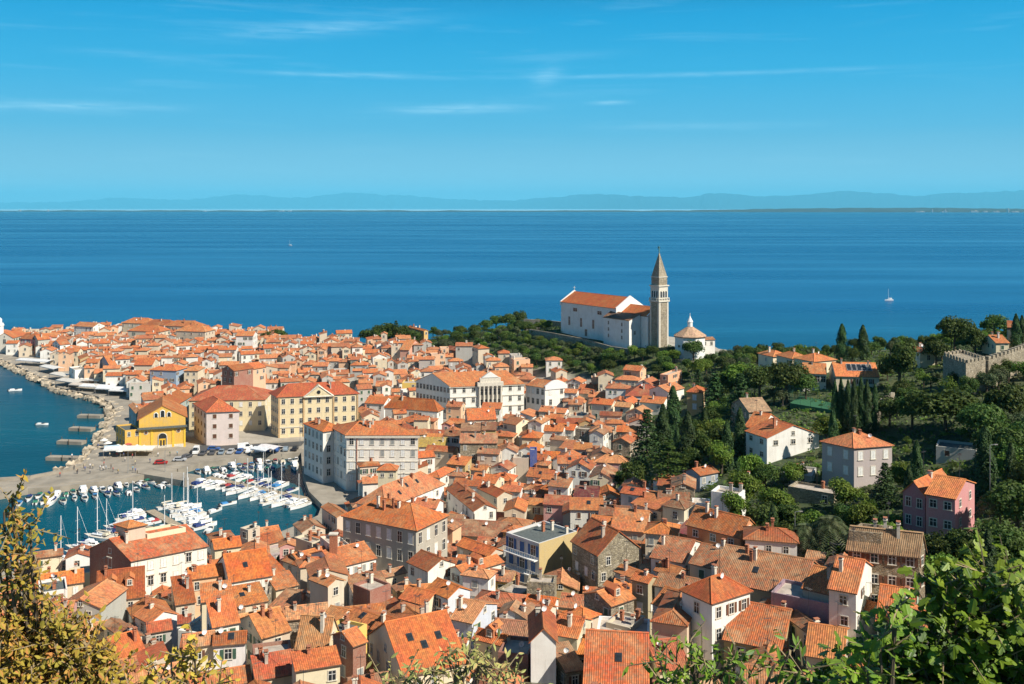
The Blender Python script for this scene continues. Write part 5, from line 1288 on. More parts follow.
def clear(q):
    c = sum(q, Vector((0, 0))) / 4; i, j = int(c.x // 20), int(c.y // 20)
    for a in (-2, -1, 0, 1, 2):
        for b_ in (-2, -1, 0, 1, 2):
            for f in cells.get((i + a, j + b_), ()):
                if sat(q, f): return False
    return True
for (y_, x_, z_, px, py) in sel:
    th0 = R(22) if px < 420 else R(-14) if px < 620 else R(-22)
    if y_ > 440: th0 = R(10)
    for attempt in range(3):
        th = th0 + rs.uniform(-.2, .2) + (math.pi / 2 if rs.random() < .4 else 0)
        sc_ = (1, .8, .62)[attempt]
        w_, d_ = rs.uniform(5.6, 9.6) * sc_, rs.uniform(5.0, 7.4) * sc_
        e_ = Vector((math.cos(th), math.sin(th))); f_ = Vector((-e_.y, e_.x)); c_ = Vector((x_, y_))
        q = [c_ - e_ * w_ / 2 - f_ * d_ / 2, c_ + e_ * w_ / 2 - f_ * d_ / 2, c_ + e_ * w_ / 2 + f_ * d_ / 2, c_ - e_ * w_ / 2 + f_ * d_ / 2]
        if clear(q): break
    else: continue
    # rotate the corner order so that corner 1 is the one nearest to the camera
    k = min(range(4), key=lambda i: q[i].length); q = q[k - 1:] + q[:k - 1] if k != 1 else q
    zb = min(gz(p.x, p.y) for p in q)
    hh = rs.choice([4.2, 5.0, 5.6, 6.2, 7.0, 8.0])
    if y_ < 150: hh = min(hh, 5.6)
    rt = rs.choice(['gable'] * 8 + ['hip'] * 2 + ['shed'] + ['flat'])
    wl, tn = rs.choice(walls_), rs.choice(tones_)
    if rt == 'flat': tn = 'deck' if rs.random() < .8 else 'slate'
    if tn == 'deck': ROOFC.setdefault('deck', (.42, .36, .30, .3)); ROOFW.setdefault('deck', 'flat terrace')
    ze = max(gz(c_.x, c_.y), zb + 1) + hh
    pxr, pyr = proj(c_.x, c_.y, ze)
    det = 2 if y_ < 235 else 1 if y_ < 300 else 0
    k = dict(chim=rs.choice([0, 1, 1, 2]), ant=(None if det else False), dish=(None if det else False), win=.7 if det else .8, rows=2, skyl=1 if det and rs.random() < .15 else 0)
    axis = 0 if (q[1] - q[0]).length > (q[2] - q[1]).length else 1
    rise = {'shed': 1.2}.get(rt)
    if placed < INDIV:
        build_house({'gable': 'house', 'shed': 'house', 'hip': 'hip_roofed_house', 'flat': 'flat_roofed_house'}[rt], q, zb, ze, rt, axis, rise, wl, tn, detail=det, **k); placed += 1
    else:
        if mass is None:
            mass = MB(); MP = [plaster_mat('far_plaster_%s' % n_, WALLC[n_]) for n_ in ('cream', 'white', 'beige', 'grey', 'peach')]; MR = [roof_mat('far_roof_tiles', ROOFC[n_][:3], .4) for n_ in ('orange', 'light', 'weathered')]
        build_house('x', q, zb, ze, rt, axis, rise, wl, tn, detail=0, mb=dict(mb=mass, w=rs.choice(MP), r=rs.choice(MR)), **k); nmass += 1
    cell_add(q)
# sheds, lean-tos and small terraces that fill the yards between the near houses
nin = 0
for i in range(2600):
    y_ = rs.uniform(128, 300); x_ = rs.uniform(-.5, .36) * y_
    z_ = gz(x_, y_); px, py = proj(x_, y_, z_)
    if in_poly(px, py, HILL) or any(in_poly(px, py, g_) for g_ in NOGO) or (px > 690 and py < 560) or px > 880: continue
    if land_dist(np.array([x_]), np.array([y_]))[0] < 8: continue
    th = (R(22) if px < 420 else R(-14) if px < 620 else R(-22)) + rs.choice([0, math.pi / 2]) + rs.uniform(-.1, .1)
    w_, d_ = rs.uniform(2.6, 4.8), rs.uniform(2.2, 3.6)
    e_ = Vector((math.cos(th), math.sin(th))); f_ = Vector((-e_.y, e_.x)); c_ = Vector((x_, y_))
    q = [c_ - e_ * w_ / 2 - f_ * d_ / 2, c_ + e_ * w_ / 2 - f_ * d_ / 2, c_ + e_ * w_ / 2 + f_ * d_ / 2, c_ - e_ * w_ / 2 + f_ * d_ / 2]
    if not clear(q): continue
    k = min(range(4), key=lambda i: q[i].length); q = q[k - 1:] + q[:k - 1] if k != 1 else q
    zb = min(gz(p.x, p.y) for p in q); rt = rs.choice(['shed', 'shed', 'gable', 'flat'])
    wl, tn = rs.choice(walls_), (rs.choice(tones_) if rt != 'flat' else 'deck')
    build_house('outbuilding', q, zb, zb + rs.uniform(2.6, 5.6), rt, 0, {'shed': .7}.get(rt), wl, tn, detail=1, chim=rs.choice([0, 0, 1]), ant=False, dish=rs.random() < .15, win=.5, rows=1, cat='shed', group='small sheds and lean-tos between the houses', winsize=(.7, .9))
    cell_add(q); nin += 1
    if nin >= 230: break
if mass is not None: stuff(mass.build('distant_rooftops'))
print('HOUSES', len(HOUSES), 'proc', placed, 'mass', nmass)
# ------------------------------------------------------------------ labels: what sets each apart, then where it is found
ORD = ['', 'second ', 'third ', 'fourth ', 'fifth ', 'sixth ', 'seventh ', 'eighth ', 'ninth ', 'tenth ', 'eleventh ', 'twelfth ', 'thirteenth ', 'fourteenth ', 'fifteenth ', 'sixteenth ', 'seventeenth ', 'eighteenth ', 'nineteenth ', 'twentieth ']
USED = {}
def relation(p):
    best = min(LM.items(), key=lambda kv: (Vector((kv[1].x, kv[1].y)) - p).length)
    c = Vector((best[1].x, best[1].y)); d = p - c
    lx = p.x / p.y - c.x / c.y
    ang = math.degrees(math.atan2(d.y, lx * c.y))
    if 55 <= ang <= 125: rel = 'behind'
    elif -125 <= ang <= -55: rel = 'in front of'
    elif -55 < ang < 55: rel = 'uphill from'
    else: rel = 'harbourward of'
    return best[0], rel, d.length
def auto_labels(items, desc, cat, group):
    """items: [(object, position, words)]"""
    rows = []
    for o, p, w in items:
        n_, rel, dist = relation(p); rows.append((dist, o, w, n_, rel))
    rows.sort(key=lambda r: r[0])
    cnt = {}
    for dist, o, w, n_, rel in rows:
        k = (w, n_, rel); i = cnt.get(k, 0); cnt[k] = i + 1
        lab = f'{ORD[min(i, 19)]}{w} {rel} the {n_}'
        tag(o, lab, cat, group)
items = []
for H_ in HOUSES:
    if H_['label']: continue
    ro_ = {'gable': 'gabled roof', 'hip': 'hip roof', 'shed': 'lean-to roof', 'flat': ''}[H_['roof']]
    tone = ROOFW.get(H_['tone'], 'flat terrace') if H_['roof'] != 'flat' else 'terraced flat roof'
    items.append((H_['root'], H_['c'], f"{WALLW[H_['wall']]} {'shed' if H_['cat'] == 'shed' else 'house'} with {tone} {ro_}".strip()))
auto_labels([i for i in items if not i[0].name.startswith('outb')], None, 'house', 'houses of the old town')
auto_labels([i for i in items if i[0].name.startswith('outb')], None, 'shed', 'small sheds and lean-tos between the houses')
# ------------------------------------------------------------------ trees
rt_ = random.Random(5)
def rvec(r=rt_):
    while True:
        v_ = Vector((r.uniform(-1, 1), r.uniform(-1, 1), r.uniform(-1, 1)))
        if .05 < v_.length < 1: return v_.normalized()
def leafq(s, c, n, size, mat, asp=1.0):
    q = n.to_track_quat('Z', 'Y') @ Quaternion((0, 0, 1), rt_.uniform(0, 6.28))
    a, b_ = size * .5, size * .5 * asp
    P = [c + q @ Vector(p) for p in ((-a, -b_ * .6, 0), (a * .2, -b_, size * .12), (a, b_ * .5, 0), (-a * .2, b_, size * .12))]
    s.face(P, mat)
def crown_broad(mat, n=3600, flat_=.8, nl=11):
    s = MB(); lobes = []
    for i in range(nl):
        v_ = rvec(); v_.z = v_.z * .7 + .15
        lobes.append((Vector((v_.x * .58, v_.y * .58, v_.z * .58 * flat_)), rt_.uniform(.30, .50)))
    lobes.append((Vector((0, 0, 0)), .55))
    for i in range(n):
        c, r = rt_.choice(lobes); d = rvec()
        if d.z < -.35: d.z *= -.5
        rr = r * (rt_.uniform(.80, 1.06) if rt_.random() < .8 else rt_.uniform(.2, .8))
        nrm = (d + rvec() * .75).normalized()
        leafq(s, c + d * rr, nrm, rt_.uniform(.06, .125), mat)
    return s.mesh('crown')
def crown_spindle(mat, n=4200):                  # height 1, radius about .1
    s = MB(); ph = [rt_.uniform(0, 6.28) for _ in range(4)]
    for i in range(n):
        z = rt_.random() ** .85; a = rt_.uniform(0, 6.28)
        r = .105 * (min(1, z / .10)) ** .6 * (1 - z ** 2.6) ** .8 + .006
        r *= 1 + .16 * math.sin(3 * a + ph[0] + z * 14) + .10 * math.sin(5 * a + ph[1] - z * 23)
        r *= rt_.uniform(.78, 1.08) if rt_.random() < .85 else rt_.uniform(.3, .8)
        n_ = (Vector((math.cos(a), math.sin(a), .5)) + rvec() * .5).normalized()
        leafq(s, Vector((r * math.cos(a), r * math.sin(a), z)), n_, rt_.uniform(.013, .024), mat, 1.6)
    return s.mesh('crown')
def crown_conifer(mat, n=2600):                  # height 1, radius .28, drooping tiers
    s = MB()
    for i in range(n):
        t = rt_.random() ** 1.2; tier = math.floor(t * 13) / 13; z = .06 + .94 * (tier + (t - tier) * .55)
        a = rt_.uniform(0, 6.28)
        rm = .27 * (1 - tier) ** .8 * (1 + .25 * math.sin(4 * a + tier * 40)) + .012
        r = rm * math.sqrt(rt_.uniform(.15, 1))
        n_ = (Vector((math.cos(a) * .4, math.sin(a) * .4, 1)) + rvec() * .6).normalized()
        leafq(s, Vector((r * math.cos(a), r * math.sin(a), z - r * .22 + rt_.uniform(-.012, .012))), n_, rt_.uniform(.022, .045), mat)
    return s.mesh('crown')
def crown_cedar(mat, n=3400):                    # height 1, wide flat plates
    s = MB(); plates = []
    for k in range(30):
        z = .18 + .8 * k / 30; a = k * 2.4 + rt_.uniform(-.4, .4); rad = .42 * (1 - (k / 30) ** 1.6) + .05
        plates.append((Vector((math.cos(a) * rad * .55, math.sin(a) * rad * .55, z)), rad * .52))
    for i in range(n):
        c, r = rt_.choice(plates); a = rt_.uniform(0, 6.28); q = math.sqrt(rt_.random()) * r
        n_ = (Vector((0, 0, 1)) + rvec() * .45).normalized()
        leafq(s, c + Vector((q * math.cos(a), q * math.sin(a), -q * q * .8 + rt_.uniform(-.012, .012))), n_, rt_.uniform(.025, .05), mat)
    return s.mesh('crown')
def crown_palm(mat):
    s = MB()
    for k in range(34):
        a = k * 2.399; el = R(75 - 95 * (k / 34)); L_ = rt_.uniform(.85, 1.1); pts = []
        for j in range(9):
            t = j / 8; p = Vector((math.cos(a) * math.cos(el) * t * L_, math.sin(a) * math.cos(el) * t * L_, math.sin(el) * t * L_ - .75 * t * t * L_)); pts.append(p)
        for j in range(8):
            d = (pts[j + 1] - pts[j]).normalized(); sd = d.cross(Vector((0, 0, 1))).normalized(); wd_ = .20 * math.sin(math.pi * (j + 1) / 9.5) + .03
            for sg in (-1, 1):
                for h_ in (0, .5):
                    p = pts[j].lerp(pts[j + 1], h_); s.face([p, p + d * .05, p + sd * sg * wd_ + d * .10 - Vector((0, 0, .06))], mat)
    return s.mesh('crown')
def trunk_mesh(h, r, limbs=4, seed=0):
    s = MB(); s.tube([(0, 0, -1.0), (r * .3, 0, h * .4), (0, r * .4, h * .75), (0, 0, h)], [r * 1.25, r, r * .75, r * .4], 'bark', 7)
    for i in range(limbs):
        a = i * 2.4; z0 = h * (.45 + .1 * i)
        z0 = min(z0, h * .85); s.tube([(0, 0, z0), (math.cos(a) * h * .16, math.sin(a) * h * .16, z0 + h * .14), (math.cos(a) * h * .30, math.sin(a) * h * .30, z0 + h * .22)], [r * .5, r * .35, r * .15], 'bark', 5)
    return s.mesh('trunk')
CR = dict(broad=[crown_broad('leaf_a'), crown_broad('leaf_a', flat_=1.0), crown_broad('leaf_b', flat_=.9), crown_broad('leaf_d', nl=8), crown_broad('leaf_a', nl=16)],
          shrub=[crown_broad('leaf_a', 900, .7, 6), crown_broad('leaf_d', 900, .7, 6), crown_broad('leaf_b', 900, .7, 7)],
          cypress=[crown_spindle('leaf_c'), crown_spindle('leaf_c')], conifer=[crown_conifer('leaf_c'), crown_conifer('leaf_c')], cedar=[crown_cedar('leaf_a')], palm=[crown_palm('leaf_d')])
TRB = trunk_mesh(1.0, .06); TRS = trunk_mesh(1.0, .02, 0); TRP = trunk_mesh(1.0, .035, 0); TRSH = trunk_mesh(1.0, .05, 3)
TREES = []
def plant(kind, x, y, h_, r=None, var=None, label=None, z=None):
    z = gz(x, y) if z is None else z
    nm, tr = dict(broad=('broadleaf_tree', TRB), shrub=('shrub', TRSH), cypress=('cypress_tree', TRS), conifer=('conifer_tree', TRS), cedar=('cedar_tree', TRS), palm=('palm_tree', TRP))[kind]
    vi = var if var is not None else rt_.randrange(len(CR[kind]))
    if kind == 'broad' and vi == 3: nm = 'olive_grey_tree'  # olive is the leaf tone only: a broadleaf crown, not the olive species
    o = empty(nm, (x, y, z), rt_.uniform(0, 6.28))
    c = link('crown', CR[kind][vi], o); t = link('trunk', tr, o)
    if kind in ('broad', 'shrub'):
        r = r or h_ * .45
        c.scale = (r, r * rt_.uniform(.9, 1.1), h_ * .5); c.location = (0, 0, h_ * .55); t.scale = (h_ * .6,) * 3
    elif kind == 'palm':
        r = r or h_ * .4; c.scale = (r, r, r); c.location = (0, 0, h_ - r * .5); t.scale = (h_ * .6, h_ * .6, h_ - r * .5)
    else:
        k = 1.0 if r is None else r / (.11 if kind == 'cypress' else .27 if kind == 'conifer' else .42) / h_
        c.scale = (h_ * k, h_ * k, h_); t.scale = (h_, h_, h_ * .9)
    w = dict(broad=['dense dark green tree', 'round green tree', 'bright green tree', 'olive grey tree', 'spreading green tree'], shrub=['low green bush', 'grey olive bush', 'bright green bush'], cypress=['slim dark cypress', 'pointed dark cypress'], conifer=['dark conical conifer', 'dark tiered conifer'], cedar=['flat tiered cedar'], palm=['feathery palm'])[kind][vi]
    TREES.append((o, Vector((x, y)), w, label, nm))
    return o
def tree_px(kind, px, ptop, h_, r=None, var=None, label=None, D=None):
    if D is None: D = solve(px, ptop, h_)
    p = at(px, D); ztop = CZ - (ptop - HY) / F * D
    return plant(kind, p.x, p.y, max(h_, ztop - gz(p.x, p.y)), r, var, label)
for a in [('cypress', 673, 386, 17, 2.6, 0, 'tall slim cypress, the taller of the pair over the old roofs'), ('cypress', 688, 412, 16, 2.3, 1, 'slim cypress just downhill of the tallest one'), ('conifer', 647, 408, 16, 5.2, 0, 'dark broad conifer at the town edge by the cypresses'), ('cypress', 663, 404, 15, 2.2), ('cedar', 668, 437, 14, 5.4, 0, 'pale green cedar with flat tiers beside the tall cypresses'),
          ('broad', 633, 459, 9, 4.6, 0, 'dark rounded tree at the wood edge below the conifer'), ('broad', 620, 470, 6, 3.2, 1), ('cypress', 727, 420, 13, 1.5), ('cypress', 740, 408, 13, 1.6), ('cypress', 705, 408, 11, 1.4), ('broad', 708, 420, 10, 4, 2), ('broad', 722, 440, 9, 4, 2), ('broad', 748, 452, 9, 4, 2),
          ('cypress', 842, 324, 13, 2.0, 0, 'stout dark cypress on the skyline, first of the twin pair'), ('cypress', 863, 325, 12, 1.9, 1, 'second skyline cypress beside the solar panel roof'),
          ('cypress', 835, 381, 14, 1.1), ('cypress', 841, 378, 14.5, 1.1), ('cypress', 848, 380, 14, 1.1), ('cypress', 854, 379, 15, 1.1), ('cypress', 861, 377, 15, 1.1), ('cypress', 867, 380, 14, 1.1), ('cypress', 875, 384, 12, 1.0),
          ('broad', 900, 341, 14, 7.0, 1, 'big round dark tree on the ridge before the old wall tower'), ('broad', 955, 321, 12, 6.5, 4, None, 325), ('broad', 936, 347, 9, 4.5, 0, None, 310), ('broad', 975, 338, 9, 5, 1, None, 312), ('broad', 994, 328, 10, 5.5, 0, None, 335), ('cypress', 1016, 325, 11, 1.5, None, None, 310), ('cypress', 1022, 335, 10, 1.3, None, None, 312),
          ('broad', 945, 386, 11, 9.5, 4, 'wide spreading dark tree under the old wall tower'), ('broad', 912, 394, 9, 5, 0), ('broad', 985, 400, 11, 6, 0), ('broad', 1010, 380, 12, 6, 0), ('broad', 1005, 425, 11, 6, 1), ('broad', 890, 395, 8, 4, 0), ('broad', 860, 385, 6, 4, 2),
          ('cypress', 985, 426, 15, 2.0, 0, 'tall clipped cypress standing alone beside the dark pink house', 190), ('cypress', 767, 345, 9, 1.3), ('cypress', 759, 344, 8, 1.8, 0), ('conifer', 770, 346, 8, 1.6), ('broad', 786, 358, 14, 6.5, 0), ('broad', 760, 362, 12, 6, 0), ('broad', 742, 362, 11, 5.5, 2), ('broad', 722, 372, 11, 5, 1), ('conifer', 715, 372, 15, 5, 1), ('conifer', 740, 372, 15, 5, 0), ('broad', 806, 372, 9, 4.5, 0),
          ('palm', 830, 512, 8, 5.0, 0, 'large feathery palm in the garden above the lane'), ('palm', 1000, 487, 8, 4.5, 0, 'tall palm on the shaded slope near the lone cypress'), ('palm', 805, 520, 7, 3.8, 0, 'smaller palm beside the large garden palm'),
          ('broad', 902, 528, 7, 3.6, 0), ('broad', 925, 534, 7, 4, 1), ('broad', 948, 532, 8, 4.2, 0), ('broad', 970, 528, 8, 4, 1), ('broad', 985, 545, 7, 4, 2), ('broad', 1005, 520, 9, 5, 0), ('broad', 1018, 480, 10, 5.5, 4), ('broad', 890, 512, 6, 3, 2), ('broad', 775, 486, 8, 4, 2), ('broad', 792, 503, 7, 3.6, 1), ('broad', 765, 500, 9, 4.2, 0), ('broad', 755, 518, 8, 4, 0), ('broad', 780, 520, 8, 3.8, 4), ('broad', 845, 505, 6, 3.2, 1), ('broad', 860, 500, 7, 3.6, 2), ('broad', 735, 490, 8, 3.6, 2), ('broad', 745, 470, 9, 4, 2), ('broad', 765, 462, 7, 3.4, 0), ('broad', 795, 462, 6, 3.4, 2), ('conifer', 885, 462, 9, 3, 0), ('broad', 905, 462, 7, 4, 2), ('broad', 845, 478, 7, 4.5, 2), ('broad', 700, 430, 10, 4.5, 1), ('broad', 690, 445, 9, 4, 0),
          ('broad', 402, 323, 13, 6, 0), ('broad', 378, 323, 13, 7, 0), ('broad', 390, 322, 13, 7, 1), ('conifer', 396, 320, 14, 4, 0), ('broad', 367, 328, 10, 6, 0), ('broad', 412, 330, 9, 6, 1), ('broad', 384, 330, 9, 6, 0), ('broad', 372, 334, 7, 5, 4),
          ('broad', 496, 314, 10, 6, 0), ('broad', 508, 312, 11, 6.5, 0), ('broad', 519, 309, 12, 5, 0), ('broad', 487, 319, 8, 5, 4), ('broad', 525, 320, 8, 5, 0), ('broad', 268, 330, 9, 5, 0), ('broad', 279, 328, 10, 6, 0), ('broad', 272, 333, 7, 4, 2)]:
    tree_px(*a)
for px in range(424, 480, 9): tree_px('shrub', px + rt_.uniform(-3, 3), rt_.uniform(331, 341), 4, 5, rt_.choice([0, 1]))
for k in range(17):
    for w_ in (-13.0, -19.0, -26.0):
        p = cp(-14 + k * 4.6 + rt_.uniform(-1.5, 1.5), w_ + rt_.uniform(-1.5, 1.5)); z_ = gz(p.x, p.y)
        plant('broad' if rt_.random() < .75 else 'shrub', p.x, p.y, min(rt_.uniform(4.5, 7), max(2.2, 24.6 - z_)), rt_.uniform(2.4, 3.6))
NHAND = len(TREES)
# the wooded slopes: each tree a thing of its own, kept out of the houses and out of the way of their fronts
HH = []
for H_ in HOUSES:
    xs_ = [proj(p.x, p.y, H_['ze'])[0] for p in H_['q']]; Dn = min(p.y for p in H_['q'])
    ye = proj(H_['c'].x, Dn, H_['ze'])[1]; yb = proj(H_['c'].x, Dn, min(gz(p.x, p.y) for p in H_['q']))[1]
    HH.append((min(xs_), max(xs_), Dn, ye, yb))
for (n_, lo) in (('white church', None),): HH.append((560, 650, 455, 300, 345))
HH += [(649, 670, 440, 290, 345), (673, 718, 432, 325, 354), (940, 1024, 261, 355, 415), (760, 812, 180, 546, 556), (858, 896, 248, 415, 440), (790, 836, 296, 392, 410), (833, 878, 265, 375, 418), (555, 655, 448, 300, 340)]
for o_, p_, w_, lb_, nm_ in TREES[:NHAND]:
    if lb_:
        zt_ = gz(p_.x, p_.y); ht_ = o_.children[1].scale.z / (.6 if nm_ in ('broadleaf_tree', 'palm_tree') else .9); px_ = proj(p_.x, p_.y, zt_)[0]; hw_ = 5 if nm_ == 'cypress_tree' else 14
        HH.append((px_ - hw_, px_ + hw_, p_.y - 1, proj(p_.x, p_.y, zt_ + ht_)[1], proj(p_.x, p_.y, zt_)[1]))
def blocks(px, rpx, ptop, D):
    return any(a < px + rpx * .7 and px - rpx * .7 < b_ and D < Dn and ptop < ye + (yb - ye) * .75 for a, b_, Dn, ye, yb in HH)
def near_house(x, y, m):
    p = Vector((x, y)); i, j = int(x // 20), int(y // 20)
    for a in (-1, 0, 1):
        for b_ in (-1, 0, 1):
            for f in cells.get((i + a, j + b_), ()):
                c = sum(f, Vector((0, 0))) / 4
                if (c - p).length < max((f[0] - c).length, (f[1] - c).length) * .82 + m: return True
    return False
for f in FOOT: cell_add(f)
pos = [t[1] for t in TREES]
cnt = nsh = 0
Y = 122.0
while Y < 600:
    st = 4.3 if Y < 230 else 7.4 if Y < 330 else 8.6 if Y < 400 else 7.2
    X = -Y * .2
    while X < min(Y * .57, 330):
        x, y = X + rt_.uniform(-2, 2), Y + rt_.uniform(-2, 2); X += st
        z = gz(x, y); px, py = proj(x, y, z)
        if not in_poly(px, py, HILL) or px < 352 or px > 1045 or land_dist(np.array([x]), np.array([y]))[0] < 6: continue
        if px < 760 and y > 445 and x > 20: continue
        u_ = rt_.random()
        church_belt = px < 690 and y > 400
        kind = 'broad' if u_ < .56 else 'shrub' if u_ < .76 else 'conifer' if u_ < .87 else 'cypress'
        h_ = dict(broad=rt_.uniform(6.5, 11) * (1.1 if Y > 230 else 1), shrub=rt_.uniform(2, 3.6), conifer=rt_.uniform(7, 13), cypress=rt_.uniform(8, 14))[kind]
        if church_belt: h_ = rt_.uniform(3.5, 7); kind = 'broad' if u_ < .8 else 'shrub'
        if px > 700 and y > 285: h_ = min(h_, 5.5 if px > 800 else 7); kind = 'broad' if u_ < .6 else 'shrub'; r = h_ * .6 if kind == 'broad' else r
        elif px > 930 and y > 250: h_ = min(h_, 7); kind = 'broad' if u_ < .7 else 'shrub'
        r = h_ * rt_.uniform(.42, .56) if kind in ('broad', 'shrub') else None
        if church_belt and r: r = h_ * rt_.uniform(.5, .75)
        rr = r or h_ * .15
        if near_house(x, y, rr * .55): 
            if near_house(x, y, .9): continue
            kind, h_ = 'shrub', rt_.uniform(1.8, 3); r = h_ * .6; rr = r
        if blocks(px, rr / y * F, py - h_ / y * F, y):
            kind, h_ = 'shrub', rt_.uniform(1.6, 2.6); r = h_ * .65; rr = r
            if blocks(px, rr / y * F, py - h_ / y * F, y) and h_ > 1.9: h_ = 1.5; r = 1.6
        if any((p - Vector((x, y))).length < ((3.1 if y < 230 else 4.0) if kind != 'shrub' else 2.2) for p in pos): continue
        if kind == 'shrub':
            nsh += 1
            if nsh > 255: continue
        pos.append(Vector((x, y))); plant(kind, x, y, h_, r); cnt += 1
    Y += st * .92
print('TREES', len(TREES), cnt)
grp = dict(broadleaf_tree='broadleaf trees on the hillside', shrub='bushes on the hillside', cypress_tree='cypresses on the hillside', conifer_tree='conifers on the hillside', cedar_tree='cedars', olive_grey_tree='olive grey broadleaf trees on the hillside', palm_tree='garden palms')
byk = {}
for o, p, w, lb, nm in TREES:
    if lb: tag(o, lb, 'bush' if nm == 'shrub' else 'tree', grp[nm])
    else: byk.setdefault(nm, []).append((o, p, w))
for nm, it in byk.items(): auto_labels(it, None, 'bush' if nm == 'shrub' else 'tree', grp[nm])
# low growth on the slopes between the trees
s = MB(); rg = random.Random(9)
for i in range(17000):
    y = rg.uniform(120, 585); x = rg.uniform(-.16 * y, min(.56 * y, 300)); z = gz(x, y); px, py = proj(x, y, z)
    if not in_poly(px, py, HILL) or land_dist(np.array([x]), np.array([y]))[0] < 5 or near_house(x, y, .3): continue
    for k in range(6):
        c = Vector((x + rg.uniform(-.9, .9), y + rg.uniform(-.9, .9), z + rg.uniform(.05, 1.0)))
        leafq(s, c, (Vector((0, -.3, 1)) + rvec(rg) * .8).normalized(), rg.uniform(.4, .8), rg.choice(['leaf_a', 'leaf_a', 'leaf_d', 'leaf_b']))
stuff(s.build('undergrowth'), 'low green scrub covering the slopes between the trees', 'undergrowth')
# ------------------------------------------------------------------ boats
rb = random.Random(21)
def hull_geo(s, L_, B_, H1, mat, deckm, stern=.75, n=9):
    """bow towards +x, waterline at z = 0"""
    rings = []
    for k in range(n):
        t = k / (n - 1); x = -L_ / 2 + L_ * t
        b_ = B_ / 2 * (stern + (1 - stern) * min(1, t / .35)) * (1 if t < .5 else max(.02, 1 - ((t - .5) / .5) ** 2.2))
        z = H1 * (1 + .28 * t * t)
        rings.append([(x + (.0 if k < n - 1 else .25), sg * b_ * f, zz) for sg, f, zz in ((-1, 1, z), (-1, .86, .15), (-1, .35, -.35), (1, .35, -.35), (1, .86, .15), (1, 1, z))])
    V = [p for r in rings for p in r]; fs = []
    for k in range(n - 1):
        for i in range(5): fs.append((k * 6 + i, (k + 1) * 6 + i, (k + 1) * 6 + i + 1, k * 6 + i + 1))
    fs.append((0, 1, 2, 3, 4, 5)); s.add(V, fs, mat)
    s.add(V, [(k * 6 + 5, (k + 1) * 6 + 5, (k + 1) * 6, k * 6) for k in range(n - 1)], deckm)
def slab_geo(s, x0, x1, w0, w1, z0, z1, mat, tp=.8):
    V = [(x0, -w0 / 2, z0), (x1, -w1 / 2, z0), (x1, w1 / 2, z0), (x0, w0 / 2, z0)]; cx_ = (x0 + x1) / 2
    V += [(cx_ + (x - cx_) * tp, y * tp, z1) for x, y, z in V]
    s.add(V, [(0, 1, 5, 4), (1, 2, 6, 5), (2, 3, 7, 6), (3, 0, 4, 7), (4, 5, 6, 7)], mat)
def mk_sail():
    o = empty('sailing_boat', (0, 0, 0))
    s = MB(); hull_geo(s, 9.5, 3.1, 1.0, 'gel', 'trim'); s.build('hull', o)
    s = MB(); slab_geo(s, -1.6, 2.6, 1.9, 1.2, 1.0, 1.6, 'gel', .85); slab_geo(s, -1.3, 2.2, 1.86, 1.2, 1.22, 1.42, 'glass', .99); s.build('cabin', o)
    s = MB(); s.tube([(.7, 0, 1), (.7, 0, 12.5)], [.13, .10], 'gel', 6)
    for z in (5.0, 8.6): s.tube([(.7, -.9, z), (.7, .9, z)], [.03, .03], 'alu', 4)
    for y in (-1.3, 1.3): s.tube([(.6, y, 1.1), (.7, y * .7, 8.6), (.7, 0, 12.3)], [.015] * 3, 'steel', 3)
    s.tube([(4.7, 0, 1.3), (.75, 0, 12.3)], [.02, .02], 'steel', 3); s.tube([(-4.6, 0, 1.2), (.65, 0, 12.4)], [.02, .02], 'steel', 3)
    s.build('mast', o)
    s = MB(); s.tube([(.6, 0, 2.3), (-3.4, 0, 2.4)], [.07, .06], 'alu', 6); s.tube([(.5, 0, 2.5), (-1.5, 0, 2.6), (-3.2, 0, 2.5)], [.20, .18, .10], 'tint', 7); s.build('boom', o)
    s = MB(); slab_geo(s, -2.9, -1.5, 2.0, 1.9, 1.6, 2.1, 'tint', .8); s.build('spray_hood', o)
    return o
def mk_motor(big):
    o = empty('motor_boat', (0, 0, 0)); L_ = 8.0 if big else 5.6; B_ = L_ * .34
    s = MB(); hull_geo(s, L_, B_, .95 if big else .7, 'gel', 'trim', .9); s.build('hull', o)
    s = MB()
    if big:
        slab_geo(s, -1.2, 2.2, 2.1, 1.3, .95, 1.75, 'gel', .8); slab_geo(s, -1.25, 2.0, 2.0, 1.25, 1.3, 1.62, 'glass', .92); slab_geo(s, -1.5, .6, 1.9, 1.7, 1.75, 2.3, 'gel', .86)
    else:
        slab_geo(s, -.4, 1.2, 1.5, 1.2, .7, 1.25, 'glass', .75); slab_geo(s, -1.5, -.6, 1.2, 1.2, .5, .95, 'white', .95)
    s.build('cabin', o)
    s = MB(); slab_geo(s, -L_ * .42, -.1, B_ * .82, B_ * .8, 1.15 if big else .75, 1.75 if big else 1.15, 'tint', .86); s.build('canopy', o)
    s = MB(); s.box((-L_ / 2 - .25, 0, -.3), .45, .4, 1.35, 'dark'); s.build('outboard_motor', o)
    return o
SB, MB1, MB2 = mk_sail(), mk_motor(True), mk_motor(False)
CANC = dict(white=(.75, .75, .74), navy=(.015, .035, .16), red=(.35, .03, .03), blue=(.04, .22, .50), cream=(.62, .55, .42), green=(.03, .20, .12))
BOATS = []
first = {}
BOX_ = []
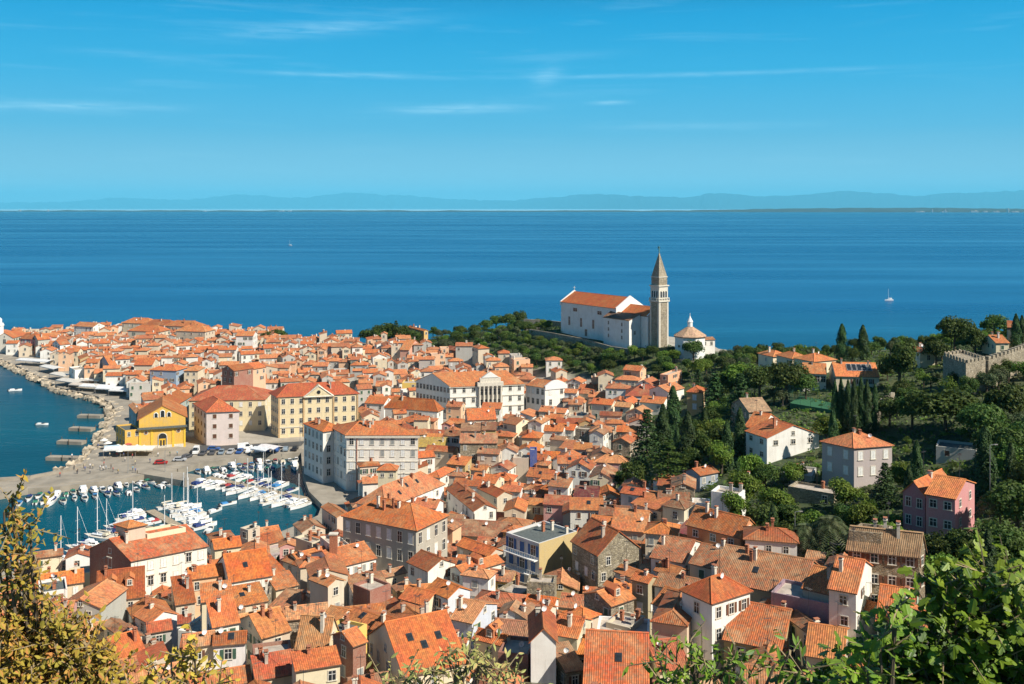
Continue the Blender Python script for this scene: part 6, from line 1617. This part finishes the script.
def boat(kind, px, py, hd, can='white', sc=1.0, label=None, group=None):
    p = pxz(px, py, .0)
    L_ = 9.5 if kind == 'sail' else 8 if kind == 'big' else 5.6
    for k in range(14):                           # berth it clear of its neighbours
        c_ = p + Vector((rb.uniform(-.5, .5), rb.uniform(-.5, .5))) * k * .55
        e_ = Vector((math.cos(R(hd)), math.sin(R(hd)))); f_ = Vector((-e_.y, e_.x)); l2, b2 = L_ * sc * .53, L_ * sc * .19
        q = [c_ - e_ * l2 - f_ * b2, c_ + e_ * l2 - f_ * b2, c_ + e_ * l2 + f_ * b2, c_ - e_ * l2 + f_ * b2]
        if land_dist(np.array([v.x for v in q]), np.array([v.y for v in q])).max() > -.4: continue
        if any(sat(q, o_, .05) for o_ in BOX_): continue
        break
    else: return None
    BOX_.append(q)
    src = dict(sail=SB, big=MB1, small=MB2)[kind]
    if kind not in first: first[kind] = 1; o = src; o.location = (c_.x, c_.y, 0); o.rotation_euler = (0, 0, R(hd)); o.scale = (sc,) * 3
    else: o = copy_thing(src, (c_.x, c_.y, 0), R(hd), sc)
    for ch in o.children: ch.color = (*CANC[can], 1)
    w = {'sail': 'white sailing boat with %s boom cover', 'big': 'white cabin cruiser with %s canopy', 'small': 'small open motor boat with %s cover'}[kind] % can
    BOATS.append((o, c_, w, label, group)); return o
# floating pontoons and jetties
def deckbox(name, a, c, w, z1, label, cat, mat='wood', z0=-1.5, group=None):
    a, c = Vector(a), Vector(c); d = c - a; o = empty(name, (a.x, a.y, 0)); s = MB(); m_ = d / 2
    s.box((m_.x, m_.y, z0), d.length, w, z1 - z0, mat, math.atan2(d.y, d.x)); s.build('deck', o)
    n = max(2, int(d.length / 8)); nn_ = Vector((-d.y, d.x)).normalized() * (w / 2 + .15)
    for k in range(n + 1):
        p = d * (k / n) + nn_ * (1 if k % 2 else -1)
        s = MB(); s.tube([(0, 0, -2), (0, 0, z1 + .9)], [.14, .14], 'bark', 6); s.build('mooring_post', o, (p.x, p.y, 0))
    e_ = d.normalized(); f_ = Vector((-e_.y, e_.x)) * (w / 2); BOX_.append([a - f_, c - f_, c + f_, a + f_])
    return tag(o, label, cat, group)
P0 = lambda px, py: pxz(px, py, .6)
deckbox('pontoon', P0(208, 477), P0(322, 501.5), 2.4, .6, 'long floating pontoon running across the inner marina', 'pontoon')
deckbox('pontoon', P0(150, 510), P0(184, 529), 2.6, .6, 'short floating pontoon among the sailing boats', 'pontoon')
deckbox('pier', pxz(146, 470.5, 2.05), pxz(193, 478, 2.05), 7, 2.05, 'stone pier with flat top pointing into the marina', 'pier', 'conc')
LM['stone pier'] = Vector((*pxz(193, 478, 1.9), 0)); LM['long pontoon'] = Vector((*P0(265, 489), 0)); LM['short pontoon'] = Vector((*P0(167, 520), 0)); LM['stone mole'] = Vector((*pxz(45, 483, 1.9), 0)); LM['inner quay'] = Vector((*pxz(240, 462, 1.9), 0))
for a, c, lb in (((102, 415), (79, 414.5), 'first small stone jetty off the promenade, farthest out'), ((93, 428), (71, 427), 'second small stone jetty off the promenade'), ((84, 441), (59, 440), 'third small stone jetty off the promenade'), ((82, 457), (48, 456), 'longest stone jetty off the promenade, beside the mole')):
    deckbox('jetty', pxz(*a, 1.2), pxz(*c, 1.2), 3.2, 1.2, lb, 'jetty', 'conc', group='stone jetties')
deckbox('pontoon', P0(60, 571), P0(150, 526), 2.2, .6, 'pontoon along the outer row of sailing boats, behind the white villa', 'pontoon')
LM['outer pontoon'] = Vector((*P0(100, 550), 0))
def berth(a, c, side, step, kinds, off=1.6, jit=5):
    a, c = Vector(a), Vector(c); d = (c - a); L_ = d.length; d.normalize(); n_ = Vector((-d.y, d.x)) * side
    k = 0.0
    while k < L_:
        kd = rb.choice(kinds); sc = rb.uniform(.72, 1.0) if kd == 'sail' else rb.uniform(.75, 1.02)
        l_ = (9.5 if kd == 'sail' else 8 if kd == 'big' else 5.6) * sc
        p = a + d * k + n_ * (off + l_ / 2 + rb.uniform(0, .6))
        px, py = proj(p.x, p.y, 0)
        boat(kd, px, py, math.degrees(math.atan2(n_.y, n_.x)) + rb.uniform(-jit, jit) + (180 if rb.random() < .25 else 0), rb.choice(['white'] * 5 + ['navy', 'navy', 'blue', 'cream', 'red', 'green'] if kd != 'sail' else ['white', 'white', 'white', 'navy', 'blue', 'cream']), sc)
        k += (3.5 if kd == 'sail' else 3.1 if kd == 'big' else 2.3) * sc * step
pa, pb_ = P0(208, 477), P0(322, 501.5); mid_ = pa.lerp(pb_, .40)
berth(mid_, pb_, -1, 1.0, ['sail', 'sail', 'sail', 'big']); berth(pa, mid_, -1, 1.0, ['big', 'small', 'big'])
berth(pa, pb_, 1, 1.0, ['big', 'small', 'small', 'sail'])
pa, pb_ = P0(150, 510), P0(184, 529)
berth(pa, pb_, 1, 1.0, ['sail', 'sail', 'big']); berth(pa, pb_, -1, 1.0, ['sail', 'big', 'sail'])
pa, pb_ = P0(60, 571), P0(150, 526)
berth(pa, pb_, 1, 1.0, ['sail', 'sail', 'sail', 'big']); berth(pa, pb_, -1, 1.1, ['sail', 'big'])
qs = [pxz(*p, 1.7) for p in [(300, 453.5), (275, 455.5), (240, 459), (200, 464)]]
for off_ in (1.2, 8.2):
    for a, c in zip(qs, qs[1:]): berth(a, c, 1, .95, ['small', 'small', 'big'], off_)
qs = [pxz(*p, 1.7) for p in [(148, 474), (130, 478), (100, 482), (60, 487), (28, 489)]]
for off_ in (1.2, 8.0):
    for a, c in zip(qs, qs[1:]): berth(a, c, 1, .95, ['small', 'small', 'big'], off_)
berth(P0(30, 500), P0(72, 495), -1, .95, ['small', 'small', 'big'], .8)
for px, py in [(37, 562), (205, 531), (228, 505), (215, 512)]: boat('small', px, py, rb.uniform(0, 180), rb.choice(['white', 'blue']), .9)
boat('sail', 37, 566, 30, 'white', .9)
o = boat('sail', 889, 300.5, 195, 'white', .9, 'lone white sailing boat out on the open sea')
o = boat('sail', 290, 245.5, 170, 'white', 1.0, 'far off sailing boat, a speck in the gulf')
o = boat('small', 15, 391, 30, 'white', 1.0, 'tiny white boat off the promenade near the rose red house'); o = boat('small', 42, 425, 10, 'white', .8, 'tiny white boat afloat by the stone jetties')
rows = {}
for o, p, w, lb, g_ in BOATS:
    if lb: tag(o, lb, 'boat', 'boats out at sea')
    else: rows.setdefault(o.name.split('.')[0], []).append((o, p, w))
for nm, it in rows.items(): auto_labels(it, None, 'boat', {'sailing_boat': 'sailing boats in the marina', 'motor_boat': 'motor boats in the marina'}[nm])
# white wall along the mole, boulders along the promenade
s = MB(); pts = [pxz(*p, 2.0) for p in [(86, 464), (80, 467.5), (62, 472.5), (30, 478.5), (-50, 485)]]
o = empty('harbour_wall', (pts[0].x, pts[0].y, 1.9))
for a, c in zip(pts, pts[1:]):
    d = c - a; m_ = (a + c) / 2; s.box((m_.x - pts[0].x, m_.y - pts[0].y, 0), d.length + .3, .6, .9, 'conc', math.atan2(d.y, d.x))
s.build('masonry', o); tag(o, 'low pale parapet wall curving along the mole', 'wall')
s = MB(); rr_ = random.Random(4)
for i in range(1, 11):
    a, c = SH[i], SH[i + 1]; n = int((c - a).length / .8)
    for k in range(n):
        p = a.lerp(c, rr_.random()); out = (inward(i, -1) - SH[i]); p = p + out * rr_.uniform(-2.2, 3.6); r = rr_.uniform(.5, 1.2)
        V = [Vector((x, y, z)) * r * rr_.uniform(.75, 1.2) + Vector((p.x, p.y, rr_.uniform(.2, 1.7))) for x in (-1, 1) for y in (-1, 1) for z in (-.7, .7)]
        s.add(V, [(0, 1, 3, 2), (4, 6, 7, 5), (0, 4, 5, 1), (2, 3, 7, 6), (1, 5, 7, 3), (0, 2, 6, 4)], 'rock')
stuff(s.build('boulders'), 'pale boulders banked along the promenade shore', 'boulders')
# ------------------------------------------------------------------ awnings, cars, people on the quay
def awning(name, c, L_, W_, rot, h_, label, color, slope=.5):
    o = empty(name, (c.x, c.y, 1.9 if gz(c.x, c.y) < 2 else gz(c.x, c.y)), rot)
    s = MB(); V = [(-L_ / 2, -W_ / 2, h_ - slope), (L_ / 2, -W_ / 2, h_ - slope), (L_ / 2, 0, h_), (-L_ / 2, 0, h_), (-L_ / 2, W_ / 2, h_ - slope), (L_ / 2, W_ / 2, h_ - slope)]
    V += [(x, y, z - .08) for x, y, z in V]
    s.add(V, [(0, 1, 2, 3), (3, 2, 5, 4), (7, 6, 9, 8), (8, 9, 10, 11), (0, 6, 7, 1), (5, 11, 10, 4), (1, 7, 8, 2), (2, 8, 11, 5), (0, 3, 9, 6), (3, 4, 10, 9)], 'tint')
    s.add([(-L_ / 2, -W_ / 2 - .01, h_ - slope), (L_ / 2, -W_ / 2 - .01, h_ - slope), (L_ / 2, -W_ / 2 - .01, h_ - slope - .4), (-L_ / 2, -W_ / 2 - .01, h_ - slope - .4)], [(0, 1, 2, 3)], 'tint')
    s.build('canopy', o, (0, 0, 0), color)
    for x in (-L_ / 2 + .1, L_ / 2 - .1):
        for y in (-W_ / 2 + .1, W_ / 2 - .1):
            t = MB(); t.tube([(0, 0, -.2), (0, 0, h_ - slope)], [.06, .06], 'rail', 5); t.build('post', o, (x, y, 0))
    return tag(o, label, 'awning', 'cafe awnings along the waterfront')
for i, (px, py, L_, W_, rot, col_) in enumerate([(122,447,11,6,4,(.72,.72,.70)),(139,447,11,6,4,(.80,.76,.66)),(112,446,5,4,20,(.40,.55,.66)),(36,360,22,7,-20,(.72,.72,.72)),(52,367,16,6,-40,(.70,.69,.66)),(62,374,14,6,-38,(.66,.62,.55)),(72,380,16,7,-32,(.62,.58,.52)),(86,384,16,6,-22,(.60,.52,.44)),(100,385,18,7,-15,(.74,.74,.74)),(113,387,14,7,-12,(.76,.76,.76)),(122,389,10,6,-10,(.70,.70,.70)),(92,379,12,5,-18,(.68,.66,.62)),(270,446,8,5,-30,(.74,.70,.70)),(262,448,7,4,-30,(.70,.72,.74)),(553,422,9,6,10,(.74,.72,.68)),(533,421,10,6,10,(.72,.70,.66)),(564,424,9,5,10,(.70,.70,.70))]):
    p = pxz(px, py, 4.8)
    awning('awning', p, L_, W_, R(rot), 3.2, ['white awning in front of the yellow hall', 'cream awning beside the yellow hall door', 'pale blue awning at the quay corner', 'white canopy below the rose red house', 'long pale canopy on the promenade bend', 'greyish promenade canopy after the bend', 'beige promenade canopy halfway along', 'brown beige promenade canopy', 'broad white promenade canopy by the grey blue house', 'second broad white canopy near the promenade end', 'last white canopy before the blue grey house', 'small pale canopy behind the brown beige one', 'white parasol canopy near the yellow courthouse', 'bluish white canopy near the yellow courthouse', 'white cafe canopy before the arched building', 'cream cafe canopy between the palace and arched building', 'outermost white canopy before the arched building'][i], col_)
def mk_car(van):
    o = empty('van' if van else 'car', (0, 0, 0)); L_, W_, H_ = (5.2, 2.0, 2.2) if van else (4.2, 1.75, 1.45)
    s = MB()
    pr = [(-L_/2, .35), (-L_/2, H_*.95), (L_*.22, H_), (L_*.38, H_*.55), (L_/2, H_*.48), (L_/2, .3)] if van else [(-L_/2, .35), (-L_/2, .85), (-L_*.40, H_*.94), (L_*.08, H_), (L_*.26, .92), (L_/2, .75), (L_/2, .3)]
    n = len(pr); V = [(x, -W_ / 2 * (1 if z < 1 else .86), z) for x, z in pr] + [(x, W_ / 2 * (1 if z < 1 else .86), z) for x, z in pr]
    s.add(V, [tuple(range(n))[::-1], tuple(range(n, 2 * n))] + [(i, (i + 1) % n, n + (i + 1) % n, n + i) for i in range(n)], 'tint'); s.build('body', o)
    s = MB()
    for sg in (-1, 1):
        zt, zb_ = (H_ * .86, H_ * .55) if van else (H_ * .92, .92)
        x0, x1 = (L_ * .02, L_ * .28) if van else (-L_ * .38, L_ * .17)
        s.face([(x0, sg * W_ * .505, zb_), (x1 + .2, sg * W_ * .505, zb_), (x1 - .15, sg * W_ * .455, zt), (x0 + .15, sg * W_ * .455, zt)], 'glass')
    a, c = (pr[2], pr[3]) if van else (pr[3], pr[4])
    s.face([(a[0] + .05, -W_ * .38, a[1] - .02), (c[0] + .05, -W_ * .42, c[1] + .08), (c[0] + .05, W_ * .42, c[1] + .08), (a[0] + .05, W_ * .38, a[1] - .02)], 'glass'); s.build('window', o)
    for x in (-L_ * .31, L_ * .31):
        for y in (-W_ / 2 + .1, W_ / 2 - .1):
            w = MB(); w.tube([(0, -.11, 0), (0, .11, 0)], [.32, .32], 'dark', 10); w.build('wheel', o, (x, y, .32))
    return o
CAR, VAN = mk_car(False), mk_car(True); fc = {}
CARC = [('white', (.75, .75, .75)), ('silver', (.42, .43, .45)), ('black', (.02, .02, .025)), ('dark grey', (.09, .09, .10)), ('red', (.38, .02, .02)), ('blue', (.03, .10, .32)), ('grey blue', (.22, .28, .34))]
items_ = []
cars = [('van', 196, 453, -80, 0), ('van', 245, 449, 20, 0)] + [('car', 203 + i * 4.6, 454.6 - i * .22, rb.choice([-82, -90, 95]), rb.randrange(7)) for i in range(21)] + [('car', 214 + i * 9, 450 - i * .22, rb.uniform(-6, 6), rb.randrange(7)) for i in range(9)] + [('car', 161, 464, 10, 4), ('car', 171, 463, 8, 0), ('car', 180, 461, 5, 1), ('car', 187, 458, 70, 3)]
for kd, px, py, hd, ci in cars:
    p = pxz(px, py, 2.0); e_ = Vector((math.cos(R(hd)), math.sin(R(hd)))); f_ = Vector((-e_.y, e_.x)); l2, b2 = 2.3, 1.0
    q = [p - e_ * l2 - f_ * b2, p + e_ * l2 - f_ * b2, p + e_ * l2 + f_ * b2, p - e_ * l2 + f_ * b2]
    if any(sat(q, o_, .05) for o_ in BOX_) or not clear(q) or land_dist(np.array([p.x]), np.array([p.y]))[0] < 1: continue
    BOX_.append(q); src = VAN if kd == 'van' else CAR
    if kd not in fc: fc[kd] = 1; o = src; o.location = (p.x, p.y, 2.01); o.rotation_euler = (0, 0, R(hd))
    else: o = copy_thing(src, (p.x, p.y, 2.01), R(hd))
    for ch in o.children:
        if ch.name.startswith('body'): ch.color = (*CARC[ci][1], 1)
    items_.append((o, p, f'{CARC[ci][0]} {kd} parked on the quay'))
auto_labels(items_, None, 'car', 'cars parked along the quay')
def mk_person(pose):
    me_ = bpy.data.meshes.new('person'); sw = .16 * pose
    J = [((0, 0, .95), .15), ((0, 0, 1.2), .14), ((0, 0, 1.42), .16), ((0, 0, 1.52), .07), ((0, .02, 1.66), .105), ((0, .02, 1.76), .07),
         ((-.09, 0, .88), .10), ((-.10, sw, .48), .07), ((-.10, -sw, .08), .05), ((-.10, sw * .2 - .12, .03), .045), ((.09, 0, .88), .10), ((.10, -sw, .48), .07), ((.10, sw * 1.2, .08), .05), ((.10, sw - .12, .03), .045),
         ((-.20, 0, 1.42), .07), ((-.26, -sw * .6, 1.14), .05), ((-.26, -sw - .1, .88), .04), ((.20, 0, 1.42), .07), ((.26, sw * .6, 1.14), .05), ((.26, sw - .1, .88), .04)]
    E = [(0, 1), (1, 2), (2, 3), (3, 4), (4, 5), (0, 6), (6, 7), (7, 8), (8, 9), (0, 10), (10, 11), (11, 12), (12, 13), (2, 14), (14, 15), (15, 16), (2, 17), (17, 18), (18, 19)]
    me_.from_pydata([j[0] for j in J], E, []); o = bpy.data.objects.new('person', me_); COL.objects.link(o)
    md = o.modifiers.new('skin', 'SKIN'); me_.skin_vertices[0].data[0].use_root = True
    for k, j in enumerate(J): me_.skin_vertices[0].data[k].radius = (j[1], j[1] * .8)
    o.modifiers.new('sub', 'SUBSURF').levels = 1
    dg = bpy.context.evaluated_depsgraph_get(); m2 = bpy.data.meshes.new_from_object(o.evaluated_get(dg))
    bpy.data.objects.remove(o)
    m2.materials.clear()
    for mm_ in (M['tint'], flat('dark_trousers', (.05, .06, .09)), flat('skin_tone', (.45, .26, .18)), flat('brown_hair', (.07, .04, .025))): m2.materials.append(mm_)
    for p in m2.polygons:
        z = p.center.z; p.use_smooth = True
        p.material_index = 3 if z > 1.72 else 2 if z > 1.5 or (abs(p.center.x) > .22 and z < 1.2) else 1 if z < .95 else 0
    return m2
PM = [mk_person(.3), mk_person(1.0)]
for i, (px, py, cw, col_) in enumerate([(100,470,'white',(.75,.75,.75)),(103,471,'white',(.75,.75,.73)),(106,470,'pale blue',(.3,.45,.6)),(111,469,'black',(.03,.03,.03)),(113,472,'red',(.5,.04,.04)),(118,474,'yellow',(.7,.5,.05)),(125,462,'white',(.75,.75,.75)),(90,474,'grey',(.3,.3,.3)),(72,456,'white',(.78,.78,.78)),(150,463,'blue',(.05,.12,.4)),(158,457,'white',(.75,.75,.75)),(170,456,'green',(.08,.25,.10)),(60,477,'red',(.45,.05,.04)),(98,448,'blue',(.06,.15,.4))]):
    p = pxz(px, py, 2.0); z_ = 2.0 if land_dist(np.array([p.x]), np.array([p.y]))[0] > 0 else 1.2
    o = link('person', PM[i % 2], None, (p.x, p.y, z_), col_, rb.uniform(0, 6))
    tag(o, [f'person in a {cw} top near the mole end', 'second person in white on the open quay', 'person in pale blue on the open quay', 'person dressed all in black on the quay', 'person in a red top at the quay edge', 'person in a yellow top at the quay edge', 'person in white by the awnings', 'person in grey on the curve of the mole', 'person in white standing on the longest jetty', 'person in blue on the quay before the yellow hall', 'person in white before the yellow hall door', 'person in green on the quay before the yellow hall', 'person in red walking along the mole', 'person in blue at the promenade end'][i], 'person', 'people on the quay')
for i in range(22):
    p = pxz(rb.uniform(70, 190), rb.uniform(455, 474), 2.0)
    if land_dist(np.array([p.x]), np.array([p.y]))[0] < 2 or not clear([p + Vector(v) for v in ((-.4, -.4), (.4, -.4), (.4, .4), (-.4, .4))]): continue
    o = link('person', PM[i % 2], None, (p.x, p.y, 2.0), vary(rb.choice([(.7, .7, .7), (.05, .1, .3), (.4, .05, .05), (.05, .05, .05), (.5, .45, .3), (.2, .4, .5)])), rb.uniform(0, 6))
    tag(o, 'small figure strolling on the open paved quay', 'person', 'people strolling on the quay')
for i, (px, py) in enumerate([(118,452),(124,452.5),(131,453),(137,452.5),(144,453),(108,449),(104,446),(150,453.5),(128,450),(113,455),(135,456),(120,457)]):
    p = pxz(px, py, 2.0); o = empty('parasol', (p.x, p.y, 2.0)); s = MB(); s.lathe((0, 0, 2.1), [(1.5, 0), (.75, .4), (.05, .75)], 'tint', 8); s.build('canopy', o, (0, 0, 0), rb.choice([(.75, .73, .68), (.7, .66, .55), (.72, .72, .72), (.45, .10, .08)]))
    s = MB(); s.tube([(0, 0, 0), (0, 0, 2.7)], [.04, .04], 'rail', 5); s.build('pole', o)
    s = MB(); s.lathe((.9, .2, 0), [(.05, 0), (.05, .7), (.45, .72), (.45, .76)], 'wood', 8); t_ = s.build('table', None, (p.x, p.y, 2.0)); t_.name = 'cafe_table'; tag(t_, 'small round cafe table beside a parasol on the quay', 'table', 'cafe tables on the quay')
    tag(o, 'cafe parasol standing on the quay before the yellow hall', 'parasol', 'cafe parasols on the quay')
# lamp posts on the lane and along the quay
for i, (px, py, h_) in enumerate([(795,553,8),(990,476,12),(165,472,7),(128,473,7),(300,447,8),(607,420,7)]):
    D = 183 if i == 0 else 185 if i == 1 else None
    p = at(px, D) if D else pxz(px, py, 2.0)
    o = empty('street_lamp', (p.x, p.y, gz(p.x, p.y) if D else 2.0)); s = MB(); s.tube([(0, 0, -.3), (0, 0, h_)], [.10, .06], 'steel', 6); s.build('pole', o); s = MB(); s.tube([(0, 0, h_), (.9, 0, h_ + .15)], [.05, .05], 'steel', 5); s.box((1.1, 0, h_ + .05), .6, .25, .14, 'rail'); s.build('lamp_head', o)
    tag(o, ['slim grey lamp post beside the lane wall', 'tall grey lamp post next to the lone clipped cypress', 'lamp post at the root of the stone pier', 'lamp post on the open quay near the mole', 'lamp post before the yellow courthouse', 'lamp post by the arched building'][i], 'lamp post', 'street lamps')
# sports court with its fence on the hillside
c_ = at(812, 300); cz_ = gz(c_.x, c_.y) + .6
cq = [pxz(a, b_, cz_) for a, b_ in ((790, 403), (832, 410), (836, 402), (800, 396))]
s = MB(); M['court'] = flat('court_surface', (.03, .13, .06), .8, var=.08); s.prism([(p.x, p.y) for p in cq], cz_ - 3, cz_, 'court'); structure(s.build('sports_ground'))
o = empty('court_fence', (cq[0].x, cq[0].y, cz_)); M['mesh'] = flat('green_net', (.02, .09, .05), .7)
for a, c in zip(cq, cq[1:] + cq[:1]):
    n = max(2, int((c - a).length / 3)); 
    for k in range(n):
        p = a.lerp(c, k / n) - cq[0]; s = MB(); s.tube([(0, 0, 0), (0, 0, 3.5)], [.05, .05], 'mesh', 5); s.build('post', o, (p.x, p.y, 0))
    s = MB()
    for z in np.arange(.2, 3.5, .3): s.tube([Vector((*(a - cq[0]), z)), Vector((*(c - cq[0]), z))], [.012, .012], 'mesh', 3)
    s.build('rail', o)
tag(o, 'dark green fence round the small sports court below the ridge', 'fence')
# ------------------------------------------------------------------ trees close to the viewpoint
rf = random.Random(31)
def fig_leaf(s, c, d, up, L_, mat):
    """five lobed leaf folded along the midrib; d = direction of the tip"""
    d = d.normalized(); sd = d.cross(up).normalized(); n = sd.cross(d).normalized()
    half = [(0, 0), (.12, .0), (.26, -.03), (.37, .08), (.35, .20), (.27, .28), (.40, .34), (.47, .46), (.41, .58), (.27, .58), (.30, .74), (.27, .90), (.15, 1.04), (0, 1.1)]
    droop = rf.uniform(.1, .35)
    for sg in (-1, 1):
        P = [c + d * (y * L_) + sd * (sg * x * L_) + n * ((-.25 * x - droop * y * y) * L_) for x, y in half]
        s.face(P if sg > 0 else P[::-1], mat)
def oval_leaf(s, c, d, up, L_, mat, w=.24):
    d = d.normalized(); sd = d.cross(up).normalized(); n = sd.cross(d).normalized()
    half = [(0, 0), (w * .75, .22), (w, .5), (w * .6, .8), (0, 1.05)]; dr = rf.uniform(0, .3)
    for sg in (-1, 1):
        P = [c + d * (y * L_) + sd * (sg * x * L_) + n * ((-.3 * x - dr * y * y) * L_) for x, y in half]
        s.face(P if sg > 0 else P[::-1], mat)
def near_tree(name, label, cat, base, blobs, D, leaf, L_, per, mat, twig=.5, w=.24, group=None, depth=1.0, upness=.5):
    """blobs: (px, py, radius in px) of leaf clumps, set into depth round D; twigs grow out of boughs, leaves off the twigs"""
    bx_, by_ = at(base[0], D) if isinstance(base[0], (int, float)) else base
    zb = gz(bx_, by_); o = empty(name, (bx_, by_, zb)); O = Vector((bx_, by_, zb))
    s = MB(); wd_ = MB(); hubs = []
    for (px, py, rp) in blobs:
        r = rp / F * D
        hubs.append((Vector(((px - HX) / F * D, D, CZ - (py - HY) / F * D)), r))
    zt = min(h_[0].z for h_ in hubs); root = Vector((bx_, by_, zb - .5)); fork = Vector((bx_ * .7 + .3 * sum(h_[0].x for h_ in hubs) / len(hubs), by_, min(zt - .6, zb + (zt - zb) * .7)))
    wd_.tube([root - O, (root.lerp(fork, .5) + Vector((.15, .1, 0))) - O, fork - O], [.17, .12, .08], 'bark', 9)
    for c, r in hubs:
        m_ = fork.lerp(c, .5) + Vector((rf.uniform(-.2, .2), rf.uniform(-.2, .2), -.15 * (c - fork).length))
        wd_.tube([fork - O, m_ - O, c - O], [.04, .028, .012], 'bark', 6)
        nt = max(3, int(per * r * r * 10))
        for k in range(nt):
            v_ = rvec(rf); v_.y *= depth
            p = c + v_ * r * rf.uniform(.15, .75); d = (v_ + rvec(rf) * .7 + Vector((0, 0, upness))).normalized(); tl = twig * rf.uniform(.6, 1.3)
            e_ = p + d * tl + Vector((0, 0, -.12 * tl))
            wd_.tube([p - O, e_ - O], [.010, .004], 'twig', 3)
            if rf.random() < .35: wd_.tube([c - O, p - O], [.014, .010], 'twig', 3)
            nl = max(4, int(tl / (L_ * .42)))
            for j in range(nl):
                t = (j + .5) / nl; q = p.lerp(e_, t)
                ld = (d * rf.uniform(.2, .9) + rvec(rf) * 1.0 + Vector((0, 0, -.15))).normalized()
                up_ = (Vector((.25, -.3, 1)) + rvec(rf) * .6).normalized()
                if abs(ld.dot(up_)) > .93: continue
                l_ = L_ * rf.uniform(.55, 1.15)
                if leaf == 'fig': fig_leaf(s, q - O, ld, up_, l_, mat)
                else: oval_leaf(s, q - O, ld, up_, l_, mat, w)
    s.build('foliage', o); wd_.build('trunk', o)
    return tag(o, label, cat, group)
near_tree('fig_tree', 'large leafy fig tree close to the viewpoint with bright lobed leaves', 'tree', (980, 0), [(985,612,38),(950,634,38),(1015,622,42),(920,660,40),(970,672,46),(1022,676,48),(882,676,34),(845,688,28),(985,572,15),(1012,580,18),(955,592,15),(915,625,14),(880,700,36),(940,705,48),(1000,712,48),(815,698,20)], 10.5, 'fig', .125, 25, 'leaf_fig', .42)
near_tree('fig_tree', 'young fig sprout with one upright leafy shoot', 'tree', (870, 0), [(893,622,12),(880,648,16),(868,672,18),(897,605,7)], 9.0, 'fig', .115, 46, 'leaf_fig', .25)
near_tree('oleander', 'slender bush with narrow leaves in front of the tall white house', 'bush', (702, 0), [(700,656,19),(680,672,24),(722,668,20),(700,690,30),(664,682,16),(735,650,10),(690,642,9),(745,680,20),(660,660,10),(775,664,14),(790,650,12),(800,672,20)], 10.0, 'oval', .12, 30, 'leaf_fig', .28, .17)
near_tree('ash_tree', 'tree with yellow and brown turning leaves at the near edge', 'tree', (30, 0), [(36,656,38),(8,622,28),(78,668,28),(54,632,20),(6,670,40),(98,684,22),(20,556,12),(6,534,10),(30,528,8),(12,498,7),(24,582,13),(42,592,10),(66,645,16),(0,572,13),(46,698,46),(108,696,20),(4,512,8),(34,555,7),(86,646,11)], 11.0, 'oval', .082, 70, 'leaf_aut', .34, .27)
near_tree('olive_bush', 'sparse yellowing bush below the cream house with dark gable', 'bush', (180, 0), [(172,672,18),(195,662,15),(160,684,18),(188,684,22),(215,686,14),(140,690,18),(205,672,10)], 10.0, 'oval', .09, 44, 'leaf_aut', .25, .24)
near_tree('olive_bush', 'sparse dry olive green bush under the three skylight roof', 'bush', (440, 0), [(432,668,15),(478,664,20),(455,682,22),(490,682,20),(404,676,12),(415,690,20),(515,682,12),(470,650,9),(500,670,12),(385,690,14)], 10.0, 'oval', .085, 40, 'leaf_oliv', .26, .2)
